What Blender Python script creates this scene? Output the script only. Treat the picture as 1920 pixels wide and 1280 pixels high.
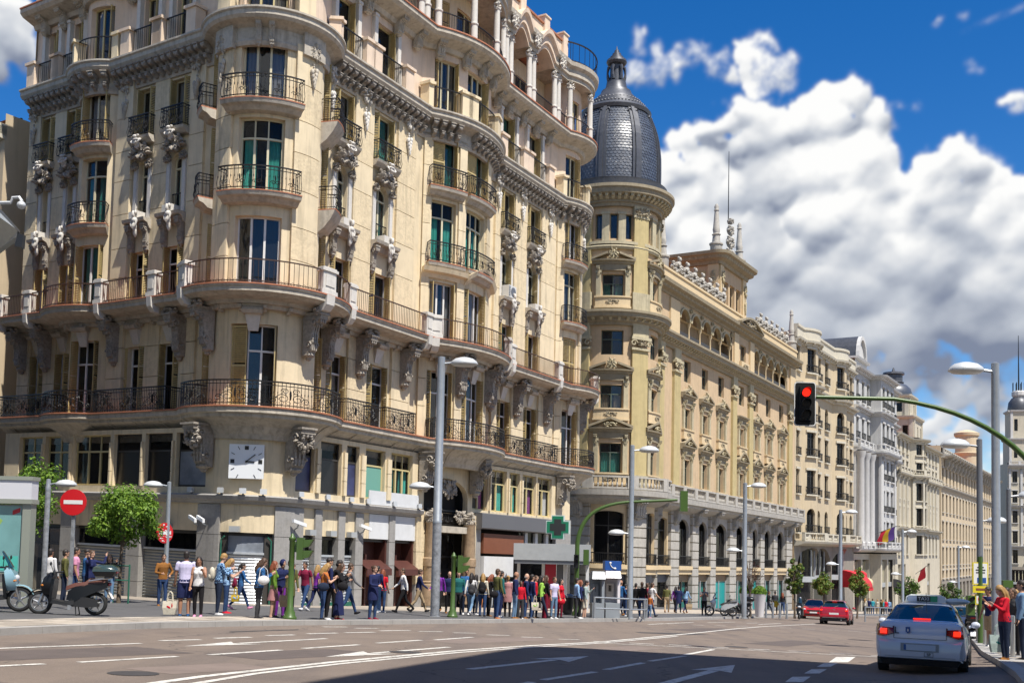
import bpy, bmesh, math, random, bisect
from math import sin, cos, pi, radians, hypot, atan2, ceil, sqrt, exp
from mathutils import Vector, Matrix
from mathutils.bvhtree import BVHTree
random.seed(7)
SC = bpy.context.scene
COL = SC.collection
for o_ in list(bpy.data.objects): bpy.data.objects.remove(o_)

# ---------------------------------------------------------------- camera, light, exposure
SC.render.resolution_x = 1024; SC.render.resolution_y = 682
PITCH = math.atan(125/2000.); ROLL = radians(1.3)
cam_d = bpy.data.cameras.new('camera'); cam = bpy.data.objects.new('camera', cam_d); COL.objects.link(cam)
cam_d.sensor_width = 36; cam_d.lens = 36*2000/1920.; cam_d.shift_y = 250/1920.; cam_d.clip_start = .1; cam_d.clip_end = 3000
Fw = Vector((0, cos(PITCH), sin(PITCH))); U0 = Vector((0, -sin(PITCH), cos(PITCH))); X0 = Vector((1, 0, 0))
Rt = X0*cos(ROLL)+U0*sin(ROLL); Up = -X0*sin(ROLL)+U0*cos(ROLL)
cam.matrix_world = Matrix(((Rt.x, Up.x, -Fw.x, 0), (Rt.y, Up.y, -Fw.y, 0), (Rt.z, Up.z, -Fw.z, 0), (0, 0, 0, 1)))
SC.camera = cam
SC.view_settings.view_transform = 'Standard'; SC.view_settings.look = 'None'
SC.view_settings.exposure = 0.6; SC.view_settings.gamma = 1.0
SUN_AZ = radians(142); SUN_EL = radians(62)
sd = bpy.data.lights.new('sun', 'SUN'); sd.energy = 5.0; sd.angle = radians(.53); sd.color = (1, .95, .86)
sun = bpy.data.objects.new('sun', sd); COL.objects.link(sun)
SUNV = Vector((sin(SUN_AZ)*cos(SUN_EL), cos(SUN_AZ)*cos(SUN_EL), sin(SUN_EL)))
sun.rotation_euler = SUNV.to_track_quat('Z', 'Y').to_euler()

def ray(u, v):
    return Fw+Rt*((u-960)/2000.)-Up*((v-890)/2000.)

def clouds(np, A, E, px, a_min, e_min):
    """cumulus built from many overlapping puffs; returns colour and cover on the (azimuth, elevation) grid"""
    rng = np.random.default_rng(5); Hh, W = A.shape
    G = rng.normal(size=(256, 256, 2)).astype(np.float32); G /= np.linalg.norm(G, axis=2, keepdims=True)
    def perlin(x, y):
        xi = np.floor(x).astype(np.int32); yi = np.floor(y).astype(np.int32); fx = x-xi; fy = y-yi
        sx = fx*fx*(3-2*fx); sy = fy*fy*(3-2*fy)
        def g(ix, iy, dx, dy):
            v = G[ix & 255, iy & 255]; return v[..., 0]*dx+v[..., 1]*dy
        a = g(xi, yi, fx, fy); b = g(xi+1, yi, fx-1, fy); c = g(xi, yi+1, fx, fy-1); d = g(xi+1, yi+1, fx-1, fy-1)
        a += sx*(b-a); c += sx*(d-c); return a+sy*(c-a)
    def fbm(x, y, o, gain=.55):
        r = 0; k = 1.; t = 0
        for i in range(o): r = r+k*perlin(x+i*17.3, y+i*9.1); t += k; k *= gain; x = x*2.03; y = y*2.03
        return r/t
    n1 = fbm(A*8+2.2, E*9+1.1, 3); n2 = fbm(A*26+5, E*30, 5, .6); n3 = fbm(A*70, E*80+3, 3, .6)
    wa = A+(.006*n3+.030*n2); we = E+(.006*np.roll(n3, 37, 1)+.030*np.roll(n2, 91, 1))
    Z = np.full(A.shape, -1., np.float32)
    def ae(u, v):
        r = ray(u, v); return atan2(r[0], r[1]), math.asin(r[2]/sqrt(r[0]**2+r[1]**2+r[2]**2))
    puffs = []
    top = [(1120, 330), (1235, 262), (1290, 232), (1340, 205), (1420, 186), (1490, 198), (1550, 158), (1600, 140), (1640, 185), (1662, 250), (1690, 312), (1740, 292), (1790, 262), (1840, 290), (1875, 330), (1930, 335), (2050, 300), (2300, 420)]
    xs, ys = zip(*top)
    for i in range(900):
        u = rng.uniform(1130, 2300); t = np.interp(u, xs, ys); f = rng.uniform(0, 1)**1.5; v = t+f*(650-t); r = rng.uniform(12, 34)+f*rng.uniform(5, 45)
        if i % 3 == 0: r *= .6
        v = max(v, t+r*.85); puffs.append((u, v, r, f*.0+rng.uniform(0, .02), 1.))
    for i in range(260): u = rng.uniform(1240, 2300); v = rng.uniform(660, 900); puffs.append((u, v, rng.uniform(12, 38), 0, .8)) if np.sin(u*.012)+np.sin(u*.031+v*.02) > -.5 else None
    for (u0, v0, ru, rv, n, r0, k) in ((1250, 112, 80, 36, 26, 17, .5), (1350, 120, 70, 40, 20, 14, .38), (1440, 128, 48, 48, 34, 22, .7), (1210, 60, 24, 14, 6, 9, .5), (1750, 36, 14, 12, 6, 10, .7), (1800, 24, 12, 5, 3, 7, .6), (1828, 132, 22, 7, 5, 8, .5), (1912, 190, 16, 18, 6, 12, .7), (10, 40, 60, 60, 40, 26, .9), (50, 120, 30, 20, 8, 14, .5), (1690, 215, 40, 10, 5, 8, .35)):
        for i in range(n): puffs.append((u0+rng.normal()*ru*.55, v0+rng.normal()*rv*.5, r0*rng.uniform(.5, 1.3), 0, k))
    P = [(*ae(u, v), r/2000.*cos(ae(u, v)[1]), z, k) for u, v, r, z, k in puffs]
    for c in range(22):   # the rest of the sky: the same kind of clouds
        a0 = rng.uniform(.75, 2*np.pi-.75); a0 = a0-2*np.pi if a0 > np.pi else a0; e0 = rng.uniform(.04, .85); w = rng.uniform(.08, .3)
        for i in range(36): P.append((a0+rng.normal()*w*.5/max(.3, cos(e0)), e0+abs(rng.normal())*w*.28, rng.uniform(.012, .05)*(.6+w*2), 0, 1.))
    K = np.zeros(A.shape, np.float32)
    for a, e, r, z, k in P:
        if not (a_min-.1 < a < a_min+W/px+.1): continue
        i0 = int((a-r*1.2/max(.3, cos(e))-a_min)*px); i1 = int((a+r*1.2/max(.3, cos(e))-a_min)*px)+2; j0 = int((e-r*1.2-e_min)*px); j1 = int((e+r*1.2-e_min)*px)+2
        i0, i1, j0, j1 = max(0, i0), min(W, i1), max(0, j0), min(Hh, j1)
        if i1 <= i0 or j1 <= j0: continue
        d2 = (((wa[j0:j1, i0:i1]-a)*cos(e))**2+((we[j0:j1, i0:i1]-e)*1.12)**2)/(r*r)
        h = z+r*np.sqrt(np.clip(1-d2, 0, 1)); m = (d2 < 1) & (h > Z[j0:j1, i0:i1]); Z[j0:j1, i0:i1] = np.where(m, h, Z[j0:j1, i0:i1]); K[j0:j1, i0:i1] = np.maximum(K[j0:j1, i0:i1], np.clip((1-d2)*1.5, 0, 1)*k)
    # solid heart of the big bank so that only its outline is ragged
    ta = [ae(u, v) for u, v in top]; te = np.interp(wa, [q[0] for q in ta], [q[1] for q in ta], left=-9, right=-9); lo = ae(1600, 655)[1]
    K = np.maximum(K, np.clip((te-.022-we)/.012, 0, 1)*np.clip((we-lo)/.03+.3*n1, 0, 1)*np.clip((wa-ae(1215, 400)[0])/.02, 0, 1))
    sh = np.clip(.55+n1*1.6+n2*.7, 0, 1)*np.clip((ae(1600, 600)[1]-E)/.03, 0, 1)*np.clip((A-.10)/.08, 0, 1)*.92; K = np.maximum(K, sh)
    (ca, ce), (da, de) = ae(1795, 64), ae(1930, 6); f = np.clip(((A-ca)*(da-ca)+(E-ce)*(de-ce))/((da-ca)**2+(de-ce)**2), 0, 1); dd = (A-ca-f*(da-ca))**2+(E-ce-f*(de-ce))**2; K = np.maximum(K, .5*f*np.exp(-dd/.0011**2))   # vapour trail
    def blur(X, n):
        for _ in range(n): X = (np.roll(X, 1, 0)+2*X+np.roll(X, -1, 0))*.25; X = (np.roll(X, 1, 1)+2*X+np.roll(X, -1, 1))*.25
        return X
    bil = np.abs(fbm(A*38, E*42+7, 3, .6)); Zc = np.where(Z < 0, .0, Z)+.004*n2+.003*n3-.012*bil; Zb = blur(Zc, 3); Zs = blur(Zc, 45)
    def lam(H, k):
        gx = np.gradient(H, axis=1)*px*k; gy = np.gradient(H, axis=0)*px*k; return np.clip((-gx*-.18-gy*.80+.55)/np.sqrt(1+gx*gx+gy*gy), 0, 1)
    L = lam(Zb, .34)*.40+lam(Zs, 1.25)*.72
    cov = blur(np.clip(K, 0, 1), 2)
    # thickness above each point greys the undersides
    tau = np.zeros_like(A)
    for i in range(1, 9):
        k = int(.0045*i**1.6*px)+1; s = np.zeros_like(cov); s[:-k] = cov[k:]; tau += s
    big = blur(n1, 2)
    low = np.clip((ae(1600, 470)[1]-E)/.11, 0, 1)*np.clip((E-ae(1600, 760)[1])/.04, 0, 1)*np.clip((A-.13)/.12, 0, 1)
    L = (L+.20*n2+.14*n3)*(1.0-.045*tau)*(1-.55*low)+.75*big*np.clip(tau/3, 0, 1)+.12; L = L-.07*np.clip(tau/8, 0, 1); 
    t = np.clip(L*1.25, 0, 1)[..., None]
    base = np.array([.22, .26, .36], np.float32); mid = np.array([.54, .58, .65], np.float32); hi = np.array([1.0, 1.0, .99], np.float32)
    C = np.where(t < .45, base+(mid-base)*(t/.45), mid+(hi-mid)*((t-.45)/.55))
    al = np.clip(cov*1.35+(n3*.8+n2*1.1)*(cov*(1-cov)*4), 0, 1); al = al*(.35+.65*al)
    return C, al
def cloud_image(W=4096):
    import numpy as np
    def grid(W, i0, i1, rows):
        az = (-pi+2*pi*(np.arange(i0, i1)+.5)/W).astype(np.float32); el = ((np.arange(rows)+.5)/W*2*pi).astype(np.float32)
        A, E = np.meshgrid(az, el); return clouds(np, A, E, W/(2*pi), -pi+2*pi*i0/W, 0)
    C, al = grid(W//4, 0, W//4, W//16); C = C.repeat(4, 0).repeat(4, 1); al = al.repeat(4, 0).repeat(4, 1)      # whole sky, coarse
    i0 = int(W*(.5-.11)); i1 = int(W*(.5+.11)); rows = W//8; Cf, af = grid(W, i0, i1, rows)                         # same field, finer
    C[:rows, i0:i1] = Cf; al[:rows, i0:i1] = af
    C = np.roll(C, W*3//4, 1); al = np.roll(al, W*3//4, 1)
    def img(name, C3):
        buf = np.ones((W//2, W, 4), np.float32); buf[W//4:, :, :3] = C3; buf[:W//4, :, :3] = C3[0]
        im = bpy.data.images.new(name, W, W//2, alpha=False, float_buffer=True, is_data=True); im.pixels.foreach_set(buf.ravel()); im.update(); im.pack(); return im
    return img('cloud_colour', C), img('cloud_cover', al[..., None])

def make_world():
    w = bpy.data.worlds.new('World'); SC.world = w; w.use_nodes = True
    nt = w.node_tree; N = nt.nodes; L = nt.links; N.clear()
    out = N.new('ShaderNodeOutputWorld'); bg = N.new('ShaderNodeBackground'); L.new(bg.outputs[0], out.inputs[0])
    sky = N.new('ShaderNodeTexSky'); sky.sky_type = 'NISHITA'; sky.sun_disc = False
    sky.sun_elevation = SUN_EL; sky.sun_rotation = SUN_AZ; sky.altitude = 650; sky.air_density = 1.0; sky.dust_density = .3; sky.ozone_density = 3.0
    hs = N.new('ShaderNodeHueSaturation'); hs.inputs['Saturation'].default_value = 1.4; hs.inputs['Value'].default_value = 1.65; hs.inputs['Hue'].default_value = .508
    L.new(sky.outputs[0], hs.inputs['Color'])
    ci = cloud_image(); im = N.new('ShaderNodeTexEnvironment'); im.image = ci[0]; im.interpolation = 'Cubic'; ia = N.new('ShaderNodeTexEnvironment'); ia.image = ci[1]; ia.interpolation = 'Cubic'
    sc = N.new('ShaderNodeVectorMath'); sc.operation = 'SCALE'; L.new(im.outputs[0], sc.inputs[0]); sc.inputs[3].default_value = 11.5
    mx = N.new('ShaderNodeMix'); mx.data_type = 'RGBA'; L.new(ia.outputs[0], mx.inputs[0]); L.new(hs.outputs[0], mx.inputs[6]); L.new(sc.outputs[0], mx.inputs[7])
    L.new(mx.outputs[2], bg.inputs[0]); bg.inputs[1].default_value = .057
    w.cycles.sampling_method = 'MANUAL'; w.cycles.sample_map_resolution = 512
make_world()
SC.cycles.max_bounces = 5; SC.cycles.diffuse_bounces = 3; SC.cycles.glossy_bounces = 3; SC.cycles.transmission_bounces = 3; SC.cycles.transparent_max_bounces = 8
SC.cycles.use_denoising = True; SC.cycles.caustics_reflective = False; SC.cycles.caustics_refractive = False; SC.cycles.sample_clamp_indirect = 4.0

# ---------------------------------------------------------------- materials
MT = {}
def mat(name, col, rough=.7, metal=0., spec=.5, var=.0, vscale=3., bump=0., bscale=40., streak=0., coat=0., emit=None, estr=0., stain=None, grime=0., alpha=1.):
    """procedural Principled material: noise colour variation, optional vertical rain streaks, fine bump"""
    if name in MT: return MT[name]
    col = tuple(q*.84 for q in col[:3])
    m = bpy.data.materials.new(name); m.use_nodes = True; nt = m.node_tree; N = nt.nodes; L = nt.links
    b = N['Principled BSDF']; MT[name] = m
    c = (*col, 1) if len(col) == 3 else col
    b.inputs['Base Color'].default_value = c; b.inputs['Roughness'].default_value = rough; b.inputs['Metallic'].default_value = metal
    b.inputs['Specular IOR Level'].default_value = spec; b.inputs['Coat Weight'].default_value = coat
    m.diffuse_color = c
    if emit: b.inputs['Emission Color'].default_value = (*emit, 1); b.inputs['Emission Strength'].default_value = estr
    if alpha < 1: b.inputs['Alpha'].default_value = alpha
    if var or streak or bump or stain or grime:
        g = N.new('ShaderNodeNewGeometry')
        def noise(scale, vec=None, det=5, rg=.6):
            n = N.new('ShaderNodeTexNoise'); n.inputs['Scale'].default_value = scale; n.inputs['Detail'].default_value = det; n.inputs['Roughness'].default_value = rg
            L.new(vec if vec else g.outputs['Position'], n.inputs['Vector']); return n
        cur = None
        def mixc(fac, colr, base):
            x = N.new('ShaderNodeMix'); x.data_type = 'RGBA'; L.new(fac, x.inputs[0])
            if base is None: x.inputs[6].default_value = c
            else: L.new(base, x.inputs[6])
            x.inputs[7].default_value = (*colr, 1); return x.outputs[2]
        def rng(src, a, b2, hi):
            r = N.new('ShaderNodeMapRange'); L.new(src, r.inputs[0]); r.inputs[1].default_value = a; r.inputs[2].default_value = b2; r.inputs[4].default_value = hi; return r.outputs[0]
        if var:
            n = noise(vscale); cur = mixc(rng(n.outputs[0], .38, .72, 1.), tuple(max(0, q*(1-var)) for q in col), cur)
            n = noise(vscale*.31); cur = mixc(rng(n.outputs[0], .45, .75, .8), tuple(min(1, q*(1+var*.5)) for q in col), cur)
        if streak:
            mp = N.new('ShaderNodeMapping'); mp.inputs['Scale'].default_value = (1.7, 1.7, .13); L.new(g.outputs['Position'], mp.inputs[0])
            n = noise(2.0, mp.outputs[0], 7, .68); cur = mixc(rng(n.outputs[0], .50, .74, streak), tuple(q*.36 for q in col), cur)
        if stain:
            n = noise(.9, None, 7, .7); cur = mixc(rng(n.outputs[0], .55, .8, .8), stain, cur)
        if grime:
            n = noise(7, None, 6, .75); cur = mixc(rng(n.outputs[0], .5, .72, grime), (.05, .045, .04), cur)
        if cur is not None: L.new(cur, b.inputs['Base Color'])
        if var and rough > .2:
            n = noise(vscale*2.3); L.new(rng(n.outputs[0], .2, .8, 1.), N.new('ShaderNodeMath').inputs[0]) if False else None
        if bump:
            n = noise(bscale, None, 4, .6); bp = N.new('ShaderNodeBump'); bp.inputs['Strength'].default_value = bump; bp.inputs['Distance'].default_value = .02
            L.new(n.outputs[0], bp.inputs['Height']); L.new(bp.outputs[0], b.inputs['Normal'])
    return m

def glass(name, tint=(.02, .025, .03), trans=.5, rough=.03, ior=1.75, coat=.8):
    if name in MT: return MT[name]
    m = bpy.data.materials.new(name); m.use_nodes = True; nt = m.node_tree; N = nt.nodes; L = nt.links; MT[name] = m
    b = N['Principled BSDF']; b.inputs['Base Color'].default_value = (*tint, 1); b.inputs['Roughness'].default_value = rough; b.inputs['IOR'].default_value = ior
    b.inputs['Coat Weight'].default_value = coat; b.inputs['Coat Roughness'].default_value = .02
    t = N.new('ShaderNodeBsdfTransparent'); x = N.new('ShaderNodeMixShader'); x.inputs[0].default_value = 1-trans
    L.new(t.outputs[0], x.inputs[1]); L.new(b.outputs[0], x.inputs[2]); L.new(x.outputs[0], N['Material Output'].inputs[0])
    # old glass is never quite flat
    g = N.new('ShaderNodeNewGeometry'); n = N.new('ShaderNodeTexNoise'); n.inputs['Scale'].default_value = 1.1; L.new(g.outputs['Position'], n.inputs['Vector'])
    bp = N.new('ShaderNodeBump'); bp.inputs['Strength'].default_value = .08; bp.inputs['Distance'].default_value = .1; L.new(n.outputs[0], bp.inputs['Height']); L.new(bp.outputs[0], b.inputs['Normal'])
    return m

def eval_mesh(o):
    """evaluate one object in a scratch scene of its own (the big scene need not be evaluated for it)"""
    t = bpy.data.scenes.new('scratch'); t.collection.objects.link(o)
    with bpy.context.temp_override(scene=t, view_layer=t.view_layers[0]):
        dg = bpy.context.evaluated_depsgraph_get(); me = bpy.data.meshes.new_from_object(o.evaluated_get(dg))
    bpy.data.scenes.remove(t); return me
# ---------------------------------------------------------------- mesh helpers
class MB:
    def __init__(s): s.v = []; s.f = []; s.m = []
    def vert(s, p): s.v.append(tuple(p)); return len(s.v)-1
    def face(s, idx, m=0): s.f.append(tuple(idx)); s.m.append(m)
    def poly(s, pts, m=0):
        n = len(s.v); s.v.extend(tuple(p) for p in pts); s.f.append(tuple(range(n, n+len(pts)))); s.m.append(m)
    def box(s, x0, x1, y0, y1, z0, z1, m=0):
        n = len(s.v); s.v += [(x0, y0, z0), (x1, y0, z0), (x1, y1, z0), (x0, y1, z0), (x0, y0, z1), (x1, y0, z1), (x1, y1, z1), (x0, y1, z1)]
        for q in ((0, 3, 2, 1), (4, 5, 6, 7), (0, 1, 5, 4), (1, 2, 6, 5), (2, 3, 7, 6), (3, 0, 4, 7)): s.f.append(tuple(n+i for i in q)); s.m.append(m)
    def hexa(s, p, m=0):
        n = len(s.v); s.v += [tuple(q) for q in p]
        for q in ((0, 3, 2, 1), (4, 5, 6, 7), (0, 1, 5, 4), (1, 2, 6, 5), (2, 3, 7, 6), (3, 0, 4, 7)): s.f.append(tuple(n+i for i in q)); s.m.append(m)
    def loft(s, rings, m=0, close=True, caps=True):
        n = len(s.v); k = len(rings[0])
        for r in rings: s.v += [tuple(p) for p in r]
        for i in range(len(rings)-1):
            for j in range(k if close else k-1):
                a = n+i*k+j; b = n+i*k+(j+1) % k
                s.f.append((a, b, b+k, a+k)); s.m.append(m)
        if caps and close:
            s.f.append(tuple(n+j for j in range(k))[::-1]); s.m.append(m)
            s.f.append(tuple(n+(len(rings)-1)*k+j for j in range(k))); s.m.append(m)
    def tube(s, pts, r, n=6, m=0, caps=True):
        pts = [Vector(p) for p in pts]; R = r if isinstance(r, (list, tuple)) else [r]*len(pts); rings = []; up = None
        for i, p in enumerate(pts):
            d = (pts[min(i+1, len(pts)-1)]-pts[max(0, i-1)]).normalized()
            if up is None: up = Vector((0, 0, 1)) if abs(d.z) < .95 else Vector((1, 0, 0))
            x = d.cross(up)
            if x.length < 1e-5: x = d.orthogonal()
            x.normalize(); up = x.cross(d).normalized()
            rings.append([p+(x*cos(2*pi*j/n)+up*sin(2*pi*j/n))*R[i] for j in range(n)])
        s.loft(rings, m, True, caps)
    def lathe(s, prof, c=(0, 0, 0), n=16, m=0, a0=0., a1=2*pi, ax=None):
        full = abs(a1-a0-2*pi) < 1e-6; k = n if full else n+1; rings = []
        for r, z in prof: rings.append([(c[0]+r*cos(a0+(a1-a0)*j/n), c[1]+r*sin(a0+(a1-a0)*j/n), c[2]+z) for j in range(k)])
        s.loft(rings, m, full, full)
    def lump(s, c, r, n=6, k=4, m=0, rot=None):
        rings = []; c = Vector(c)
        if not isinstance(r, (list, tuple)): r = (r, r, r)
        for i in range(k+1):
            t = pi*(i+.0)/k; t = min(max(t, .12), pi-.12)
            ring = []
            for j in range(n):
                q = Vector((r[0]*sin(t)*cos(2*pi*j/n), r[1]*sin(t)*sin(2*pi*j/n), -r[2]*cos(t)))
                if rot is not None: q = rot @ q
                ring.append(c+q)
            rings.append(ring)
        s.loft(rings, m)
    def add(s, o, M=None, moff=0):
        n = len(s.v)
        if M is None: s.v += o.v
        else: s.v += [tuple(M @ Vector(p)) for p in o.v]
        s.f += [tuple(n+i for i in q) for q in o.f]; s.m += [q+moff for q in o.m]
    def mesh(s, name, mats, smooth=False, ang=None):
        me = bpy.data.meshes.new(name); me.from_pydata(s.v, [], s.f)
        for q in mats: me.materials.append(MT[q] if isinstance(q, str) else q)
        if any(s.m): me.polygons.foreach_set('material_index', s.m)
        if smooth: me.polygons.foreach_set('use_smooth', [True]*len(s.f))
        me.validate(); me.update()
        if smooth: me.set_sharp_from_angle(angle=radians(ang or 40))
        return me
    def build(s, name, mats, parent=None, smooth=False, ang=None, kind=None):
        if not isinstance(mats, (list, tuple)): mats = [mats]
        return obj(name, s.mesh(name, mats, smooth, ang), parent, kind)

def obj(name, me, parent=None, kind=None, M=None):
    o = bpy.data.objects.new(name, me); COL.objects.link(o)
    if M is not None: o.matrix_basis = M
    if parent is not None:
        o.parent = parent
        if parent.get('_world'): o.matrix_parent_inverse = Matrix.Translation(-Vector(parent['_world']))
    if kind: o['kind'] = kind
    return o
def tag(o, label, cat, group=None):
    o['label'] = label; o['category'] = cat
    if group: o['group'] = group
    return o
def thing(name, label, cat, loc, rz=0., group=None, world=False):
    """Empty at a thing's base; with world=True its parts are given in world coordinates"""
    o = bpy.data.objects.new(name, None); COL.objects.link(o); o.location = loc; o.rotation_euler = (0, 0, rz); o.empty_display_size = .3
    if world: o['_world'] = tuple(loc)
    return tag(o, label, cat, group)
def struct(mb, name, mats, **k):
    o = mb.build(name, mats, **k); o['kind'] = 'structure'; return o
def copy_tree(root, loc, rz=0., label=None, scale=None):
    r = root.copy(); COL.objects.link(r); r.location = loc; r.rotation_euler = (0, 0, rz)
    if scale: r.scale = (scale,)*3
    if label: r['label'] = label
    for ch in root.children:
        c = ch.copy(); COL.objects.link(c); c.parent = r
        for gch in ch.children:
            d = gch.copy(); COL.objects.link(d); d.parent = c
    return r
def frame_at(x, y, z, nx, ny):
    """local x = along wall (to the right seen from outside), local y = outward normal, z up"""
    l = hypot(nx, ny); nx /= l; ny /= l
    return Matrix(((-ny, nx, 0, x), (nx, ny, 0, y), (0, 0, 1, z), (0, 0, 0, 1)))

# ---------------------------------------------------------------- the ground is one tilted plane (the avenue runs downhill)
D2 = Vector((.5269, .8499)); 
def gz(x, y): return -(1.39+.048*(x*D2.x+y*D2.y))
def ground(u, v, h=0.):
    r = ray(u, v); t = (-1.39+h)/(r.z+.048*(r.x*D2.x+r.y*D2.y)); return r*t
def onground(u, d, h=0.):
    """point on the pavement at image column u (of 1920) and depth d"""
    x = d*(u-960)/2000.
    for _ in range(3):
        y = d; z = gz(x, y)+h; q = Vector((x, y, z)); k = q.dot(Fw); uu = 960+2000*q.dot(Rt)/k; x += (u-uu)*k/2000.
    return Vector((x, d, gz(x, d)+h))

# ---------------------------------------------------------------- plan paths: everything on a facade is laid out as (s along wall, o outward, z)
class Path:
    def __init__(s, start, az, items, step=.3, zs=None):
        x, y = start; h = radians(az); pts = [(x, y, h)]; marks = [0.]; L = 0; s.zs = zs
        for it in items:
            if it[0] == 'S':
                x += sin(h)*it[1]; y += cos(h)*it[1]; pts.append((x, y, h)); L += it[1]
            else:
                t = radians(it[1]); R = it[2]; n = max(1, int(ceil(abs(t)*R/step)), int(abs(it[1])/9.)+1)
                for i in range(n):
                    dh = -t/n; c = 2*R*sin(abs(dh)/2); hm = h+dh/2
                    x += sin(hm)*c; y += cos(hm)*c; h += dh; pts.append((x, y, h)); L += c
            marks.append(L)
        s.marks = marks; s.p = []; S = 0; n = len(pts); s.S = []; dirs = []
        for i in range(n-1):
            dx = pts[i+1][0]-pts[i][0]; dy = pts[i+1][1]-pts[i][1]; l = hypot(dx, dy); dirs.append((dx/l, dy/l, l))
        for i in range(n):
            a = dirs[max(0, i-1)]; b = dirs[min(n-2, i)]; nx = a[1]+b[1]; ny = -a[0]-b[0]; l = hypot(nx, ny); nx /= l; ny /= l
            k = 1/max(.3, nx*a[1]-ny*a[0]); s.p.append((pts[i][0], pts[i][1], nx*k, ny*k)); s.S.append(S)
            if i < n-1: S += dirs[i][2]
        s.L = S
    def idx(s, t): return max(0, min(len(s.S)-2, bisect.bisect_right(s.S, t)-1))
    def at(s, t, o=0., z=0.):
        i = s.idx(t); d = s.S[i+1]-s.S[i]; k = (t-s.S[i])/d; a = s.p[i]; b = s.p[i+1]
        return (a[0]+(b[0]-a[0])*k+o*(a[2]+(b[2]-a[2])*k), a[1]+(b[1]-a[1])*k+o*(a[3]+(b[3]-a[3])*k), z+(s.zs(t) if s.zs else 0.))
    def nrm(s, t):
        i = s.idx(t); a = s.p[i]; b = s.p[i+1]; dx = b[0]-a[0]; dy = b[1]-a[1]; l = hypot(dx, dy); return (dy/l, -dx/l)
    def st(s, a, b):
        r = [a]+[q for q in s.S if a+.02 < q < b-.02]+[b]; return r
    def frame(s, t, o, z):
        x, y, zz = s.at(t, o, z); n = s.nrm(t); return frame_at(x, y, zz, *n)

def pbox(mb, p, s0, s1, o0, o1, z0, z1, m=0, back=False):
    mb.loft([[p.at(t, o1, z0), p.at(t, o1, z1), p.at(t, o0, z1), p.at(t, o0, z0)] for t in p.st(s0, s1)], m)
def sweep(mb, p, s0, s1, prof, m=0, closed=True, caps=True):
    """prof: list of (o, z); closed section swept along the wall"""
    mb.loft([[p.at(t, o, z) for o, z in prof] for t in p.st(s0, s1)], m, closed, caps)
def pquad(mb, p, s0, s1, o, z0, z1, m=0):
    t = p.st(s0, s1)
    for a, b in zip(t, t[1:]): mb.poly([p.at(a, o, z0), p.at(b, o, z0), p.at(b, o, z1), p.at(a, o, z1)], m)
def wall(mb, p, s0, s1, z0, z1, ops=(), o=0., dep=.3, m=0, mr=None):
    """wall skin with openings (a, b, za, zb[, rise of arch]) and their reveals"""
    mr = m if mr is None else mr; cur = s0
    for op in sorted(ops):
        a, b, za, zb = op[:4]; rise = op[4] if len(op) > 4 else 0.
        if a > cur: pquad(mb, p, cur, a, o, z0, z1, m)
        if za > z0: pquad(mb, p, a, b, o, z0, za, m)
        if z1 > zb: pquad(mb, p, a, b, o, zb, z1, m)
        zsp = zb-rise
        for q, fl in ((a, 0), (b, 1)):
            pt = [p.at(q, o, za), p.at(q, o-dep, za), p.at(q, o-dep, zsp), p.at(q, o, zsp)]; mb.poly(pt[::-1] if fl else pt, mr)
        ts = p.st(a, b)
        for q, r in zip(ts, ts[1:]): mb.poly([p.at(q, o, za), p.at(r, o, za), p.at(r, o-dep, za), p.at(q, o-dep, za)], mr)
        if rise:
            n = 10; cs = [(a+(b-a)*(1-cos(pi*i/n))/2, zsp+rise*sin(pi*i/n)) for i in range(n+1)]
        else: cs = [(q, zb) for q in ts]
        for (q, zq), (r, zr) in zip(cs, cs[1:]):
            mb.poly([p.at(q, o-dep, zq), p.at(r, o-dep, zr), p.at(r, o, zr), p.at(q, o, zq)], mr)
            if rise: mb.poly([p.at(q, o, zq), p.at(r, o, zr), p.at(r, o, zb), p.at(q, o, zb)], m)
        cur = b
    if cur < s1: pquad(mb, p, cur, s1, o, z0, z1, m)

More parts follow.
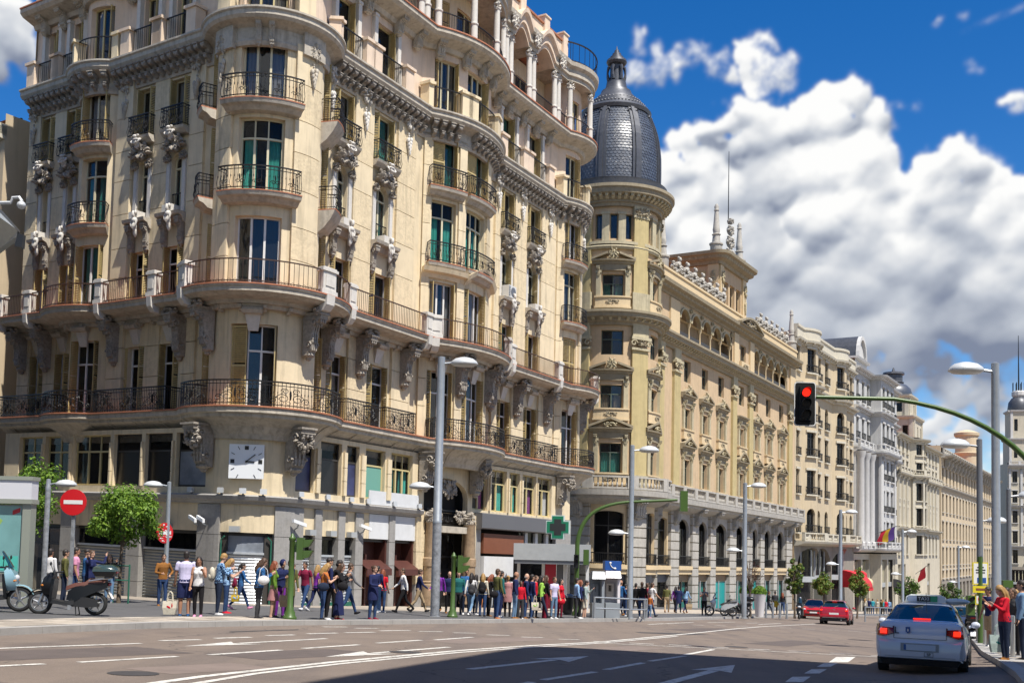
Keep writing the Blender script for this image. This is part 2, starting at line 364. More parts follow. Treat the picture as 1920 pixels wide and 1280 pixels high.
WR = random.Random(3)
def window(par, p, a, b, za, zb, o=-.28, leaves=2, trans=None, rise=0., mf='frame_cream', mg='glass', curtain=None, cfrac=1., shut=None, fw=.066, ms='shutter', low=0.):
    """window: frame > each pane, curtain, each shutter. shut: list of (side -1/1, kind) kind 'rev' folded in reveal, 'flat' against wall, 'closed' """
    mb = MB(); zt = zb; fo = o+.07
    n = 10
    def arch_z(t): return (zb-rise)+rise*sin(math.acos(max(-1, min(1, 1-2*(t-a)/(b-a))))) if rise else zb
    pbox(mb, p, a, a+fw, o, fo, za, zb-rise); pbox(mb, p, b-fw, b, o, fo, za, zb-rise); pbox(mb, p, a+fw, b-fw, o, fo, za, za+fw*1.3)
    if rise:
        cs = [(a+(b-a)*(1-cos(pi*i/n))/2, (zb-rise)+rise*sin(pi*i/n)) for i in range(n+1)]; mid = (a+b)/2
        for (q, zq), (r, zr) in zip(cs, cs[1:]):
            k = 1-fw*2/(b-a); q2 = mid+(q-mid)*k; r2 = mid+(r-mid)*k; z2 = (zb-rise)+(zq-zb+rise)*(1-fw/rise*.9); z3 = (zb-rise)+(zr-zb+rise)*(1-fw/rise*.9)
            mb.poly([p.at(q, fo, zq), p.at(r, fo, zr), p.at(r2, fo, z3), p.at(q2, fo, z2)][::-1]); mb.poly([p.at(q2, fo, z2), p.at(r2, fo, z3), p.at(r2, o, z3), p.at(q2, o, z2)])
    else: pbox(mb, p, a+fw, b-fw, o, fo, zb-fw, zb)
    if trans: pbox(mb, p, a+fw, b-fw, o, fo+.02, trans-fw*.6, trans+fw*.6)
    zl = (trans-fw*.6) if trans else (zb-rise-.0 if rise else zb-fw)
    w = (b-a-2*fw)/leaves
    for i in range(1, leaves):
        c = a+fw+w*i; pbox(mb, p, c-fw*.75, c+fw*.75, o, fo+.015, za+fw, zl)
        if trans and leaves > 1: pbox(mb, p, c-fw*.45, c+fw*.45, o, fo, trans+fw*.6, arch_z(c)-fw*.6)
    if low: pbox(mb, p, a+fw, b-fw, o, fo-.005, za+fw, za+low)
    w_o = mb.build('window', mf, par)
    if curtain is None and mg == 'glass' and WR.random() < .55: curtain = WR.choice(['curtain_white', 'curtain_white', 'curtain_cream', 'curtain_teal']); cfrac = WR.choice([.8, .8, 1])
    def pane(pts):
        q = MB(); q.poly(pts); q.build('pane', mg, w_o)
    go = o+.03
    for i in range(leaves):
        l = a+fw+w*i; r = l+w
        pane([p.at(l, go, za), p.at(r, go, za), p.at(r, go, zl), p.at(l, go, zl)])
        if trans:
            if rise:
                t = [l+(r-l)*k/5 for k in range(6)]
                pane([p.at(l, go, trans), p.at(r, go, trans)]+[p.at(q, go, max(trans+.02, arch_z(q)-.02)) for q in t[::-1]])
            else: pane([p.at(l, go, trans), p.at(r, go, trans), p.at(r, go, zb), p.at(l, go, zb)])
    if curtain:
        q = MB(); n = max(8, int((b-a)/.05)); top = (trans or zb-rise)
        for half in ((0, .36), (.64, 1)) if cfrac < 1 else ((0, 1),):
            aa = a+fw+(b-a-2*fw)*half[0]; bb = a+fw+(b-a-2*fw)*half[1]
            for i in range(n):
                s0 = aa+(bb-aa)*i/n; s1 = aa+(bb-aa)*(i+1)/n; o0 = o-.14+.035*sin(i*1.9); o1 = o-.14+.035*sin((i+1)*1.9)
                q.poly([p.at(s0, o0, za), p.at(s1, o1, za), p.at(s1, o1, top), p.at(s0, o0, top)])
        q.build('curtain', curtain, w_o, smooth=True, ang=180)
    for side, kind in (shut or ()):
        shutter(w_o, p, a, b, za+.03, (trans if False else zb-rise)-.03, o, side, kind, ms)
    return w_o

def shutter(par, p, a, b, z0, z1, o, side, kind, ms='shutter'):
    """louvred shutter leaf with real slats; built in a local (x across, y thickness, z) frame then laid on the facade"""
    w = {'rev': .42, 'flat': (b-a)*.5, 'closed': (b-a)*.5-.01, 'wide': (b-a)*.36, 'half': .55}[kind]
    q = MB(); t = .035; f = .05
    q.box(0, f, 0, t, z0, z1); q.box(w-f, w, 0, t, z0, z1)
    zz = [z0, (z0+z1)/2-.04, z1-.09]
    for z in zz: q.box(f, w-f, .002, t-.002, z, z+.09)
    n = max(6, int((z1-z0)/.085))
    for i in range(n):
        z = z0+.1+(z1-z0-.2)*i/n
        if abs(z-(z0+z1)/2) < .07: continue
        q.hexa([(f, 0, z), (w-f, 0, z), (w-f, t*.75, z+.045), (f, t*.75, z+.045), (f, 0, z+.018), (w-f, 0, z+.018), (w-f, t*.75, z+.06), (f, t*.75, z+.06)])
    # place
    pts = []
    for x, y, z in q.v:
        if kind == 'rev':      # folded back inside the reveal, seen at an angle, sticking a little out of the wall
            base = a+.03 if side < 0 else b-.03; sgn = 1 if side < 0 else -1
            pts.append(p.at(base+sgn*(y+x*.20), o+.09+x*.97, z))
        elif kind == 'half':
            base = a+.02 if side < 0 else b-.02; sgn = 1 if side < 0 else -1
            pts.append(p.at(base-sgn*(x*.45-y), o+.28+x*.8, z))
        elif kind == 'flat':   # swung fully open against the wall
            pts.append(p.at(a-.01-x if side < 0 else b+.01+x, o+.30+y, z))
        else:                  # closed over the opening
            pts.append(p.at(a+.005+x if side < 0 else b-.005-x, o+.16+y, z))
    q.v = pts; return q.build('shutter', ms, par)

def railing(par, p, s0, s1, o, z0, h, gap=.12, m='iron', ends=(1, 1), style=0, r=.013, name='railing'):
    """iron railing on a balcony edge: rails, bars, scrollwork"""
    q = MB()
    def bar(a, b, w=r, m=0): q.tube([a, b], w, 4, 0, False)
    for z, w in ((z0+h, r*2.2), (z0+.09, r*1.4))+(((z0+h-.14, r*1.2),) if style else ()):
        sweep(q, p, s0, s1, [(o-w, z-w), (o-w, z+w), (o+w, z+w), (o+w, z-w)])
        for k, e in ((0, s0), (1, s1)):
            if ends[k]: q.tube([p.at(e, o, z), p.at(e, .0, z)], w, 4)
    n = max(2, int((s1-s0)/gap))
    for i in range(n+1):
        t = s0+(s1-s0)*i/n
        if style == 2: # belly bars
            q.tube([p.at(t, o, z0+.05), p.at(t, o+.07, z0+h*.3), p.at(t, o, z0+h*.62), p.at(t, o, z0+h)], r, 4, 0, False)
        else: bar(p.at(t, o, z0+.02), p.at(t, o, z0+h))
        if style and i < n:
            tm = t+(s1-s0)/n/2; q.lump(p.at(t, o, z0+h*.58), (.026, .026, .06), 4, 3)
    for k, e in ((0, s0), (1, s1)):
        if ends[k]:
            nn = max(2, int(o/gap))
            for i in range(1, nn): bar(p.at(e, o*i/nn, z0+.02), p.at(e, o*i/nn, z0+h))
    if style:
        def spiral(c, zc, R, sg, turns=1.4):
            pts = []
            for i in range(15):
                a = i/14*turns*2*pi; rr = R*(1-.75*i/14); pts.append(p.at(c+sg*rr*cos(a), o+.02, zc+rr*sin(a)))
            q.tube(pts, r*1.25, 4, 0, False)
        if style == 1:
            k = max(1, int(round((s1-s0)/1.5)))
            for i in range(k):
                c = s0+(s1-s0)*(i+.5)/k; R = min(.2, h*.24)
                for sg in (-1, 1):
                    spiral(c+sg*R*1.1, z0+h*.36, R, sg); spiral(c+sg*R*.8, z0+h*.66, R*.6, sg)
                    spiral(c+sg*R*2.4, z0+h*.3, R*.7, -sg)
                q.lump(p.at(c, o+.02, z0+h*.5), (.05, .05, .2), 5, 4)
            n2 = int((s1-s0)/.2)
            for i in range(n2):
                c = s0+(s1-s0)*(i+.5)/n2
                q.tube([p.at(c+.07*cos(j*pi/3), o, z0+.19+.07*sin(j*pi/3)) for j in range(7)], r*.8, 3, 0, False)
        else:
            k = max(1, int(round((s1-s0)/.55)))
            for i in range(k):
                c = s0+(s1-s0)*(i+.5)/k
                for sg in (-1, 1): spiral(c+sg*.07, z0+h*.32, .09, sg, 1.2)
                q.lump(p.at(c, o+.05, z0+h*.5), (.035, .035, .13), 5, 4)
    else:
        n2 = int((s1-s0)/.16)
        for i in range(n2):
            a = s0+(s1-s0)*i/n2; b = s0+(s1-s0)*(i+1)/n2
            bar(p.at(a, o, z0+.02), p.at(b, o, z0+.16), r*.7); bar(p.at(a, o, z0+.16), p.at(b, o, z0+.02), r*.7)
    return q.build(name, m, par)
# ---------------------------------------------------------------- material palette
mat('stucco', (.83, .69, .465), .85, var=.16, vscale=1.6, bump=.25, bscale=30, streak=.55)
mat('stucco_rough', (.80, .655, .43), .9, var=.2, vscale=5, bump=.9, bscale=9, streak=.55)
mat('stucco_pink', (.83, .655, .50), .85, var=.12, vscale=2, bump=.2, bscale=30, streak=.4)
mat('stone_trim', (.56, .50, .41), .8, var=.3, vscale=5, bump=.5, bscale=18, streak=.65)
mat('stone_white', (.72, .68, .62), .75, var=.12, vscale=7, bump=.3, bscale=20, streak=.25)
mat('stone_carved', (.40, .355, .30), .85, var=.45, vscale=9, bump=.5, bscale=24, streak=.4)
mat('tile_edge', (.50, .19, .10), .7, var=.3, vscale=8)
mat('iron', (.018, .017, .017), .45, .3, .5)
mat('iron_rust', (.07, .04, .028), .55, .2, .4)
mat('frame_cream', (.70, .64, .44), .6); mat('frame_white', (.80, .79, .76), .5); mat('frame_yellow', (.62, .52, .26), .6); mat('frame_dark', (.05, .045, .04), .5); mat('frame_green', (.10, .13, .10), .5)
mat('shutter', (.58, .45, .20), .6, var=.2, vscale=5, streak=.4); mat('shutter_brown', (.33, .22, .12), .6, var=.2, vscale=5)
glass('glass'); glass('glass_dark', (.006, .007, .009), .55, .03, 1.45, .2); glass('glass_clear', (.02, .03, .03), .86)
mat('curtain_teal', (.09, .55, .46), .9, var=.2, vscale=4); mat('curtain_white', (.72, .72, .70), .9); mat('curtain_cream', (.60, .52, .38), .9); mat('curtain_purple', (.30, .08, .30), .9); mat('curtain_pink', (.60, .12, .42), .9); mat('blind_green', (.16, .38, .31), .8)
mat('shade_backing', (.025, .022, .02), .9)  # near-black colour stands in for the shade of rooms behind openings
mat('poster_blue', (.05, .06, .16), .3, var=.8, vscale=1.3); mat('poster_grey', (.30, .33, .38), .35, var=.5, vscale=1.5); mat('poster_black', (.012, .012, .014), .25)
mat('granite', (.36, .345, .325), .65, var=.2, vscale=8, bump=.12, bscale=120, streak=.25)
mat('granite_dark', (.13, .13, .14), .5, var=.2, vscale=6)
mat('steel_shutter', (.62, .65, .68), .4, .35, var=.12, vscale=3); mat('steel_shutter_grey', (.33, .34, .33), .5, .3, var=.2, vscale=3)
mat('fascia_white', (.72, .73, .74), .6, var=.1); mat('fascia_brown', (.22, .075, .035), .6, var=.1); mat('fascia_grey', (.42, .44, .45), .45, var=.12); mat('fascia_dark', (.13, .13, .14), .5)
mat('wood_brown', (.09, .03, .022), .5, var=.3); mat('marble', (.38, .27, .17), .35, var=.4, vscale=7); mat('lead', (.10, .105, .12), .45, .35, var=.3, vscale=4)
mat('white_enamel', (.86, .88, .90), .35); mat('black', (.01, .01, .01), .5); mat('black_gloss', (.01, .01, .012), .2)
mat('roof_tile', (.42, .17, .09), .8, var=.3, vscale=6)
mat('teal_panel', (.0, .33, .32), .3, var=.2, vscale=1); mat('green_paint', (.02, .14, .09), .5)

# ---------------------------------------------------------------- carved ornament (local: x along wall, y out, z up)
def orn_cluster(seed, w, h, d, n=22):
    """carved foliage: scrolls and leaves heaped on a core"""
    r = random.Random(seed); q = MB()
    q.lump((0, d*.15, 0), (w*.42, d*.35, h*.42), 8, 5)
    for i in range(n):
        a = 2*pi*i/n+r.uniform(-.2, .2); k = r.uniform(.45, 1)
        x = w*.5*k*cos(a); z = h*.5*k*sin(a)
        rot = Matrix.Rotation(-a+pi/2+r.uniform(-.5, .5), 3, 'Y')
        q.lump((x, d*(.35+.5*(1-k)*r.uniform(.5, 1.4)), z), (w*.07*r.uniform(.7, 1.3), d*.28, h*.15*r.uniform(.7, 1.2)), 5, 4, 0, rot)
    for sg in (-1, 1):
        for (cx, cz, R) in ((.28*w, .05*h, .16*h), (.36*w, -.3*h, .11*h)):
            q.tube([(sg*(cx+R*(1-.06*i)*cos(i*.55)), d*.55+.02*i*d, cz+R*(1-.06*i)*sin(i*.55)) for i in range(14)], [.035*h*(1-.04*i) for i in range(14)], 5)
    return q
def orn_bracket(seed, h=1.9, d=.95, w=.44):
    """tall scroll console under a balcony: abacus, volute, fluted shaft, leaf drop"""
    q = MB(); prof = [(0, 0), (d, 0), (d, -.08*h), (d*.86, -.14*h), (d*.66, -.2*h), (d*.54, -.28*h), (d*.50, -.38*h), (d*.46, -.5*h), (d*.45, -.62*h), (d*.48, -.7*h), (d*.38, -.8*h), (d*.14, -.9*h), (0, -.9*h)]
    for x0, x1, sc in ((-w/2, w/2, 1.),):
        q.loft([[(x, y*sc, z) for y, z in prof] for x in (x0, x1)])
    q.box(-w*.62, w*.62, -.02, d*1.06, -.012, .07); q.box(-w*.56, w*.56, -.02, d*1.0, -.1*h-.001, -.07*h)
    for sg in (-1, 1):   # side volutes
        for (cy, cz, R) in ((d*.62, -.17*h, .10*h), (d*.34, -.66*h, .08*h)):
            q.tube([(sg*(w*.5+.02), cy+R*(1-.07*i)*cos(i*.6), cz+R*(1-.07*i)*sin(i*.6)) for i in range(13)], .022*h, 5)
    for i in range(7):   # acanthus on the face
        t = i/6.; yy = d*(.46+.45*max(0, 1-t*2.2)**1.5); zz = -.10*h-.45*h*t
        for sx in (-.3, 0, .3):
            q.lump((w*sx, yy+.03, zz-.04*h), (w*.13, .05, h*.055), 5, 4)
    for i in range(3): q.box(w*(-.34+.27*i), w*(-.34+.27*i)+w*.14, d*.38, d*.5, -.78*h, -.6*h)
    q.lump((0, d*.2, -.88*h), (w*.55, d*.22, h*.07), 8, 4); q.lump((0, d*.17, -.95*h), (w*.3, d*.15, h*.06), 6, 4)
    for i in range(6): q.lump((w*(-.4+.16*i), d*.3, -.86*h), (w*.09, .05, .06*h), 5, 4)
    return q
def orn_mantle(seed, w=1.5, h=.9, d=.75):
    """leaf-and-shell crown over an arched window"""
    q = MB(); q.add(orn_cluster(seed, w*.75, h, d*.7, 20))
    for i in range(9):
        a = pi*(i+.5)/9; q.lump((w*.42*cos(a), d*.3, h*.45*sin(a)-.25*h), (.07, d*.3, .16), 5, 4, 0, Matrix.Rotation(pi/2-a, 3, 'Y'))
    return q
def orn_bust(seed, h=1.25):
    """white carved figurehead: head, shoulders, drapery tail"""
    q = MB(); q.lump((0, .34, h*.36), (.13, .15, .17), 8, 6); q.lump((0, .44, h*.33), (.04, .06, .05), 5, 4)
    q.lump((0, .26, h*.13), (.26, .2, .16), 8, 5); q.lump((0, .2, -h*.1), (.2, .18, .26), 7, 5); q.lump((0, .14, -h*.34), (.12, .13, .22), 6, 5)
    for sg in (-1, 1):
        q.tube([(sg*.24, .25, h*.18), (sg*.3, .33, h*.02), (sg*.2, .36, -h*.12)], [.08, .07, .05], 6)
        q.lump((sg*.14, .3, h*.44), (.08, .1, .1), 6, 4); q.lump((sg*.12, .2, -h*.28), (.05, .08, .18), 5, 4)
    for i in range(5): q.lump((.05*(i-2), .36, -h*(.05+.05*(i % 2))), (.04, .06, .14), 5, 4)
    return q
def orn_drop(seed, L=1.7):
    """shield with a garland drop on a pilaster"""
    q = orn_cluster(seed, .55, .75, .3, 14); q.v = [(x, y, z-.35) for x, y, z in q.v]
    for i in range(3): q.lump((0, .06, -.85-.1*i), (.045, .05, .06), 5, 4)
    for i in range(9):
        t = i/8.; q.lump((.13*(1-t)*(-1 if i % 2 else 1), .1, -1.1-(L-1.1)*t), (.10*(1-.5*t), .11, .13), 5, 4)
    return q
def orn_modillion():
    q = MB(); prof = [(0, 0), (.55, 0), (.56, -.10), (.46, -.2), (.30, -.22), (.2, -.34), (.08, -.38), (0, -.38)]
    q.loft([[(x, y, z) for y, z in prof] for x in (-.13, .13)]); q.box(-.16, .16, 0, .6, -.0, .05); q.lump((0, .47, -.12), (.14, .12, .1), 6, 4); return q
OM = {}
def orn(key, fn, *a):
    if key not in OM:
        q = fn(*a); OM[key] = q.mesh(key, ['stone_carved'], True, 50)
    return OM[key]
for k_, (fn_, a_) in {'bracket': (orn_bracket, (1,)), 'bracket_small': (orn_bracket, (2, 1.25, .7, .36)), 'crown': (orn_mantle, (3,)), 'foliage': (orn_cluster, (4, 1.2, .55, .5, 20)), 'cartouche': (orn_cluster, (5, .8, .9, .4, 18)), 'bust': (orn_bust, (6,)), 'garland': (orn_drop, (7,)),
                     'capital': (orn_cluster, (8, .8, .6, .45, 16)), 'modillion': (orn_modillion, ()), 'urn_scroll': (orn_cluster, (9, 1.3, .9, .6, 24))}.items(): orn(k_, fn_, *a_)
def place(par, key, p, s, o, z, name=None, mt=None, sc=(1, 1, 1)):
    ob = obj(name or key, OM[key], par, None, p.frame(s, o, z) @ Matrix.Diagonal((*sc, 1)))
    if mt:
        ob.material_slots[0].link = 'OBJECT'; ob.material_slots[0].material = MT[mt]
    return ob
def modillions(par, p, s0, s1, o, z, step, name='modillion', scl=1., mt='stone_carved'):
    q = MB(); src = orn_modillion(); n = max(1, int((s1-s0)/step))
    for i in range(n):
        M = p.frame(s0+(s1-s0)*(i+.5)/n, o, z) @ Matrix.Scale(scl, 4); q.add(src, M)
    q.build(name, mt, par, kind='stuff')

# ---------------------------------------------------------------- the big corner apartment building
CT = Vector((-11.1, 46.0))
IT = [('S', 4.2), ('A', -45, .15), ('A', 90, 1.9), ('A', -45, .15), ('S', 6.6), ('A', -40, .9), ('A', 173, 2.35), ('A', -40, .9), ('S', 7.0), ('A', -40, .15), ('A', 80, 5.0), ('A', -40, .15), ('S', 8.0), ('A', -40, .15), ('A', 150, 2.3), ('S', 9)]
ZSM = lambda s: -.018*(s-18)
def centred(start_az, items, i0, i1, R, C, zs=None):
    p = Path((0, 0), start_az, items); m = (p.marks[i0]+p.marks[i1])/2; q = p.at(m); n = p.nrm(m)
    return Path((C.x-(q[0]-n[0]*R), C.y-(q[1]-n[1]*R)), start_az, items, zs=zs)
PM = centred(123.6, IT, 6, 7, 2.35, CT, ZSM)
PG = centred(123.6, [('S', 15.2), ('A', 93, 2.3), ('S', 26.4), ('A', 80, 1.2), ('S', 8)], 1, 2, 2.3, CT, lambda s: -.018*(s-17))
MM = PM.marks
bx_, by_, _z = PM.at(18, 0)
AP = thing('apartment_building', 'large ornate cream apartment building with rounded corner, iron balconies and a clock', 'building', (bx_, by_, gz(bx_, by_)), world=True)
END = MM[15]+6
def apartment():
    P = PM; F1, F2, F3, F4, F5, F6, RT = 5.25, 10.15, 14.15, 18.05, 21.9, 26.1, 30.0
    # near-black backing and floor strips: the rooms' shade put into the colour
    q = MB(); sweep(q, P, .1, END-.1, [(-1.3, 4.3), (-1.3, 30), (-1.5, 30), (-1.5, 4.3)]); 
    for z in (F1-.3, F2-.3, F3-.3, F4-.3, F5-.3, F6-.3): sweep(q, P, .1, END-.1, [(-.32, z), (-.32, z+.2), (-1.3, z+.2), (-1.3, z)])
    q.build('shade_backing', 'shade_backing', AP)
    W = {'L1': (1.08, 2.05), 'L2': (3.16, 4.12), 'LB': (5.45, 7.0), 'B1': (8.95, 10.12), 'B2': (11.28, 12.5), 'T': (16.78, 18.78), 'A1': (22.6, 23.85), 'A2': (25.5, 26.95), 'C1': (30.0, 31.45), 'C2': (32.15, 34.1), 'D1': (37.7, 39.08), 'D2': (40.72, 42.2), 'E': (45.15, 46.5)}
    W['FR'] = (21.0, 21.55); W['FL'] = (14.75, 15.3)
    side = ('L1', 'L2', 'B1', 'B2', 'A1', 'A2', 'D1', 'D2')
    # ---- floor walls
    def ops(zl, zh, arched=(), hs=None, ins=0.):
        r = []
        for k, (a, b) in W.items():
            if k in side: a, b = a+ins, b-ins
            h = zh if k not in side else (hs or zh)
            r.append((a, b, zl, h, (b-a)*.45) if k in arched else (a, b, zl, h))
        return r
    f1 = ops(F1+.05, 8.75, (), 8.35); f2 = ops(F2+.05, 13.3, (), 12.75); f3 = ops(F3+.1, 17.5, ('L1', 'B2', 'A1', 'A2', 'D1', 'D2'), 17.0, .2); f4 = ops(F4+.1, 21.0, (), 20.45)
    for name, z0, z1, op, mt in (('wall', 4.2, F2, f1, 'stucco'), ('wall', F2, F3, f2, 'stucco'), ('wall', F3, F4, f3, 'stucco'), ('wall', F4, 21.2, f4, 'stucco')):
        q = MB(); wall(q, P, 0, END, z0, z1, op, 0, .34); q.build(name, mt, AP)
    # ---- pilaster strips with sunk joints
    for a, b, o in ((.05, 1.0, .14), (2.15, 3.1, .08), (7.62, 8.75, .2), (10.2, 11.2, .08), (12.75, 13.7, .14), (15.45, 16.5, .16), (19.15, 20.5, .16), (23.95, 25.3, .14), (27.25, 28.75, .14), (29.5, 29.9, .12), (31.55, 32.05, .12), (34.2, 34.9, .12), (37.0, 37.6, .14), (39.2, 40.6, .14), (42.4, 44.2, .14), (44.45, 45.0, .1), (46.65, 47.5, .16), (49, 50.2, .16)):
        zc = F1+.02
        rows = [(F1, 6.9), (6.9, 8.3), (8.3, 9.5), (F2+.3, 11.6), (11.6, 13.0), (13.0, 14.6), (14.6, 16.2), (16.2, 17.6), (17.6, 19.2), (19.2, 20.9)]
        if a > 15 and b < 21: rows = [(F2+.3, 11.6)]+rows[4:]
        for z0, z1 in rows:
            q = MB(); pbox(q, P, a, b, -.02, o, z0+.015, z1-.015); q.build('pilaster_block', 'stucco_rough' if (int(z0*7+a*3) % 3 == 0) else 'stucco', AP)
    # ---- F1 slab: coved soffit, tile edge
    q = MB(); sweep(q, P, .0, END-4, [(-.1, 3.95), (.12, 3.95), (.2, 4.15), (.42, 4.45), (.75, 4.68), (1.0, 4.78), (1.0, 4.9), (1.14, 4.95), (1.14, 5.16), (-.1, 5.16)]); q.build('balcony_slab', 'stone_trim', AP)
    q = MB(); sweep(q, P, .0, END-4, [(-.1, 5.163), (1.2, 5.163), (1.2, 5.22), (-.1, 5.22)]); q.build('slab_edge', 'tile_edge', AP)
    for t in [1, 3, 7.5, 9, 10.8, 12.6, 14.2, 15.2, 20.6, 22, 23.7, 25, 26.8, 28.6, 31, 33.4, 36.2, 38, 39.8, 41.6, 43.4, 45.4]:
        q = MB(); sweep(q, P, t, t+.07, [(.1, 3.93), (.23, 4.13), (.45, 4.43), (.78, 4.66), (1.02, 4.75), (.9, 4.8), (.1, 4.8)]); q.build('soffit_rib', 'stone_trim', AP)
    for a, b in ((.2, 4.2), (4.6, 7.1), (8.1, 13.1), (15.2, 21.3), (22.8, 25.1), (25.7, 28.0), (30.0, 35.8), (37.4, 39.8), (40.3, 43.2), (44.6, 49.2)):
        railing(AP, P, a, b, 1.08, 5.22, 1.02, .115, 'iron', style=1)
    # ---- F2 long balcony: slab, mouldings, rails, white piers
    q = MB(); sweep(q, P, 0, END-4, [(-.1, 9.35), (.28, 9.35), (.34, 9.5), (.5, 9.52), (.56, 9.66), (1.05, 9.72), (1.2, 9.8), (1.34, 9.84), (1.34, 10.0), (1.4, 10.04), (1.4, 10.1), (-.1, 10.1)]); q.build('balcony_slab', 'stone_trim', AP)
    q = MB(); sweep(q, P, 0, END-4, [(-.1, 10.103), (1.43, 10.103), (1.43, 10.16), (-.1, 10.16)]); q.build('slab_edge', 'tile_edge', AP)
    piers = [.2, 2.6, 8.4, 12.2, 15.45, 20.05, 22.6, 28.6, 29.9, 35.2, 37.2, 42.9, 48.0]
    for t in piers:
        q = MB(); w = .3
        pbox(q, P, t-w, t+w, 1.02, 1.42, 10.162, 10.34); pbox(q, P, t-w+.05, t+w-.05, 1.06, 1.38, 10.34, 11.12); pbox(q, P, t-w, t+w, 1.0, 1.44, 11.12, 11.24); pbox(q, P, t-w+.05, t+w-.05, 1.04, 1.4, 11.24, 11.3)
        pbox(q, P, t-w+.13, t+w-.13, 1.37, 1.41, 10.5, 11.0); q.build('balcony_pier', 'stone_white', AP)
        q = MB(); sweep(q, P, t-.15, t+.15, [(1.0, 9.45), (1.25, 9.5), (1.44, 9.72), (1.48, 10.13), (1.0, 10.09)]); q.build('pier_corbel', 'stone_white', AP)
    for a, b in zip(piers, piers[1:]):
        railing(AP, P, a+.31, b-.31, 1.3, 10.16, .98, .13, 'iron_rust', (0, 0), 0, .011)
    # brackets, leaf blocks beside them, keystones
    for t in (.6, 2.6, 8.3, 12.9, 15.75, 20.1, 22.2, 24.7, 28.1, 31.8, 34.6, 36.7, 39.6, 43.2, 47.4):
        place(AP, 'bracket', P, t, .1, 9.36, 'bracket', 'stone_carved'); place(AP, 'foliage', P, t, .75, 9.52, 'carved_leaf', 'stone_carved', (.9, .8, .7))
    for k, (a, b) in W.items():
        if k in ('FR', 'FL'): continue
        t = (a+b)/2; q = MB()
        q.hexa([P.at(t-.2, .03, 8.45), P.at(t+.2, .03, 8.45), P.at(t+.2, -.05, 8.45), P.at(t-.2, -.05, 8.45), P.at(t-.32, .3, 9.3), P.at(t+.32, .3, 9.3), P.at(t+.32, -.05, 9.3), P.at(t-.32, -.05, 9.3)]); q.build('keystone', 'stone_white', AP)
        q = MB(); sweep(q, P, t-.36, t+.36, [(.1, 9.1), (.42, 9.12), (.5, 9.25), (.42, 9.36), (.1, 9.36)]); q.build('keystone_cap', 'stone_trim', AP)
    modillions(AP, P, .4, END-6, .1, 9.45, .9, 'dentil', .6, 'stone_trim')
    # ---- windows F1..F4
    for k, (a, b) in W.items():
        big = k in ('T', 'C1', 'C2', 'E', 'LB'); sd = k in side; fl = k in ('FR', 'FL')
        if fl:
            for z, h in ((F1+.05, 8.75), (F2+.05, 13.3), (F3+.1, 17.5), (F4+.1, 21.0)): window(AP, P, a, b, z, h, -.3, 1, h-.8, 0, 'frame_cream', 'glass', None, 1, [(1 if k == 'FR' else -1, 'rev')])
            continue
        n = 3 if big and b-a > 1.6 else 2
        dark = k in ('L1', 'L2', 'B1', 'B2')
        s1 = {'T': [(-1, 'flat')], 'C1': [(-1, 'rev'), (1, 'rev')], 'E': [(1, 'rev')], 'B1': [(-1, 'flat'), (1, 'rev')]}.get(k, [(-1, 'rev'), (1, 'rev')])
        if k == 'T':
            w_ = window(AP, P, a+.72, b-.0, F1+.05, 8.75, -.3, 2, 7.65, 0, 'frame_white', 'glass', None, 1, [(1, 'rev')])
            shutter(w_, P, a, b, F1+.08, 8.7, -.3, -1, 'wide'); 
        else: window(AP, P, a, b, F1+.05, 8.35 if sd else 8.75, -.3, n if not sd else 1, 7.5 if sd else 7.65, 0, 'frame_white', 'glass_dark' if dark else 'glass', None, 1, s1)
        closed = k == 'E'
        window(AP, P, a, b, F2+.05, 12.75 if sd else 13.3, -.3, 3 if k in ('T', 'C1', 'C2') else (1 if sd else 2), None if not dark else 12.0, 0, 'frame_white', 'glass_dark' if dark else 'glass', 'curtain_white' if k == 'C1' else None, .8,
               [(-1, 'closed'), (1, 'closed')] if closed else ([] if k == 'T' else [(-1, 'rev'), (1, 'rev')]))
        ar = k in ('L1', 'B2', 'A1', 'A2', 'D1', 'D2'); i3 = .2 if sd else 0
        window(AP, P, a+i3, b-i3, F3+.1, 17.0 if sd else 17.5, -.3, n if not sd else 2, 16.35 if sd else 16.65, (b-a-2*i3)*.45 if ar else 0, 'frame_cream', 'glass_clear' if k in ('T', 'C1', 'C2') else 'glass', 'curtain_teal' if k in ('T', 'C1', 'C2', 'A1', 'A2', 'B1', 'B2', 'LB') else ('curtain_white' if k == 'E' else None), .9 if k != 'T' else .85, [(1, 'rev')] if k in ('D1', 'D2', 'E') else [])
        s4 = {'C1': [(-1, 'closed'), (1, 'rev')], 'C2': [(-1, 'closed'), (1, 'rev')], 'T': []}.get(k, [(-1, 'rev'), (1, 'rev')])
        window(AP, P, a, b, F4+.1, 20.45 if sd else 21.0, -.3, 3 if k == 'T' else (2 if big else 1), None, 0, 'frame_cream' if k != 'E' else 'frame_white', 'glass', 'curtain_white' if k in ('LB', 'T') else None, .6, s4)
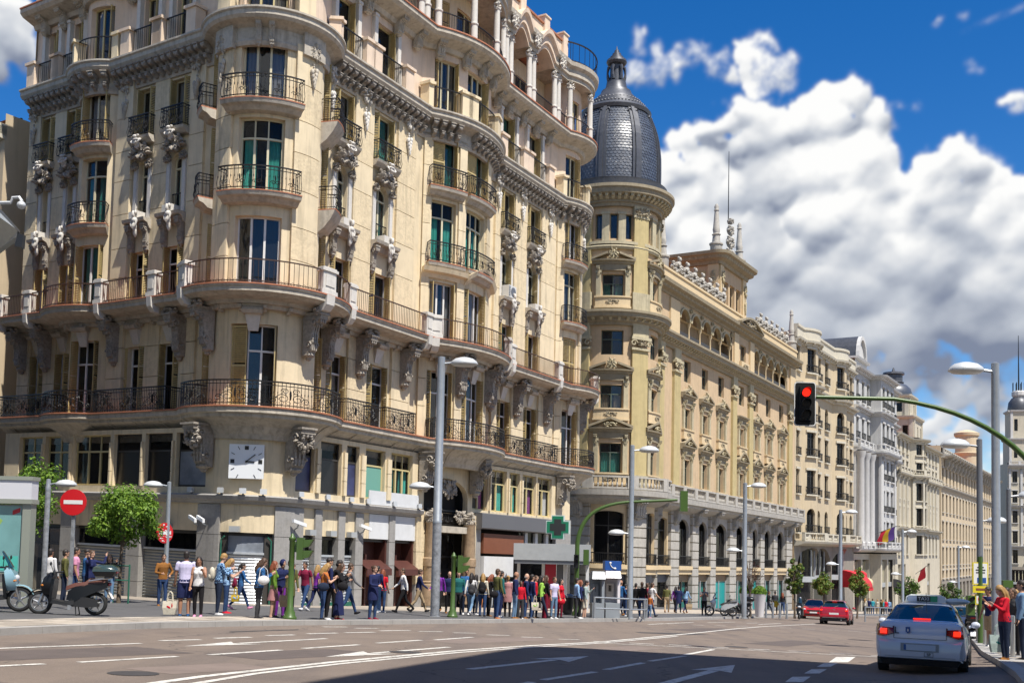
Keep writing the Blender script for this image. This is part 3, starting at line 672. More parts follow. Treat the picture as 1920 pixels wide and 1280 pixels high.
    # ---- small balconies on F3 / F4 of turret, bows and flanks
    for a, b, o in ((16.35, 19.3, .62), (29.75, 31.75, .5), (31.95, 34.5, .5), (44.9, 46.95, .5), (5.2, 7.2, .5), (20.75, 21.75, .75), (14.55, 15.45, .75)):
        for z in (F3, F4):
            if a < 20.7 or a > 21:
                q = MB(); sweep(q, P, a, b, [(-.05, z-.42), (o*.5, z-.36), (o*.75, z-.2), (o*1.0, z-.14), (o*1.08, z+.02), (-.05, z+.02)]); q.build('balcony_slab', 'stone_trim', AP)
            else:
                q = MB(); sweep(q, P, a, b, [(-.05, z-1.0), (o*.4, z-.75), (o*.8, z-.4), (o, z-.14), (o*1.08, z+.02), (-.05, z+.02)]); q.build('balcony_slab', 'stone_trim', AP)
            q = MB(); sweep(q, P, a, b, [(-.05, z+.023), (o*1.1, z+.023), (o*1.1, z+.07), (-.05, z+.07)]); q.build('slab_edge', 'tile_edge', AP)
            railing(AP, P, a+.04, b-.04, o*1.02, z+.07, 1.0, .13, 'iron', style=2, r=.012)
    # bow entablature between F2 and F3 (arched over the right half)
    for a, b in ((29.55, 32.0),):
        q = MB(); sweep(q, P, a, b, [(-.02, 13.45), (.12, 13.45), (.2, 13.65), (.42, 13.72), (.5, 13.95), (-.02, 13.95)]); q.build('moulding', 'stucco', AP)
    q = MB(); n = 18; prev = None
    for i in range(n+1):
        s = 32.0+2.8*i/n; zz = .62*sin(pi*i/n); ring = [P.at(s, o, z+zz) for o, z in [(-.02, 13.35), (.14, 13.35), (.25, 13.55), (.48, 13.62), (.58, 13.88), (-.02, 13.9)]]
        prev = (prev or [])+[ring]
    q.loft(prev); q.build('arched_moulding', 'stucco', AP)
    # ---- side windows: white surrounds, crowns, F4 balconettes, F3 consoles with figureheads
    for k in side:
        a, b = W[k]; t = (a+b)/2; a += .2; b -= .2
        for sg in (-1, 1):
            q = MB(); e = a if sg < 0 else b; lo, hi = (e-.24, e-.02) if sg < 0 else (e+.02, e+.24); pbox(q, P, lo, hi, -.02, .1, F3+.05, 16.75); q.build('window_surround', 'stone_white', AP)
            place(AP, 'capital', P, (lo+hi)/2, .05, 16.75, 'capital', 'stone_carved', (.55, .7, .7))
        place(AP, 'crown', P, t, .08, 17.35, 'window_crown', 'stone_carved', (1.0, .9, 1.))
        place(AP, 'bust', P, t, .3, 17.75, 'carved_figure', 'stone_white', (.95, .8, .5))
        z = F4; q = MB(); sweep(q, P, a-.4, b+.4, [(-.05, z-.34), (.25, z-.3), (.42, z-.12), (.46, z), (-.05, z)]); q.build('balcony_slab', 'stone_trim', AP)
        railing(AP, P, a-.34, b+.34, .44, z+.0, .95, .12, 'iron', style=2)
        z = F3; q = MB(); sweep(q, P, a-.4, b+.4, [(-.05, z-.5), (.18, z-.42), (.3, z-.2), (.5, z-.12), (.54, z+.02), (-.05, z+.02)]); q.build('window_sill', 'stone_trim', AP)
        for sg in (-1, 1): place(AP, 'bracket_small', P, t+sg*(b-a+.1)*.62, .05, z-.3, 'bracket', 'stone_carved', (.75, .55, 1.))
        q = MB(); pbox(q, P, t-.34, t+.3, .0, .5, z+.022, z+.36); q.build('sill_block', 'stone_white', AP)
        place(AP, 'bust', P, t+.16, .35, z-.25, 'carved_figure', 'stone_white', (.62, .7, .95))
        railing(AP, P, a+.02, b-.02, -.08, z+.05, .95, .1, 'iron', (0, 0), 0, .01, 'window_guard')
    # ---- upper cornice: frieze, modillions, ledge; garland drops
    q = MB(); sweep(q, P, 0, END, [(-.1, 20.55), (.1, 20.55), (.16, 20.72), (.12, 20.8), (.12, 21.3), (.3, 21.4), (.62, 21.5), (.72, 21.62), (.72, 21.8), (.8, 21.86), (.8, 21.94), (-.1, 21.94)]); q.build('cornice', 'stone_trim', AP)
    for a, b in ((.2, 4.1), (4.6, 7.1), (7.5, 14.2), (22.2, 29.2), (29.7, 31.4), (32.2, 36), (37.0, 44.2), (44.6, 48.5)):
        modillions(AP, P, a, b, .1, 21.4, .42, 'modillion', 1.0); modillions(AP, P, a, b, .1, 20.92, .42, 'leaf_frieze', .7)
    for t in (16.0, 19.9): 
        q = MB(); pbox(q, P, t-.55, t+.55, .1, .32, 20.45, 21.5); q.build('frieze_block', 'stone_trim', AP)
    for t in (17.6, 18.1): place(AP, 'bracket_small', P, t, .12, 21.45, 'bracket', 'stone_trim', (.6, .5, .8))
    for t in (.5, 8.2, 13.2, 15.9, 19.9, 22.0, 24.6, 28.0, 37.2, 39.9, 43.3, 47.1): place(AP, 'garland', P, t, .14, 21.2, 'garland', 'stone_white' if t > 21 else 'stone_trim', (1, 1, 1.15))
    # ---- F5
    W5 = {k: W[k] for k in W if k not in ('FR', 'FL')}
    q = MB(); wall(q, P, 0, END, 21.94, 25.3, [(a, b, 22.3, 24.95) for a, b in W5.values()], -.1, .34); q.build('wall', 'stucco_pink', AP)
    for k, (a, b) in W5.items():
        window(AP, P, a, b, 22.3, 24.95, -.4, 3 if k in ('T', 'C1', 'C2') else 2 if k in ('E', 'LB') else 1, None, 0, 'frame_cream' if k in ('C1', 'C2', 'E') else 'frame_yellow', 'glass', None, 1, [(1, 'rev')]+([(-1, 'rev')] if k in ('C1',) else []))
        railing(AP, P, a-.1, b+.1, .38, 21.95, 1.25, .15, 'iron', (1, 1), 0, .011)
        sd = k in side
        for e in ((a-.55), (b+.55)):
            q = MB(); pbox(q, P, e-.32, e+.32, .0, .55, 21.945, 23.2); pbox(q, P, e-.4, e+.4, -.02, .64, 23.2, 23.34); q.build('parapet_block', 'stucco_pink' if sd else 'stucco', AP)
        if sd:
            for e in ((a-.2), (b+.2)):
                q = MB(); pbox(q, P, e-.12, e+.12, -.1, .12, 21.945, 25.0); pbox(q, P, e-.16, e+.16, -.1, .16, 25.0, 25.14); pbox(q, P, e-.16, e+.16, -.1, .3, 23.2, 23.32); pbox(q, P, e-.14, e+.14, -.1, .26, 21.945, 23.2); q.build('window_surround', 'stone_white', AP)
    # ---- F6 slab, its brackets, loggia
    q = MB(); sweep(q, P, 0, END, [(-.2, 25.3), (.1, 25.3), (.2, 25.5), (.5, 25.6), (.8, 25.7), (.95, 25.85), (.95, 26.05), (-.2, 26.05)]); q.build('balcony_slab', 'stone_trim', AP)
    q = MB(); sweep(q, P, 0, END, [(-.2, 26.053), (1.0, 26.053), (1.0, 26.12), (-.2, 26.12)]); q.build('slab_edge', 'tile_edge', AP)
    for t in (1.0, 2.6, 4.2, 8.2, 10.6, 13.2, 22.4, 24.6, 27.0, 28.6, 30.2, 31.8, 33.2, 34.6, 36.9, 38.2, 39.8, 41.4, 43.0): place(AP, 'bracket_small', P, t, .0, 25.62, 'bracket', 'stone_trim', (1.1, .9, .7))
    q = MB(); wall(q, P, 0, 44.3, 26.12, 29.6, [(a, b, 26.2, 28.6) for k, (a, b) in W5.items() if k != 'E'], -1.0, .2); q.build('wall', 'stucco', AP); q = MB(); wall(q, P, 44.3, END, 26.12, 29.6, [(*W['E'], 26.2, 28.6), (48.2, 49.2, 26.2, 28.6)], -.1, .2); q.poly([P.at(44.3, o, z) for o, z in ((-.1, 26.12), (-1.0, 26.12), (-1.0, 29.6), (-.1, 29.6))]); q.build('wall', 'stucco_pink', AP)
    for k, (a, b) in W5.items(): window(AP, P, a, b, 26.2, 28.6, -1.18 if k != 'E' else -.28, 2, None, 0, 'frame_yellow', 'glass', None, 1, [(-1, 'closed'), (1, 'closed')] if k in ('C1', 'A1') else [])
    col = MB(); col.lathe([(.24, 0), (.24, .12), (.19, .16), (.19, .9), (.23, .95), (.23, 1.02), (.175, 1.06), (.16, 2.75), (.2, 2.8), (.2, 2.86)], n=14); cme = col.mesh('column', ['stone_white'], True, 35)
    cols = [1.0, 4.1, 7.7, 8.3, 10.5, 13.0, 24.0, 25.3, 25.8, 28.3, 28.8, 29.9, 31.9, 33.9, 35.6, 37.1, 37.6, 39.75, 40.25, 42.9, 43.4, 45.0, 46.9]
    for t in cols:
        x, y, z = P.at(t, .5, 26.12); c = obj('column', cme, AP, None, Matrix.Translation((x, y, z)))
        place(AP, 'capital', P, t, .35, 29.1, 'capital', 'stone_white', (.75, .9, 1.0)); 
    cr = [q_ for q_ in cols if q_ > 22]+[48.6]
    for a, b in zip(cr, cr[1:]):
        if b-a > 1: railing(AP, P, a+.2, b-.2, .5, 26.12, 1.0, .12, 'iron', (0, 0), 1 if b-a > 3 else 0, .011)
    railing(AP, P, 47.1, 50.5, .85, 26.12, 1.0, .13, 'iron', (0, 1), 0, .012)
    # entablature over the loggia with raised arches between column pairs, attic, roof
    for a, b, hump in ((22.2, 24.3, 0), (24.3, 28.5, 0), (28.5, 36.8, 0), (36.8, 37.9, 0), (37.9, 39.45, 1), (39.45, 40.55, 0), (40.55, 42.6, 1), (42.6, 44.3, 0), (44.3, 50.6, 0), (0, 14.6, 0), (14.6, 22.2, 0)):
        q = MB(); rings = []; n = 12 if hump else 1
        for i, s in enumerate([a+(b-a)*j/n for j in range(n+1)] if hump else P.st(a, b)):
            h = .75*sin(pi*i/n) if hump else 0
            rings.append([P.at(s, o, z) for o, z in [(-1.0, 29.4+h), (.62, 29.4+h), (.62, 29.65+h), (.75, 29.7+h), (.75, 30.1+h), (.95, 30.25+h), (.98, 30.5+h), (-1.0, 30.5+h)]])
        q.loft(rings); q.build('entablature', 'stone_trim' if not hump else 'stucco_pink', AP)
    for t in (37.35, 40.0, 43.2): place(AP, 'cartouche', P, t, .8, 29.95, 'cartouche', 'stone_white', (.8, .8, .9))
    q = MB(); sweep(q, P, 0, 44.3, [(-.2, 30.5), (.5, 30.5), (.5, 31.6), (-.2, 31.6)]); q.build('parapet', 'stucco_pink', AP)
    q = MB(); sweep(q, P, 0, 44.3, [(-.3, 31.603), (.6, 31.603), (.6, 31.72), (-.3, 31.72)]); q.build('coping', 'roof_tile', AP)
    for t in (36.0, 38.7, 41.6, 44.0):
        q = MB(); pbox(q, P, t-.3, t+.3, -.25, .66, 30.6, 32.1); pbox(q, P, t-.36, t+.36, -.3, .72, 32.1, 32.2); q.build('parapet_block', 'stucco_pink', AP)
    railing(AP, P, 44.6, 50, .85, 30.5, 1.25, .35, 'iron', (0, 1), 0, .016)
    # flat roof and the blank rear so that light does not leak in
    q = MB(); ring = [P.at(t, -.3, 29.7) for t in P.st(0, END)]; back = [(-12, 75, 29.7)]; q.poly(ring+[(ring[-1][0]-10, ring[-1][1]+12, 29.7), (ring[0][0]+4, ring[0][1]+30, 29.7)]); q.build('roof', 'roof_tile', AP)
    q = MB(); a0 = P.at(0, 0, 0); a1 = P.at(END, 0, 0); bk = [(a1[0], a1[1]), (a1[0]-10, a1[1]+12), (a0[0]+4, a0[1]+30), (a0[0], a0[1])]
    for (x, y), (x2, y2) in zip(bk, bk[1:]): q.poly([(x, y, -6), (x2, y2, -6), (x2, y2, 30), (x, y, 30)])
    q.build('rear_wall', 'stucco', AP)
apartment()

def apartment_base():
    P = PG; zc = 1.62
    # mezzanine
    mz = [(1.2, 3.1, 2), (3.36, 5.3, 2), (5.56, 8.3, 3), (8.56, 10.5, 0), (10.76, 12.55, 0), (12.82, 14.75, 0), (18.95, 20.1, 0), (20.5, 21.92, 0), (22.28, 23.16, 0), (23.62, 25.1, 1), (25.56, 27.3, 3), (32.75, 34.3, 2), (34.58, 36.3, 2), (36.58, 37.78, 2), (38.08, 39.66, 2), (39.86, 41.6, 2)]
    ops = [(a, b, 1.95, 4.25) for a, b, k in mz]+[(28.3, 32.3, zc, 3.4, .9)]
    q = MB(); wall(q, P, 0, 44, zc, 4.45, ops, 0, .3); q.build('wall', 'stucco', AP)
    q = MB(); sweep(q, P, .1, 44, [(-1.0, -5), (-1.0, 4.4), (-1.2, 4.4), (-1.2, -5)]); sweep(q, P, .1, 44, [(-.32, 1.2), (-.32, 1.55), (-1.0, 1.55), (-1.0, 1.2)]); q.build('shade_backing', 'shade_backing', AP)
    fills = ['glass_dark', 'glass_dark', 'glass_dark', 'poster_black', 'poster_black', 'poster_grey', 'poster_blue', 'poster_black', 'poster_blue', 'blind_green', 'glass_clear', 'glass_clear', 'glass_clear', 'glass_clear', 'glass_clear', 'glass_clear']
    cur = [None]*10+['curtain_teal', 'curtain_pink', 'curtain_teal', 'curtain_teal', 'curtain_purple', 'curtain_white']
    for (a, b, k), f, c in zip(mz, fills, cur):
        window(AP, P, a, b, 1.95, 4.25, -.26, max(1, k), 3.5, 0, 'frame_yellow' if k else 'frame_dark', 'glass_dark' if not f.startswith('glass') else f, c, .75)
        if not f.startswith('glass'):
            q = MB(); pquad(q, P, a+.03, b-.03, -.2, 1.98, 3.47); q.build('window_film', f, AP)
    for i, ((a, b, _), (a2, b2, _)) in enumerate(zip(mz, mz[1:])):
        if a2-b < 1.2 and a2 > b:
            for z0, z1 in ((1.95, 2.6), (2.6, 3.2), (3.2, 3.9)):
                q = MB(); pbox(q, P, b+.08, a2-.08, -.02, .12, z0+.012, z1-.012); q.build('pilaster_block', 'stucco', AP)
    # big leaf brackets under the corner balcony and over the portal
    for t, sc in ((14.95, 1.0), (18.6, 1.0), (28.0, .9), (32.6, .9), (42.3, .8)):
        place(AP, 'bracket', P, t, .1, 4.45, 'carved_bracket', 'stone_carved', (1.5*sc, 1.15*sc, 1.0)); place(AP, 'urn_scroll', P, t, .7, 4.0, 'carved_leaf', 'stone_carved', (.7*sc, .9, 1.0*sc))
    # shop cornice and fascia
    q = MB(); sweep(q, P, 0, 27.9, [(-.1, 1.28), (.1, 1.28), (.16, 1.38), (.3, 1.44), (.36, 1.6), (.3, 1.66), (-.1, 1.66)]); q.build('cornice', 'granite', AP)
    q = MB(); wall(q, P, 0, 24.0, .12, 1.3, [], 0, .3); q.build('fascia', 'stucco', AP)
    q = MB(); pbox(q, P, 24.0, 27.7, -.1, .03, .12, 1.26); pbox(q, P, 23.9, 27.8, .001, .05, 1.7, 2.35); q.build('fascia', 'fascia_white', AP)
    # piers of grey granite with joints
    pier = [(.2, 1.2), (5.0, 6.0), (9.85, 10.75), (14.45, 15.7), (17.95, 19.45), (20.2, 20.65), (21.75, 22.2), (22.95, 23.5), (25.45, 25.9)]
    pz = {(14.45, 15.7): 1.28, (17.95, 19.45): 1.28}
    for a, b in pier:
        top = 1.26; z = -5.2; hs = [-5.2, -2.2, -1.1, .0, top]
        for z0, z1 in zip(hs, hs[1:]):
            q = MB(); pbox(q, P, a, b, -.25, .1, z0+.01, z1-.01); q.build('pier_block', 'granite', AP)
    # shuttered shop bays: (a, b, kind)
    bays = [(1.2, 5.0, 'shopwin'), (6.0, 9.85, 'grey'), (10.75, 14.45, 'grey'), (15.7, 17.95, 'corner'), (19.45, 20.2, 'steel'), (20.65, 21.75, 'steel'), (22.2, 22.95, 'steel'), (23.5, 25.45, 'door1'), (25.9, 27.6, 'door2')]
    for a, b, k in bays:
        q = MB(); pbox(q, P, a, b, -.3, -.18, -.02, .12); q.build('lintel', 'frame_dark', AP)
        if k in ('grey', 'steel', 'corner'):
            aa, bb = (a+.28, b-.35) if k == 'corner' else (a+.04, b-.04); zt = -.72
            q = MB(); pquad(q, P, aa, bb, -.2, zt, -.02, 0); q.build('transom_pane', 'glass_dark' if k != 'corner' else 'poster_grey', AP)
            q = MB(); pbox(q, P, aa, bb, -.22, -.1, zt-.05, zt+.04); q.build('shutter_box', 'steel_shutter', AP)
            n = 22; zb = -3.6; q = MB(); prof = []
            for i in range(n*2+1): prof.append((-.16 if i % 2 else -.2, zt-.05-(zt-.05-zb)*i/(2*n)))
            q.loft([[P.at(t, o, z) for o, z in prof] for t in P.st(aa, bb)], 0, False); q.build('roller_shutter', 'steel_shutter' if k != 'grey' else 'steel_shutter_grey', AP)
            if k == 'corner':
                for e0, e1 in ((a, aa), (bb, b)):
                    q = MB(); pbox(q, P, e0, e1, -.3, -.1, -3.6, .0); q.build('door_jamb', 'frame_dark', AP)
                for e in (a+.08, b-.1):
                    q = MB(); q.tube([P.at(e, .02, -3.1), P.at(e, .02, -.2), P.at(e+(.15 if e < 17 else -.15), .02, -.05)], .035, 6); q.build('drain_pipe', 'green_paint', AP)
            elif k == 'steel':
                q = MB(); pbox(q, P, a, b, -.14, -.02, -3.4, -2.75); q.build('base_panel', 'green_paint', AP)
        elif k == 'shopwin':
            window(AP, P, a, b, -3.4, -.05, -.2, 3, -.8, 0, 'frame_dark', 'glass')
        else:
            q = MB(); pbox(q, P, a+.02, b-.02, -.8, -.7, -3.6, .1); q.build('door_panel', 'wood_brown', AP)
            q = MB(); e = a+(b-a)*.35; pbox(q, P, e, e+.1, -.7, -.3, -3.6, -.6); pbox(q, P, b-.12, b, -.7, -.05, -3.6, .1); q.build('door_frame', 'wood_brown', AP)
            q = MB(); sweep(q, P, a+.05, b-.05, [(-.3, -.85), (.35, -1.25), (.36, -1.55), (.33, -1.55), (.32, -1.27), (-.3, -.9)]); q.build('awning', 'wood_brown', AP)
            for i in range(2):
                q = MB(); pbox(q, P, a, b, -.7, -.3+.25*(1-i), -3.8, -3.45+.17*i); q.build('step', 'granite_dark', AP)
    # entrance portal: stone frame, two marble columns, recessed door, fanlight
    for a, b in ((27.6, 28.3), (32.3, 33.0)):
        for z0, z1 in ((-5.2, -2.0), (-2.0, -.4), (-.4, zc)):
            q = MB(); pbox(q, P, a, b, -.3, .12, z0+.01, z1-.01); q.build('pier_block', 'stucco_rough' if z0 > -2.1 else 'granite', AP)
    cm = MB(); cm.lathe([(.46, 0), (.46, 1.0), (.40, 1.05), (.42, 1.15), (.36, 1.2), (.36, 1.9), (.4, 1.93), (.4, 2.3), (.33, 2.36), (.3, 4.0), (.34, 4.1)], n=16); cme = cm.mesh('column', ['marble'], True, 35)
    for t in (28.55, 32.0):
        x, y, z = P.at(t, .35, -2.8); obj('column', cme, AP, None, Matrix.Translation((x, y, z-.2))); place(AP, 'capital', P, t, .1, 1.35, 'capital', 'stone_carved', (1.2, 1.3, 1.2))
    q = MB(); pbox(q, P, 28.3, 32.3, -.9, -.8, -5, 3.4); q.build('door_recess', 'shade_backing', AP)
    window(AP, P, 28.75, 31.85, -4.0, .6, -.55, 2, -.6, 0, 'iron', 'glass_dark', None, 1)
    q = MB(); pbox(q, P, 28.5, 32.1, -.5, .4, .62, .95); q.build('portal_lintel', 'stone_trim', AP)
    for t, z, sc in ((29.2, 1.5, .8), (30.3, 2.9, 1.1), (31.4, 1.5, .8)): place(AP, 'urn_scroll', P, t, .05, z, 'carved_leaf', 'stone_carved', (sc, .5, sc))
    railing(AP, P, 28.7, 31.9, -.1, .96, .8, .13, 'iron', (0, 0), 2, .014)
    # pharmacy and shop fronts right of the portal
    q = MB(); sweep(q, P, 33.0, 41.9, [(-.1, .95), (.45, .95), (.5, 1.0), (.5, 1.75), (.42, 1.8), (-.1, 1.8)]); q.build('fascia', 'fascia_dark', AP)
    q = MB(); pbox(q, P, 33.0, 33.5, -.3, .12, -5.5, .95); q.build('pier_block', 'granite', AP)
    q = MB(); pbox(q, P, 33.6, 37.9, -.2, .25, -.35, .72); q.build('fascia', 'fascia_brown', AP)
    q = MB(); pbox(q, P, 33.6, 36.7, -.2, .3, -1.6, -.5); q.build('fascia', 'fascia_white', AP)
    q = MB(); pbox(q, P, 37.95, 42.0, -.2, -.1, -.8, .94); q.build('upper_panel', 'glass_dark', AP)
    for s in (38.4, 39.6, 40.9):
        q = MB(); pbox(q, P, s, s+.3, -.1, .05, -.8, .93); q.build('mullion', 'fascia_white', AP)
    window(AP, P, 33.6, 36.7, -5.0, -1.62, -.15, 2, None, 0, 'fascia_grey', 'glass_dark')
    q = MB(); rr = []
    for i in range(13):
        a = pi*i/12; c = 35.15; rr.append(((c-1.5*cos(a)*1.0), -3.4+1.75*sin(a), (c-1.15*cos(a)), -3.5+1.45*sin(a)))
    for (s0, z0, t0, y0), (s1, z1, t1, y1) in zip(rr, rr[1:]): q.poly([P.at(s0, -.03, z0), P.at(s1, -.03, z1), P.at(t1, -.03, y1), P.at(t0, -.03, y0)][::-1])
    mat('paint_orange', (.55, .2, .06), .5); q.build('painted_arch', 'paint_orange', AP)
    for s, m_ in ((37.1, 'fascia_white'), (38.3, 'paint_red'), (39.2, 'fascia_white'), (40.3, 'frame_dark'), (41.3, 'fascia_grey')):
        mat('paint_red', (.45, .01, .03), .4); q = MB(); pbox(q, P, s, s+.75, -.35, -.05, -5.5, -1.9); q.build('door_panel', m_, AP)
    q = MB(); pbox(q, P, 36.7, 42.5, -.5, -.4, -5.5, -1.85); q.build('shop_glass', 'glass_dark', AP)
    q = MB(); pbox(q, P, 42.0, 44, -.3, .1, -5.5, 1.9); q.build('pier_block', 'granite', AP)
apartment_base()
# ---------------------------------------------------------------- ground: road, pavements, kerbs, paint
def asphalt():
    m = mat('asphalt', (.20, .155, .122), .9, var=.22, vscale=.7, bump=.5, bscale=90)
    nt = m.node_tree; N = nt.nodes; L = nt.links; b = N['Principled BSDF']; src = b.inputs['Base Color'].links[0].from_socket
    g = N.new('ShaderNodeNewGeometry'); mp = N.new('ShaderNodeMapping'); mp.inputs['Rotation'].default_value = (0, 0, radians(-32)); mp.inputs['Scale'].default_value = (.9, .05, .5); mp.vector_type = 'TEXTURE' if False else 'POINT'
    mp.inputs['Rotation'].default_value = (0, 0, radians(31.8)); L.new(g.outputs['Position'], mp.inputs[0])
    n = N.new('ShaderNodeTexNoise'); n.inputs['Scale'].default_value = 1.3; n.inputs['Detail'].default_value = 4; L.new(mp.outputs[0], n.inputs['Vector'])
    r = N.new('ShaderNodeMapRange'); L.new(n.outputs[0], r.inputs[0]); r.inputs[1].default_value = .45; r.inputs[2].default_value = .7; r.inputs[4].default_value = .55
    x = N.new('ShaderNodeMix'); x.data_type = 'RGBA'; L.new(r.outputs[0], x.inputs[0]); L.new(src, x.inputs[6]); x.inputs[7].default_value = (.085, .07, .066, 1)
    sp = N.new('ShaderNodeTexNoise'); sp.inputs['Scale'].default_value = 55; sp.inputs['Detail'].default_value = 3; L.new(g.outputs['Position'], sp.inputs['Vector'])
    r2 = N.new('ShaderNodeMapRange'); L.new(sp.outputs[0], r2.inputs[0]); r2.inputs[1].default_value = .5; r2.inputs[2].default_value = .75; r2.inputs[4].default_value = .5
    x2 = N.new('ShaderNodeMix'); x2.data_type = 'RGBA'; L.new(r2.outputs[0], x2.inputs[0]); L.new(x.outputs[2], x2.inputs[6]); x2.inputs[7].default_value = (.29, .235, .21, 1)
    vo = N.new('ShaderNodeTexVoronoi'); vo.feature = 'DISTANCE_TO_EDGE'; vo.inputs['Scale'].default_value = .22; wn = N.new('ShaderNodeTexNoise'); wn.inputs['Scale'].default_value = .8; wn.inputs['Detail'].default_value = 5; L.new(g.outputs['Position'], wn.inputs['Vector'])
    ad = N.new('ShaderNodeVectorMath'); ad.operation = 'MULTIPLY_ADD'; L.new(wn.outputs['Color'], ad.inputs[0]); ad.inputs[1].default_value = (2.2, 2.2, 0); L.new(g.outputs['Position'], ad.inputs[2]); L.new(ad.outputs[0], vo.inputs['Vector'])
    r3 = N.new('ShaderNodeMapRange'); L.new(vo.outputs[0], r3.inputs[0]); r3.inputs[1].default_value = .0; r3.inputs[2].default_value = .008; r3.inputs[3].default_value = .75; r3.inputs[4].default_value = 0.
    x3 = N.new('ShaderNodeMix'); x3.data_type = 'RGBA'; L.new(r3.outputs[0], x3.inputs[0]); L.new(x2.outputs[2], x3.inputs[6]); x3.inputs[7].default_value = (.045, .04, .038, 1)
    ol = N.new('ShaderNodeTexNoise'); ol.inputs['Scale'].default_value = .45; ol.inputs['Detail'].default_value = 6; ol.inputs['Roughness'].default_value = .7; L.new(g.outputs['Position'], ol.inputs['Vector']); r4 = N.new('ShaderNodeMapRange'); L.new(ol.outputs[0], r4.inputs[0]); r4.inputs[1].default_value = .56; r4.inputs[2].default_value = .74; r4.inputs[4].default_value = .6
    x4 = N.new('ShaderNodeMix'); x4.data_type = 'RGBA'; L.new(r4.outputs[0], x4.inputs[0]); L.new(x3.outputs[2], x4.inputs[6]); x4.inputs[7].default_value = (.085, .068, .06, 1)
    L.new(x4.outputs[2], b.inputs['Base Color'])
asphalt()
mat('pave_dark', (.11, .108, .11), .75, var=.25, vscale=1.2, bump=.15, bscale=30, stain=(.07, .068, .068)); mat('pave_tan', (.48, .41, .33), .8, var=.18, vscale=3, bump=.2, bscale=40, grime=.35)
mat('pave_tan2', (.36, .31, .255), .8, var=.18, vscale=3, bump=.2, bscale=40, grime=.45); mat('pave_tan3', (.52, .455, .375), .8, var=.18, vscale=3, bump=.2, bscale=40, grime=.3)
mat('kerb_stone', (.40, .38, .355), .8, var=.2, vscale=3, bump=.2, bscale=50); mat('pave_grey', (.33, .31, .30), .8, var=.15, vscale=3, bump=.15, bscale=40, grime=.3); mat('db_sep', (.10, .095, .09), .9)
mat('road_paint', (.72, .69, .63), .7, var=.25, vscale=2.5, grime=1.0)

def slab_sheet(pts, dz, mb, m=0):
    mb.poly([(x, y, gz(x, y)+dz) for x, y in pts], m)
q = MB(); S = 900; n = 10
slab_sheet([(-S, -60), (S, -60), (S, S), (-S, S)], 0., q); ROAD = struct(q, 'road', 'asphalt')

def off(pl, d):
    """offset polyline to its left by d"""
    r = []
    for i, p in enumerate(pl):
        a = pl[max(0, i-1)]; b = pl[min(len(pl)-1, i+1)]; dx = b[0]-a[0]; dy = b[1]-a[1]; l = hypot(dx, dy); r.append((p[0]-dy/l*d, p[1]+dx/l*d))
    return r
KF = [tuple(ground(u, v)[:2]) for u, v in ((-160, 1201), (0, 1191), (150, 1183.5), (300, 1177), (450, 1173.5), (570, 1171.5))]
KF = [(KF[0][0]-6, KF[0][1]-9)]+KF+[(-2.6, 35.6), (.2, 40.6), (3.6, 46.3), (6.0, 50.6), (8.6, 55.4), (24.0, 88.0), (60, 152), (140, 290), (240, 470)]
KH = .13
def band(mb, pl, d0, d1, z, m=0):
    a = off(pl, d0) if d0 else pl; b = off(pl, d1)
    for i in range(len(pl)-1):
        p4 = [a[i], a[i+1], b[i+1], b[i]]; mb.poly([(x, y, gz(x, y)+z) for x, y in p4], m)
# pavement on the building side: one sheet out to behind the houses
q = MB(); far = off(KF, .3); bd = [(x-160, y+60) for x, y in KF]
for i in range(len(KF)-1): q.poly([(x, y, gz(x, y)+KH) for x, y in (far[i], far[i+1], bd[i+1], bd[i])])
PAVE = struct(q, 'pavement', 'pave_dark')
# paler strip of flags along the house fronts and the tan strip by the kerb
q = MB(); seg = [(-3.2, 45.6), (0, 50.8), (7.6, 62.5), (15, 76), (26, 96), (60, 158), (140, 300)]
band(q, seg, 0, 6, KH+.006); q2 = struct(q, 'paved_strip', 'pave_tan')
q = MB(); band(q, [(x-.2, y-.2) for x, y in ((-13.5, 41.8), (-9.3, 42.2), (-3.2, 45.6))], 0, 4, KH+.005); band(q, [(-24, 47.0), (-13.5, 41.8)], 0, 5, KH+.005); struct(q, 'paved_strip', 'pave_tan2')
def kerb(pl, h, w, mt, name='kerb_stone', L=1.0, upto=75, par=None):
    cum = 0; stones = []; 
    for (x0, y0), (x1, y1) in zip(pl, pl[1:]):
        l = hypot(x1-x0, y1-y0); k = max(1, int(round(l/L)))
        if hypot(x0, y0) > upto: k = 1
        dx = (x1-x0)/l; dy = (y1-y0)/l
        for i in range(k):
            a = l*i/k+.006; b = l*(i+1)/k-.006; pts = []
            for z in (-.1, h):
                for t, o in ((a, 0), (b, 0), (b, w), (a, w)):
                    x = x0+dx*t-dy*o; y = y0+dy*t+dx*o; pts.append((x, y, gz(x, y)+z))
            mb = MB(); mb.hexa(pts); o = mb.build(name, mt, par); stones.append(o)
    return stones
kerb(KF, KH+.008, .3, 'kerb_stone', par=PAVE)
def flags(pl, d0, rows, w, L, z, mats, par, seed=3, upto=200):
    r = random.Random(seed); me = None
    for k in range(rows):
        a = off(pl, d0+k*w)
        for (x0, y0), (x1, y1) in zip(a, a[1:]):
            l = hypot(x1-x0, y1-y0); n = max(1, int(round(l/L))); dx = (x1-x0)/l; dy = (y1-y0)/l
            for i in range(n):
                s0 = l*i/n+.008; s1 = l*(i+1)/n-.008; pts = []; dz = r.uniform(-.003, .004)
                if hypot(x0+dx*s0, y0+dy*s0) > upto: continue
                for zz in (-.05, z+dz):
                    for t, o in ((s0, .008), (s1, .008), (s1, w-.008), (s0, w-.008)):
                        x = x0+dx*t-dy*o; y = y0+dy*t+dx*o; pts.append((x, y, gz(x, y)+zz))
                mb = MB(); mb.hexa(pts); mb.build('paving_slab', r.choice(mats), par)
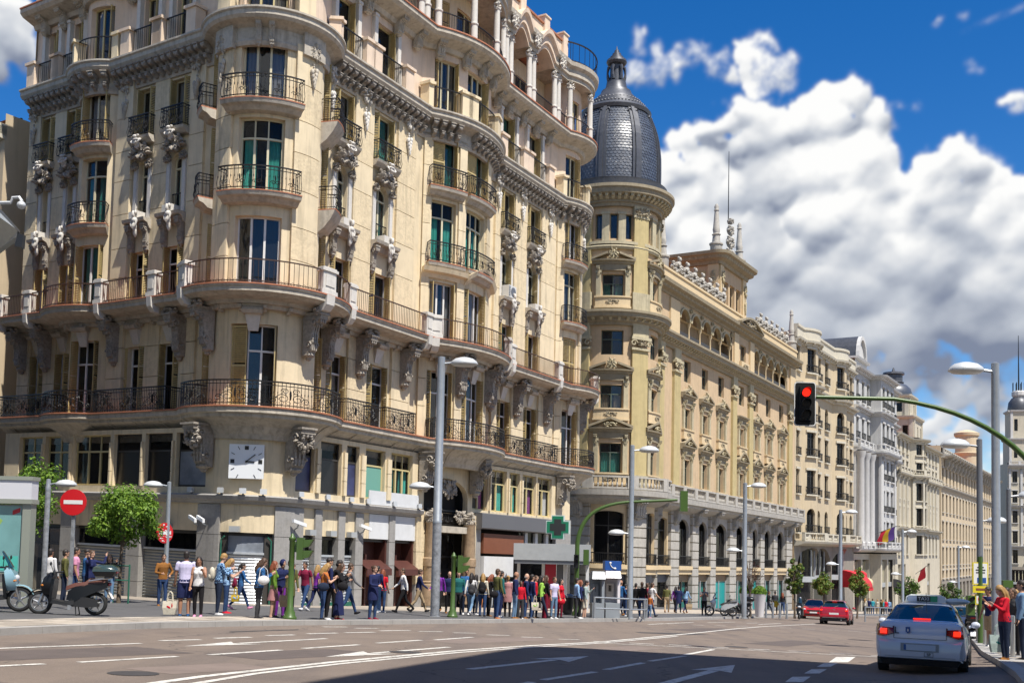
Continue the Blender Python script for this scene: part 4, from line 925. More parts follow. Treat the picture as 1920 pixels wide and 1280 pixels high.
flags(KF[:7], .3, 4, .42, .8, KH+.012, ['pave_tan', 'pave_tan2', 'pave_tan3'], PAVE)
# near pavement on the right; the carriageway rises to its kerb
RZ = .26
KR = [tuple(ground(u, v, RZ)[:2]) for u, v in ((1960, 1325), (1925, 1287), (1904, 1259), (1872, 1237), (1840, 1219), (1824, 1200), (1806, 1182))]
KR = [(KR[0][0]-.2, KR[0][1]-3)]+KR+[(KR[-1][0]+12, KR[-1][1]+21), (KR[-1][0]+60, KR[-1][1]+110), (KR[-1][0]+160, KR[-1][1]+290)]
KRr = [(-1*0+x, y) for x, y in KR][::-1]      # reversed so that 'left' is the pavement side
q = MB(); band(q, KRr, .28, 30, RZ-.01); PAVR = struct(q, 'near_pavement', 'pave_grey')
q = MB(); e_ = off(KRr, -1.7)
for i in range(len(KRr)-1): q.poly([(KRr[i+1][0], KRr[i+1][1], gz(*KRr[i+1])+RZ-.12), (KRr[i][0], KRr[i][1], gz(*KRr[i])+RZ-.12), (e_[i][0], e_[i][1], gz(*e_[i])+.003), (e_[i+1][0], e_[i+1][1], gz(*e_[i+1])+.003)][::-1])
struct(q, 'gutter', 'asphalt')
kerb(KRr, RZ+.006, .28, 'kerb_stone', upto=45, par=PAVR)
flags(KRr[3:], .28, 7, .6, .9, RZ+.004, ['pave_grey', 'pave_tan2', 'kerb_stone'], PAVR, 5, 48)

def line(pts, w, name='lane_line', dz=.005):
    """painted line on the road through image columns/rows converted to ground points"""
    g = [ground(u, v) for u, v in pts]; q = MB(); pl = [(p.x, p.y) for p in g]; a = off(pl, w/2); b = off(pl, -w/2)
    for i in range(len(pl)-1): q.poly([(x, y, gz(x, y)+dz) for x, y in (b[i], b[i+1], a[i+1], a[i])])
    return q.build(name, 'road_paint', ROAD)
for a, b in (((300, 1200.5), (375, 1198.5)), ((403, 1196), (470, 1194)), ((500, 1191), (552, 1189.5)), ((577, 1187.5), (632, 1186)), ((648, 1185.5), (702, 1184.5)), ((785, 1183), (830, 1183.5)), ((850, 1185.5), (892, 1186.5)), ((912, 1189.5), (955, 1190.5)), ((978, 1193.5), (1020, 1194.5)), ((1047, 1197.5), (1087, 1198.5)),
             ((605, 1174.5), (650, 1174.8)), ((665, 1177), (710, 1177.5)), ((712, 1182), (768, 1181)), ((1113, 1201.5), (1152, 1203.5)), ((1180, 1204.5), (1226, 1207)), ((1254, 1208), (1297, 1210)), ((1327, 1212), (1366, 1214)), ((1402, 1216), (1444, 1217.5)), ((1477, 1219.5), (1520, 1221)), ((1556, 1223.5), (1598, 1225.5)), ((1633, 1228), (1655, 1229.5))):
    line((a, b), .17)
for a, b in (((-60, 1217), (264, 1205.5)), ((-40, 1250), (82, 1244)), ((148, 1241), (332, 1230)), ((392, 1227), (527, 1218)), ((568, 1215), (673, 1208)), ((707, 1205), (790, 1199.5)), ((816, 1199), (886, 1194)), ((1018, 1274), (1116, 1259)), ((1135, 1255), (1206, 1242)), ((1218, 1239), (1284, 1229)), ((1284, 1227), (1337, 1217)), ((940, 1290), (998, 1278)),
             ((1327, 1166.5), (1378, 1165.5)), ((1422, 1170), (1464, 1168)), ((1215, 1170), (1300, 1166)), ((1462, 1176), (1485, 1177)), ((1504, 1178), (1528, 1179)), ((1548, 1179.5), (1572, 1181)), ((1590, 1182), (1614, 1183.5)), ((1634, 1184.5), (1660, 1186)), ((1230, 1168), (1262, 1169)), ((1298, 1171), (1320, 1171.5)), ((1340, 1172.2), (1360, 1172.6)), ((1380, 1173), (1402, 1173.2)), ((1400, 1167.4), (1421, 1167.2))):
    line((a, b), .14)
line(((240, 1287), (380, 1267.5), (620, 1241), (860, 1219), (1000, 1209.5), (1130, 1202.5), (1290, 1187.5), (1380, 1178), (1430, 1174), (1530, 1169)), .16)
line(((330, 1287), (480, 1262), (640, 1243.5), (860, 1222.5), (1000, 1212.5), (1130, 1204.8), (1270, 1192)), .13)
line(((1130, 1205), (1330, 1214.5), (1660, 1231.5)), .13); line(((1820, 1245), (1905, 1251)), .15)
def arrow(tail, tip, w=.16, hw=.62, hl=.34, flip=1):
    a = ground(*tail); b = ground(*tip); d = (b-a); L = hypot(d.x, d.y); dx, dy = d.x/L, d.y/L; q = MB()
    def P(t, o): x = a.x+dx*t-dy*o; y = a.y+dy*t+dx*o; return (x, y, gz(x, y)+.005)
    k = L*(1-hl); q.poly([P(0, -w/2), P(k, -w/2), P(k, w/2), P(0, w/2)]); q.poly([P(k-.25, -hw/2), P(L, 0), P(k-.25, hw/2), P(k+.1, w/2), P(k+.1, -w/2)]); q.build('lane_arrow', 'road_paint', ROAD)
arrow((612, 1196.5), (345, 1211), .15, .75); arrow((842, 1212.5), (610, 1231), .15, .75); arrow((880, 1254), (1104, 1229.5), .17, .8); arrow((1235, 1284), (1378, 1246), .2, .75)
for c, w, h in (((1497, 1273), 34, 10), ((1530, 1258), 29, 8), ((1552, 1246), 26, 7), ((1580, 1236), 36, 10)):
    u, v = c; q = MB(); q.poly([tuple(ground(a, b)+Vector((0, 0, .005))) for a, b in ((u-w/2-8, v+h/2), (u+w/2-8, v+h/2), (u+w/2+6, v-h/2), (u-w/2+6, v-h/2))]); q.build('crossing_block', 'road_paint', ROAD)
# patched trenches and a manhole lid in the carriageway
mat('tar', (.06, .055, .055), .7, var=.2)
q = MB()
for pts in (((1190, 1184), (1330, 1188), (1290, 1190), (1200, 1186)), ((430, 1183), (560, 1179), (560, 1180.4), (430, 1184.6))): q.poly([tuple(ground(a, b)+Vector((0, 0, .003))) for a, b in pts])
q.build('tar_patch', 'tar', ROAD)
mat('patch_dark', (.12, .095, .085), .9, var=.2, bump=.4, bscale=80); mat('patch_pale', (.22, .17, .145), .9, var=.2, bump=.4, bscale=80)
for i, (u, v, w, l) in enumerate(((560, 1225, .7, 3.2), (930, 1199, .6, 5), (120, 1224, .8, 4), (1180, 1215, .5, 2.4), (1480, 1205, .7, 5), (380, 1252, .5, 2), (1330, 1180, .8, 6))):
    g = ground(u, v); q = MB(); q.poly([(x, y, gz(x, y)+.0025) for x, y in [(g.x+D2.x*a-D2.y*b, g.y+D2.y*a+D2.x*b) for a, b in ((-l/2, -w), (l/2, -w*.9), (l/2, w), (-l/2, w*.95))]][::1]); q.build('road_patch', ('patch_dark', 'patch_pale')[i % 2], ROAD)
for u, v in ((1380, 1212), (760, 1222), (250, 1262)):
    q = MB(); g = ground(u, v); q.poly([(g.x+.33*cos(a*pi/10), g.y+.33*sin(a*pi/10), gz(g.x+.33*cos(a*pi/10), g.y+.33*sin(a*pi/10))+.006) for a in range(20)]); q.build('manhole_cover', 'tar', ROAD)

# ---------------------------------------------------------------- domed office building
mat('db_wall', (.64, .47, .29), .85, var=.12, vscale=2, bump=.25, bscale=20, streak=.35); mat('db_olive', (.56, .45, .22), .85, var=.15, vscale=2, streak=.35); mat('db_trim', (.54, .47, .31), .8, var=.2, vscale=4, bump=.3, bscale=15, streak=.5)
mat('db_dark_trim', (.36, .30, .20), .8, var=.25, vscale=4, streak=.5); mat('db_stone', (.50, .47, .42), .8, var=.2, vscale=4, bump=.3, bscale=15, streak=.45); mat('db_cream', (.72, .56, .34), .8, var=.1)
mat('slate', (.065, .075, .10), .42, 0., .7, var=.25, vscale=1.5); mat('slate_b', (.085, .1, .13), .40, 0., .7, var=.2, vscale=2)
CD = Vector((8.35, 91.0)); H0 = 30.6+190-50
PD = Path((4.45278, 90.35486), H0, [('A', 190, 3.95), ('A', -50, .3), ('S', 44.4)], zs=lambda s: -.016*(s-12))
DB = thing('domed_building', 'ochre stone office building with round corner tower and dark slate dome', 'building', (9.4, 91, gz(9.4, 91)), world=True)
def pediment(par, p, a, b, z, kind, mt='db_dark_trim', o=.45):
    """window hood: cornice plus triangular / broken / flat-with-crest top"""
    q = MB(); t = (a+b)/2; sweep(q, p, a, b, [(-.02, z-.3), (o*.5, z-.28), (o*.6, z-.1), (o, z-.06), (o*1.05, z+.06), (-.02, z+.06)])
    if kind == 'tri':
        h = .75
        for s0, s1, z0, z1 in ((a, t, z+.06, z+h), (t, b, z+h, z+.06)):
            q.hexa([p.at(s0, -.02, z0), p.at(s1, -.02, z1), p.at(s1, o*1.05, z1), p.at(s0, o*1.05, z0), p.at(s0, -.02, z0+.2), p.at(s1, -.02, z1+.2), p.at(s1, o*1.05, z1+.2), p.at(s0, o*1.05, z0+.2)])
        q.poly([p.at(a+.2, .12, z+.06), p.at(b-.2, .12, z+.06), p.at(t, .12, z+h)])
    elif kind == 'arc':
        n = 10; rings = []
        for i in range(n+1):
            s = a+(b-a)*i/n; zz = z+.9*sin(pi*i/n); rings.append([p.at(s, -.02, zz), p.at(s, o*1.05, zz), p.at(s, o*1.05, zz+.22), p.at(s, -.02, zz+.22)])
        q.loft(rings)
    elif kind == 'broken':
        for s0, s1, z0, z1 in ((a, t-.45, z+.06, z+.5), (t+.45, b, z+.5, z+.06)):
            q.hexa([p.at(s0, -.02, z0), p.at(s1, -.02, z1), p.at(s1, o*1.05, z1), p.at(s0, o*1.05, z0), p.at(s0, -.02, z0+.18), p.at(s1, -.02, z1+.18), p.at(s1, o*1.05, z1+.18), p.at(s0, o*1.05, z0+.18)])
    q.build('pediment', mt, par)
    if kind != 'flat': place(par, 'cartouche' if kind == 'broken' else 'foliage', p, t, .1, z+(.5 if kind == 'broken' else .3), 'carved_crest', 'db_trim', (1.0, 1.0, 1.1 if kind == 'broken' else .75))
def aedicule(par, p, c, w, z0, z1, kind, base=True):
    """window with frame pilasters, hood and apron panel"""
    a, b = c-w/2, c+w/2
    for e0, e1 in ((a-.42, a-.04), (b+.04, b+.42)):
        q = MB(); pbox(q, p, e0, e1, -.02, .2, z0-.1, z1+.15); pbox(q, p, e0-.05, e1+.05, -.02, .26, z1+.15, z1+.35); q.build('window_surround', 'db_trim', par); place(par, 'bracket_small', p, (e0+e1)/2, .1, z1+.62, 'bracket', 'db_trim', (.6, .5, .7))
    q = MB(); pbox(q, p, a-.45, b+.45, -.02, .14, z1+.36, z1+.95); q.build('hood_frieze', 'db_dark_trim', par)
    pediment(par, p, a-.75, b+.75, z1+1.2, kind)
    if base:
        q = MB(); pbox(q, p, a-.5, b+.5, -.02, .32, z0-1.0, z0-.85); pbox(q, p, a-.45, b+.45, -.02, .26, z0-.85, z0-.12); pbox(q, p, a-.5, b+.5, -.02, .34, z0-.12, z0); q.build('window_apron', 'db_cream', par)
        place(par, 'foliage', p, c, .2, z0-.48, 'carved_panel', 'db_dark_trim', (1.0, .3, .7))
def balustrade(par, p, s0, s1, o, z0, h=1.0, panel=3., mt='db_stone'):
    """stone balustrade: plinth, coping, pedestals, turned balusters"""
    q = MB(); sweep(q, p, s0, s1, [(o-.28, z0), (o+.05, z0), (o+.05, z0+.16), (o-.28, z0+.16)]); sweep(q, p, s0, s1, [(o-.3, z0+h-.14), (o+.08, z0+h-.14), (o+.08, z0+h), (o-.3, z0+h)])
    n = max(1, int(round((s1-s0)/panel)))
    for i in range(n+1):
        t = s0+(s1-s0)*i/n; a, b = max(s0, t-.35), min(s1, t+.35); pbox(q, p, a, b, o-.3, o+.1, z0+.0, z0+h+.03)
    q.build('balustrade', mt, par); q = MB()
    m = max(1, int((s1-s0)/.3))
    for i in range(m):
        x, y, z = p.at(s0+(s1-s0)*(i+.5)/m, o-.12, z0+.16); q.lathe([(.05, 0), (.09, .16), (.09, .24), (.045, .42), (.07, h-.3)], (x, y, z), 6)
    q.build('baluster_row', mt, par, kind='stuff')
def dome_building():
    P = PD; L0 = 13.3; EN = P.L
    tw = 5.2; w2 = 9.9      # tower windows (front, right flank)
    fa = [21.6, 26.3, 31.0, 42.3, 46.9, 52.0]; cen = 37.4
    q = MB(); sweep(q, P, .2, EN, [(-.8, 4.2), (-.8, 18), (-.9, 18), (-.9, 4.2)]); q.build('shade_backing', 'shade_backing', DB); q = MB(); sweep(q, P, .2, 13, [(-.8, 18), (-.8, 28.5), (-.9, 28.5), (-.9, 18)]); q.build('shade_backing', 'shade_backing', DB)
    lv = [(4.3, 10.9, 5.7, 8.15), (10.9, 15.3, 11.0, 12.95), (15.3, 18.2, 15.45, 17.5)]
    for i, (z0, z1, a, b) in enumerate(lv):
        ops = [(c-.95, c+.95, a, b) for c in (tw, w2)]+[(c-.85, c+.85, a, b) for c in fa+[cen]]
        q = MB(); wall(q, P, 0, EN, z0, z1, ops, 0, .45); q.build('wall', 'db_wall', DB)
        for c in (tw, w2): 
            window(DB, P, c-.95, c+.95, a, b, -.38, 2, b-.75, 0, 'frame_green', 'glass', 'curtain_teal' if i == 0 else None)
            if i < 2: aedicule(DB, P, c, 1.9, a, b, ('tri', 'broken')[i])
        for c in fa+[cen]:
            window(DB, P, c-.85, c+.85, a, b, -.38, 2, b-.7, 0, 'frame_green', 'glass')
            if i < 2: aedicule(DB, P, c, 1.7, a, b, (('tri', 'broken')[i]) if c != cen else ('arc', 'flat')[i])
    # giant pilasters with ionic capitals
    for c, w in ((2.6, 1.5), (7.6, 1.5), (12.2, 1.4), (18.6, 1.5), (14.9, 1.2), (34.7, 1.3), (40.1, 1.3), (55.3, 1.5)):
        q = MB(); pbox(q, P, c-w/2-.12, c+w/2+.12, -.02, .36, 4.35, 5.6); q.build('pilaster_base', 'db_trim', DB)
        q = MB(); pbox(q, P, c-w/2, c+w/2, -.02, .25, 5.6, 15.9); q.build('pilaster', 'db_olive', DB)
        q = MB(); pbox(q, P, c-w/2-.1, c+w/2+.1, -.02, .4, 15.9, 16.1); pbox(q, P, c-w/2-.14, c+w/2+.14, -.02, .5, 16.75, 17.0); pbox(q, P, c-w/2, c+w/2, -.02, .3, 17.0, 18.1)
        for sg in (-1, 1): q.tube([P.at(c+sg*(w/2-.05)+.3*(1-.07*i)*cos(i*.6)*1., .42, 16.45+.3*(1-.07*i)*sin(i*.6)) for i in range(13)], .07, 5)
        q.build('capital', 'db_trim', DB); place(DB, 'capital', P, c, .25, 16.45, 'carved_leaf', 'db_dark_trim', (1.2, .8, .9))
    # main cornice ring, dentils, upper cornice of the tower
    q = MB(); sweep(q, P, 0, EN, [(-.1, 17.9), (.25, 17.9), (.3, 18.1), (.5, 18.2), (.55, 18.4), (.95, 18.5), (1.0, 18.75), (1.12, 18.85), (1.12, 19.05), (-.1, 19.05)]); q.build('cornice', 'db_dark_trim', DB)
    modillions(DB, P, 1, EN, .3, 18.5, .62, 'modillion', .9, 'db_trim')
    # tower stage above the ring (only the round part) 
    TE = 13.1
    q = MB(); wall(q, P, 0, TE, 19.05, 24.6, [(c-.95, c+.95, 20.3, 22.2) for c in (tw, w2)], -.1, .4); q.build('wall', 'db_wall', DB)
    for c in (tw, w2):
        window(DB, P, c-.95, c+.95, 20.3, 22.2, -.45, 2, 21.4, 0, 'frame_green', 'glass'); aedicule(DB, P, c, 1.9, 20.3, 22.1, 'broken')
    tops = [(c+d-.32, c+d+.32, 25.2, 27.3) for c in (tw, w2) for d in (-1.35, 0, 1.35)]
    q = MB(); wall(q, P, 0, TE, 24.6, 28.2, tops, -.15, .4); q.build('wall', 'db_wall', DB)
    for a, b, z0, z1 in tops: window(DB, P, a, b, z0, z1, -.5, 1, None, 0, 'frame_green', 'glass')
    for c in (tw, w2):
        for d in (-.68, .68):
            q = MB(); pbox(q, P, c+d-.3, c+d+.3, -.15, .08, 24.9, 27.2); pbox(q, P, c+d-.36, c+d+.36, -.15, .14, 27.2, 27.4); q.build('pilaster', 'db_trim', DB)
        q = MB(); pbox(q, P, c-2.0, c+2.0, -.15, .18, 24.7, 24.95); q.build('window_sill', 'db_trim', DB)
    q = MB(); sweep(q, P, 0, TE, [(-.2, 24.3), (.1, 24.3), (.2, 24.5), (.1, 24.65), (-.2, 24.65)]); q.build('string_course', 'db_trim', DB)
    for c in (2.6, 7.6, 12.2):
        q = MB(); pbox(q, P, c-.7, c+.7, -.12, .16, 20.7, 27.0); q.build('pilaster', 'db_olive', DB)
        q = MB(); pbox(q, P, c-.82, c+.82, -.12, .3, 19.06, 20.7); q.build('pilaster_base', 'db_trim', DB); q = MB(); pbox(q, P, c-.75, c+.75, -.12, .22, 27.0, 28.0); q.build('pilaster_cap', 'db_trim', DB); place(DB, 'capital', P, c, .12, 27.5, 'capital', 'db_dark_trim', (1.9, .7, 1.3))
    def ring(name, prof, mt, n=64): 
        q = MB(); q.lathe(prof, (CD.x, CD.y, -.1), n); return q.build(name, mt, DB, smooth=True, ang=30)
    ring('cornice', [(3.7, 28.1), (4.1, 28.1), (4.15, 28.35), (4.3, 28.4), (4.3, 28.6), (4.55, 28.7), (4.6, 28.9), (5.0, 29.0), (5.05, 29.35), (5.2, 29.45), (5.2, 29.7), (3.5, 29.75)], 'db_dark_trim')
    q = MB()
    for i in range(56):
        a = 2*pi*i/56; M = Matrix.Translation((CD.x+4.3*cos(a), CD.y+4.3*sin(a), 28.85)) @ Matrix.Rotation(a-pi/2, 4, 'Z'); q.add(orn_modillion(), M)
    q.build('modillion', 'db_trim', DB, kind='stuff')
    ring('parapet', [(3.4, 29.6), (4.45, 29.6), (4.5, 30.3), (4.55, 30.45), (3.6, 30.5)], 'lead')
    # slate dome: individual scale rows as geometry over a smooth core, lead ribs
    prof = [(3.85, 30.30), (3.88, 31.5), (3.86, 33.0), (3.72, 34.4), (3.48, 35.5), (3.05, 36.6), (2.66, 37.31)]
    ring('dome_shell', [(r-.04, z) for r, z in prof], 'slate')
    def rz(z):
        for (r0, z0), (r1, z1) in zip(prof, prof[1:]):
            if z0 <= z <= z1: return r0+(r1-r0)*(z-z0)/(z1-z0)
        return prof[-1][0]
    q = MB(); rows = 27; NS = 74; rnd = random.Random(2)
    for k in range(rows):
        zt = 30.46+(37.20-30.46)*(k+1)/rows; zb = zt-.40; rt = rz(zt); rb = rz(zb)+.045
        for i in range(NS):
            a = 2*pi*(i+.5*(k % 2))/NS; w = 2*pi/NS*.48
            if sin(a) > .55: continue          # the far side of the dome carries only the smooth shell
            if abs((a/(2*pi)*8 % 1)-.5) < .07: continue
            pts = []
            for da, z, r in ((-w, zt, rt), (-w, zb+.11, rb-.008), (-w*.5, zb+.03, rb), (0, zb, rb), (w*.5, zb+.03, rb), (w, zb+.11, rb-.008), (w, zt, rt)):
                r += rnd.uniform(-.006, .006); pts.append((CD.x+r*cos(a+da), CD.y+r*sin(a+da), z-.1))
            q.poly(pts[::1], rnd.randrange(2))
    q.build('slate_scales', ['slate', 'slate_b'], DB, kind='stuff')
    for i in range(8):
        a = 2*pi*(i+.5)/8
        for dw, ex, nm in ((.42, .14, 'dome_rib'), (.16, .24, 'rib_moulding')):
            q = MB(); rings = []
            for z in [30.30+.70*j for j in range(11)]:
                r = rz(min(z, 37.29)); w = dw*(.55+.45*r/3.85); ca, sa = cos(a), sin(a)
                rings.append([(CD.x+ca*(r+o)-sa*s, CD.y+sa*(r+o)+ca*s, z-.1) for s, o in ((-w, -.1), (w, -.1), (w, ex), (-w, ex))])
            q.loft(rings); q.build(nm, 'lead', DB)
        q = MB(); r = rz(36.76)+.2
        for sg in (-1, 1): q.tube([(CD.x+cos(a+sg*(.10+.05*cos(j*.6)*(1-.05*j)))*r, CD.y+sin(a+sg*(.10+.05*cos(j*.6)*(1-.05*j)))*r, 36.54+.22*(1-.05*j)*sin(j*.6)) for j in range(10)], .06, 5)
        q.build('rib_scroll', 'lead', DB)
    ring('dome_crown', [(2.5, 37.0), (3.0, 37.05), (3.1, 37.35), (2.9, 37.6), (2.68, 37.66), (2.62, 37.95), (2.32, 38.05), (2.25, 38.35), (1.9, 38.5), (1.75, 38.8), (1.4, 39.15), (1.3, 39.45), (1.02, 39.6), (.9, 39.95), (.86, 40.2), (.6, 40.3)], 'lead')
    for k, (R, z, n) in enumerate(((2.62, 37.80, 56), (2.2, 38.29, 46))):
        q = MB()
        for i in range(n): q.lump((CD.x+R*cos(2*pi*i/n), CD.y+R*sin(2*pi*i/n), z-.1), (.10, .10, .11), 6, 4)
        q.build('bead_row', 'lead', DB, kind='stuff')
    ring('lantern', [(.85, 40.1), (.85, 40.3), (.58, 40.4), (.54, 41.8), (.78, 41.9), (.9, 42.1), (.86, 42.3), (.62, 42.35), (.58, 42.6), (.42, 42.65), (.38, 42.9), (.24, 42.95), (.2, 43.2), (.08, 43.3), (.02, 43.6)], 'lead', 20)
    for i in range(6):
        a = 2*pi*i/6; q = MB(); q.tube([(CD.x+(.66+.12*sin(t*3))*cos(a), CD.y+(.66+.12*sin(t*3))*sin(a), 40.37+t*1.2) for t in (0, .25, .5, .75, 1)], [.18, .15, .1, .12, .16], 6); q.build('lantern_scroll', 'lead', DB)
    # street balcony with stone balustrade
    q = MB(); sweep(q, P, 1.0, EN, [(-.1, 3.1), (.5, 3.3), (1.0, 3.6), (1.05, 3.8), (1.35, 3.85), (1.4, 4.3), (-.1, 4.35)]); q.build('balcony_slab', 'db_stone', DB)
    balustrade(DB, P, 1.0, EN-.1, 1.25, 4.35, 1.05, 2.8)
    for c in (2.6, 7.6, 12.2, 18.6, 23.9, 28.7, 34.7, 40.1, 44.6, 49.5, 55.0): place(DB, 'bracket', P, c, .05, 3.55, 'bracket', 'db_stone', (1.9, 1.2, .85))
    # loggia storey on the street front
    q = MB(); wall(q, P, L0, EN, 19.05, 23.0, [], -1.6, .3); q.build('loggia_wall', 'db_wall', DB)
    q = MB(); sweep(q, P, L0, EN, [(-1.7, 22.6), (.0, 22.6), (.0, 22.75), (-1.7, 22.75)]); q.build('loggia_ceiling', 'db_wall', DB)
    def arcade(a, b, n):
        w = (b-a)/n
        for i in range(n):
            s0 = a+w*i; s1 = s0+w
            q = MB(); wall(q, P, s0, s1, 21.15, 22.75, [(s0+.16, s1-.16, 21.15, 22.35, 1.1)], -.05, .35); q.build('arch', 'db_cream', DB)
            q = MB(); rr = [[P.at((s0+s1)/2-(w/2-.1)*cos(pi*j/10)*k, o, 21.2+1.15*sin(pi*j/10)*k+.03) for k, o in ((1.0, -.03), (1.0, .1), (.86, .1), (.86, -.03))] for j in range(11)]; q.loft(rr); q.build('arch_moulding', 'db_trim', DB)
            q = MB(); pbox(q, P, s0+.05, s1-.05, -.2, -.16, 19.1, 20.1); q.build('loggia_rail', 'frame_dark', DB)
            place(DB, 'foliage', P, s1, .0, 22.35, 'carved_leaf', 'db_trim', (.5, .5, .8))
        for i in range(n+1):
            x, y, z = P.at(a+w*i, -.2, 19.05); q = MB(); q.lathe([(.2, 0), (.2, .12), (.13, .18), (.11, 1.7), (.2, 1.85), (.22, 2.1)], (x, y, z), 10); q.build('column', 'db_cream', DB, smooth=True)
    arcade(19.4, 33.9, 5); arcade(41.0, 54.4, 5)
    for a, b in ((L0, 19.4), (54.4, EN)):
        q = MB(); wall(q, P, a, b, 19.05, 22.75, [], -.02, .3); q.build('wall', 'db_wall', DB)
        q = MB(); pbox(q, P, max(a, b-2.6)+.2, b-.2, -.02, .15, 19.1, 22.6); q.build('pilaster', 'db_cream', DB)
    q = MB(); wall(q, P, 33.9, 41.0, 19.05, 22.75, [(36.6, 38.4, 20.1, 21.9)], .1, .3); q.build('wall', 'db_wall', DB); window(DB, P, 36.6, 38.4, 20.1, 21.9, -.2, 2, None, 0, 'frame_green', 'glass_dark')
    for a, b in ((34.2, 35.6), (39.4, 40.8)):
        q = MB(); pbox(q, P, a, b, .1, .3, 19.1, 22.7); q.build('pilaster', 'db_cream', DB)
    q = MB(); pbox(q, P, 36.2, 38.8, .1, .4, 19.1, 20.05); q.build('window_apron', 'db_cream', DB); place(DB, 'foliage', P, 37.5, .38, 19.6, 'carved_panel', 'db_dark_trim', (1.4, .4, 1.))
    # crowning cornice, parapet, carved cresting, spires
    q = MB(); sweep(q, P, L0, EN, [(-1.7, 22.7), (.1, 22.7), (.2, 22.9), (.6, 23.0), (.65, 23.2), (1.0, 23.3), (1.05, 23.6), (-1.7, 23.65)]); q.build('cornice', 'db_dark_trim', DB)
    modillions(DB, P, L0+1, EN, .15, 23.25, .8, 'modillion', .9, 'db_trim')
    q = MB(); sweep(q, P, L0+1, EN-.2, [(-.3, 23.6), (.3, 23.6), (.3, 24.7), (.4, 24.75), (.4, 24.95), (-.3, 24.95)]); q.build('parapet', 'db_cream', DB)
    n = 0; s = 18.0
    while s < EN-3:
        if not (32 < s < 42.5): place(DB, 'urn_scroll', P, s, -.1, 25.5, 'roof_carving', 'db_stone', (1.5, 1.2, 1.25)); place(DB, 'bust', P, s+1.0, -.3, 25.9, 'roof_figure', 'db_stone', (1.3, 1.3, 1.35))
        s += 2.05
    pediment(DB, P, 33.6, 41.2, 23.6, 'arc', 'db_dark_trim', 1.2); place(DB, 'urn_scroll', P, 37.4, .8, 24.2, 'carved_crest', 'db_dark_trim', (2.6, .8, 1.2))
    def spire(par, x, y, z, k=1.):
        q = MB(); q.lathe([(.55, 0), (.6, .1), (.6, .9), (.7, .95), (.7, 1.1), (.42, 1.2), (.36, 1.9), (.46, 2.0), (.3, 2.1), (.38, 2.5), (.33, 2.7), (.2, 4.4), (.27, 4.45), (.2, 4.6), (.24, 4.8), (.1, 5.1)], (0, 0, 0), 10)
        q.v = [(x+a*k, y+b*k, z+c*k) for a, b, c in q.v]; q.build('spire', 'db_stone', par, smooth=True)
    for s in (15.6, EN-1.0):
        x, y, z = P.at(s, -.2, 24.9); spire(DB, x, y, z, 1.0)
    # belvedere block above the centre of the front
    BP = Path(P.at(32.2, -9.0)[:2], 30.6-90+180, [('S', 8.2), ('A', 90, .02), ('S', 8.6), ('A', 90, .02), ('S', 9)], zs=lambda s: -.4)
    B0, B1 = 8.2, 16.8
    q = MB(); wall(q, BP, 0, BP.L, 23.0, 30.3, [(B0+1.6, B0+3.1, 25.6, 28.2), (B0+3.6, B0+5.1, 25.6, 28.2), (B0+5.6, B0+7.1, 25.6, 28.2)], 0, .4); q.build('belvedere_wall', 'db_wall', DB)
    q = MB(); pbox(q, BP, .4, B0-1.4, -.02, .06, 24, 29); q.build('belvedere_panel', 'db_olive', DB)
    for k in range(3): window(DB, BP, B0+1.6+2*k, B0+3.1+2*k, 25.6, 28.2, -.35, 1, None, 0, 'db_cream', 'glass_dark')
    for a, b in ((B0-1.1, B0+.01), (B0+.15, B0+1.2), (B1-1.2, B1-.1)):
        q = MB(); pbox(q, BP, a, b, -.02, .2, 23.5, 29.6); q.build('pilaster', 'db_cream', DB); place(DB, 'garland', BP, (a+b)/2, .2, 29, 'garland', 'db_trim', (1, 1, 1.8))
    q = MB(); sweep(q, BP, 0, BP.L, [(-.5, 29.6), (.3, 29.6), (.4, 29.9), (.9, 30.1), (1.0, 30.4), (1.3, 30.5), (1.35, 30.8), (-.5, 30.85)]); q.build('cornice', 'db_dark_trim', DB); modillions(DB, BP, 0, BP.L, .4, 30.35, .7, 'modillion', 1., 'db_trim')
    q = MB(); ring_ = [BP.at(t, .5, 30.86) for t in BP.st(0, BP.L)]; q.poly(ring_); q.build('belvedere_roof', 'lead', DB)
    for s in (B0+.6, B1-.6): x, y, z = BP.at(s, -.5, 30.8); spire(DB, x, y, z, 1.05)
    for i, (w, h, zz) in enumerate(((1.9, 1.5, 31.6), (1.4, 1.5, 33.0), (.9, 1.2, 34.3), (.6, .7, 35.3))): place(DB, 'urn_scroll', BP, (B0+B1)/2, -.5, zz, 'roof_carving', 'db_stone', (w, 1.2, h))
    x, y, z = BP.at((B0+B1)/2, -.5, 35); q = MB(); q.tube([(x, y, z), (x, y, z+8)], [.06, .03], 6); q.build('flagpole', 'iron', DB)
    # ground storeys: rusticated piers, shop glass, arched upper windows
    piers = [(1.6, 3.6), (6.7, 8.5), (11.3, 13.0), (17.6, 19.6), (23.0, 24.6), (27.9, 29.4), (33.6, 35.6), (39.2, 41.0), (43.9, 45.3), (48.8, 50.2), (54.0, 56.3)]
    for a, b in piers:
        z = -8.3; k = 0
        while z < 3.1:
            q = MB(); pbox(q, P, a, b, -.4, .2, z+.04, z+.76-.02); q.build('pier_block', 'db_stone', DB)
            q = MB(); pbox(q, P, a+.03, b-.03, -.4, .14, z+.70, z+.86); 
            if k == 0: pass
            q.build('pier_joint', 'db_dark_trim', DB); z += .8; k += 1
    q = MB(); wall(q, P, 0, EN, -8.5, 3.4, [], -.9, .3); q.build('shop_backing', 'shade_backing', DB)
    gaps = list(zip(piers, piers[1:]))
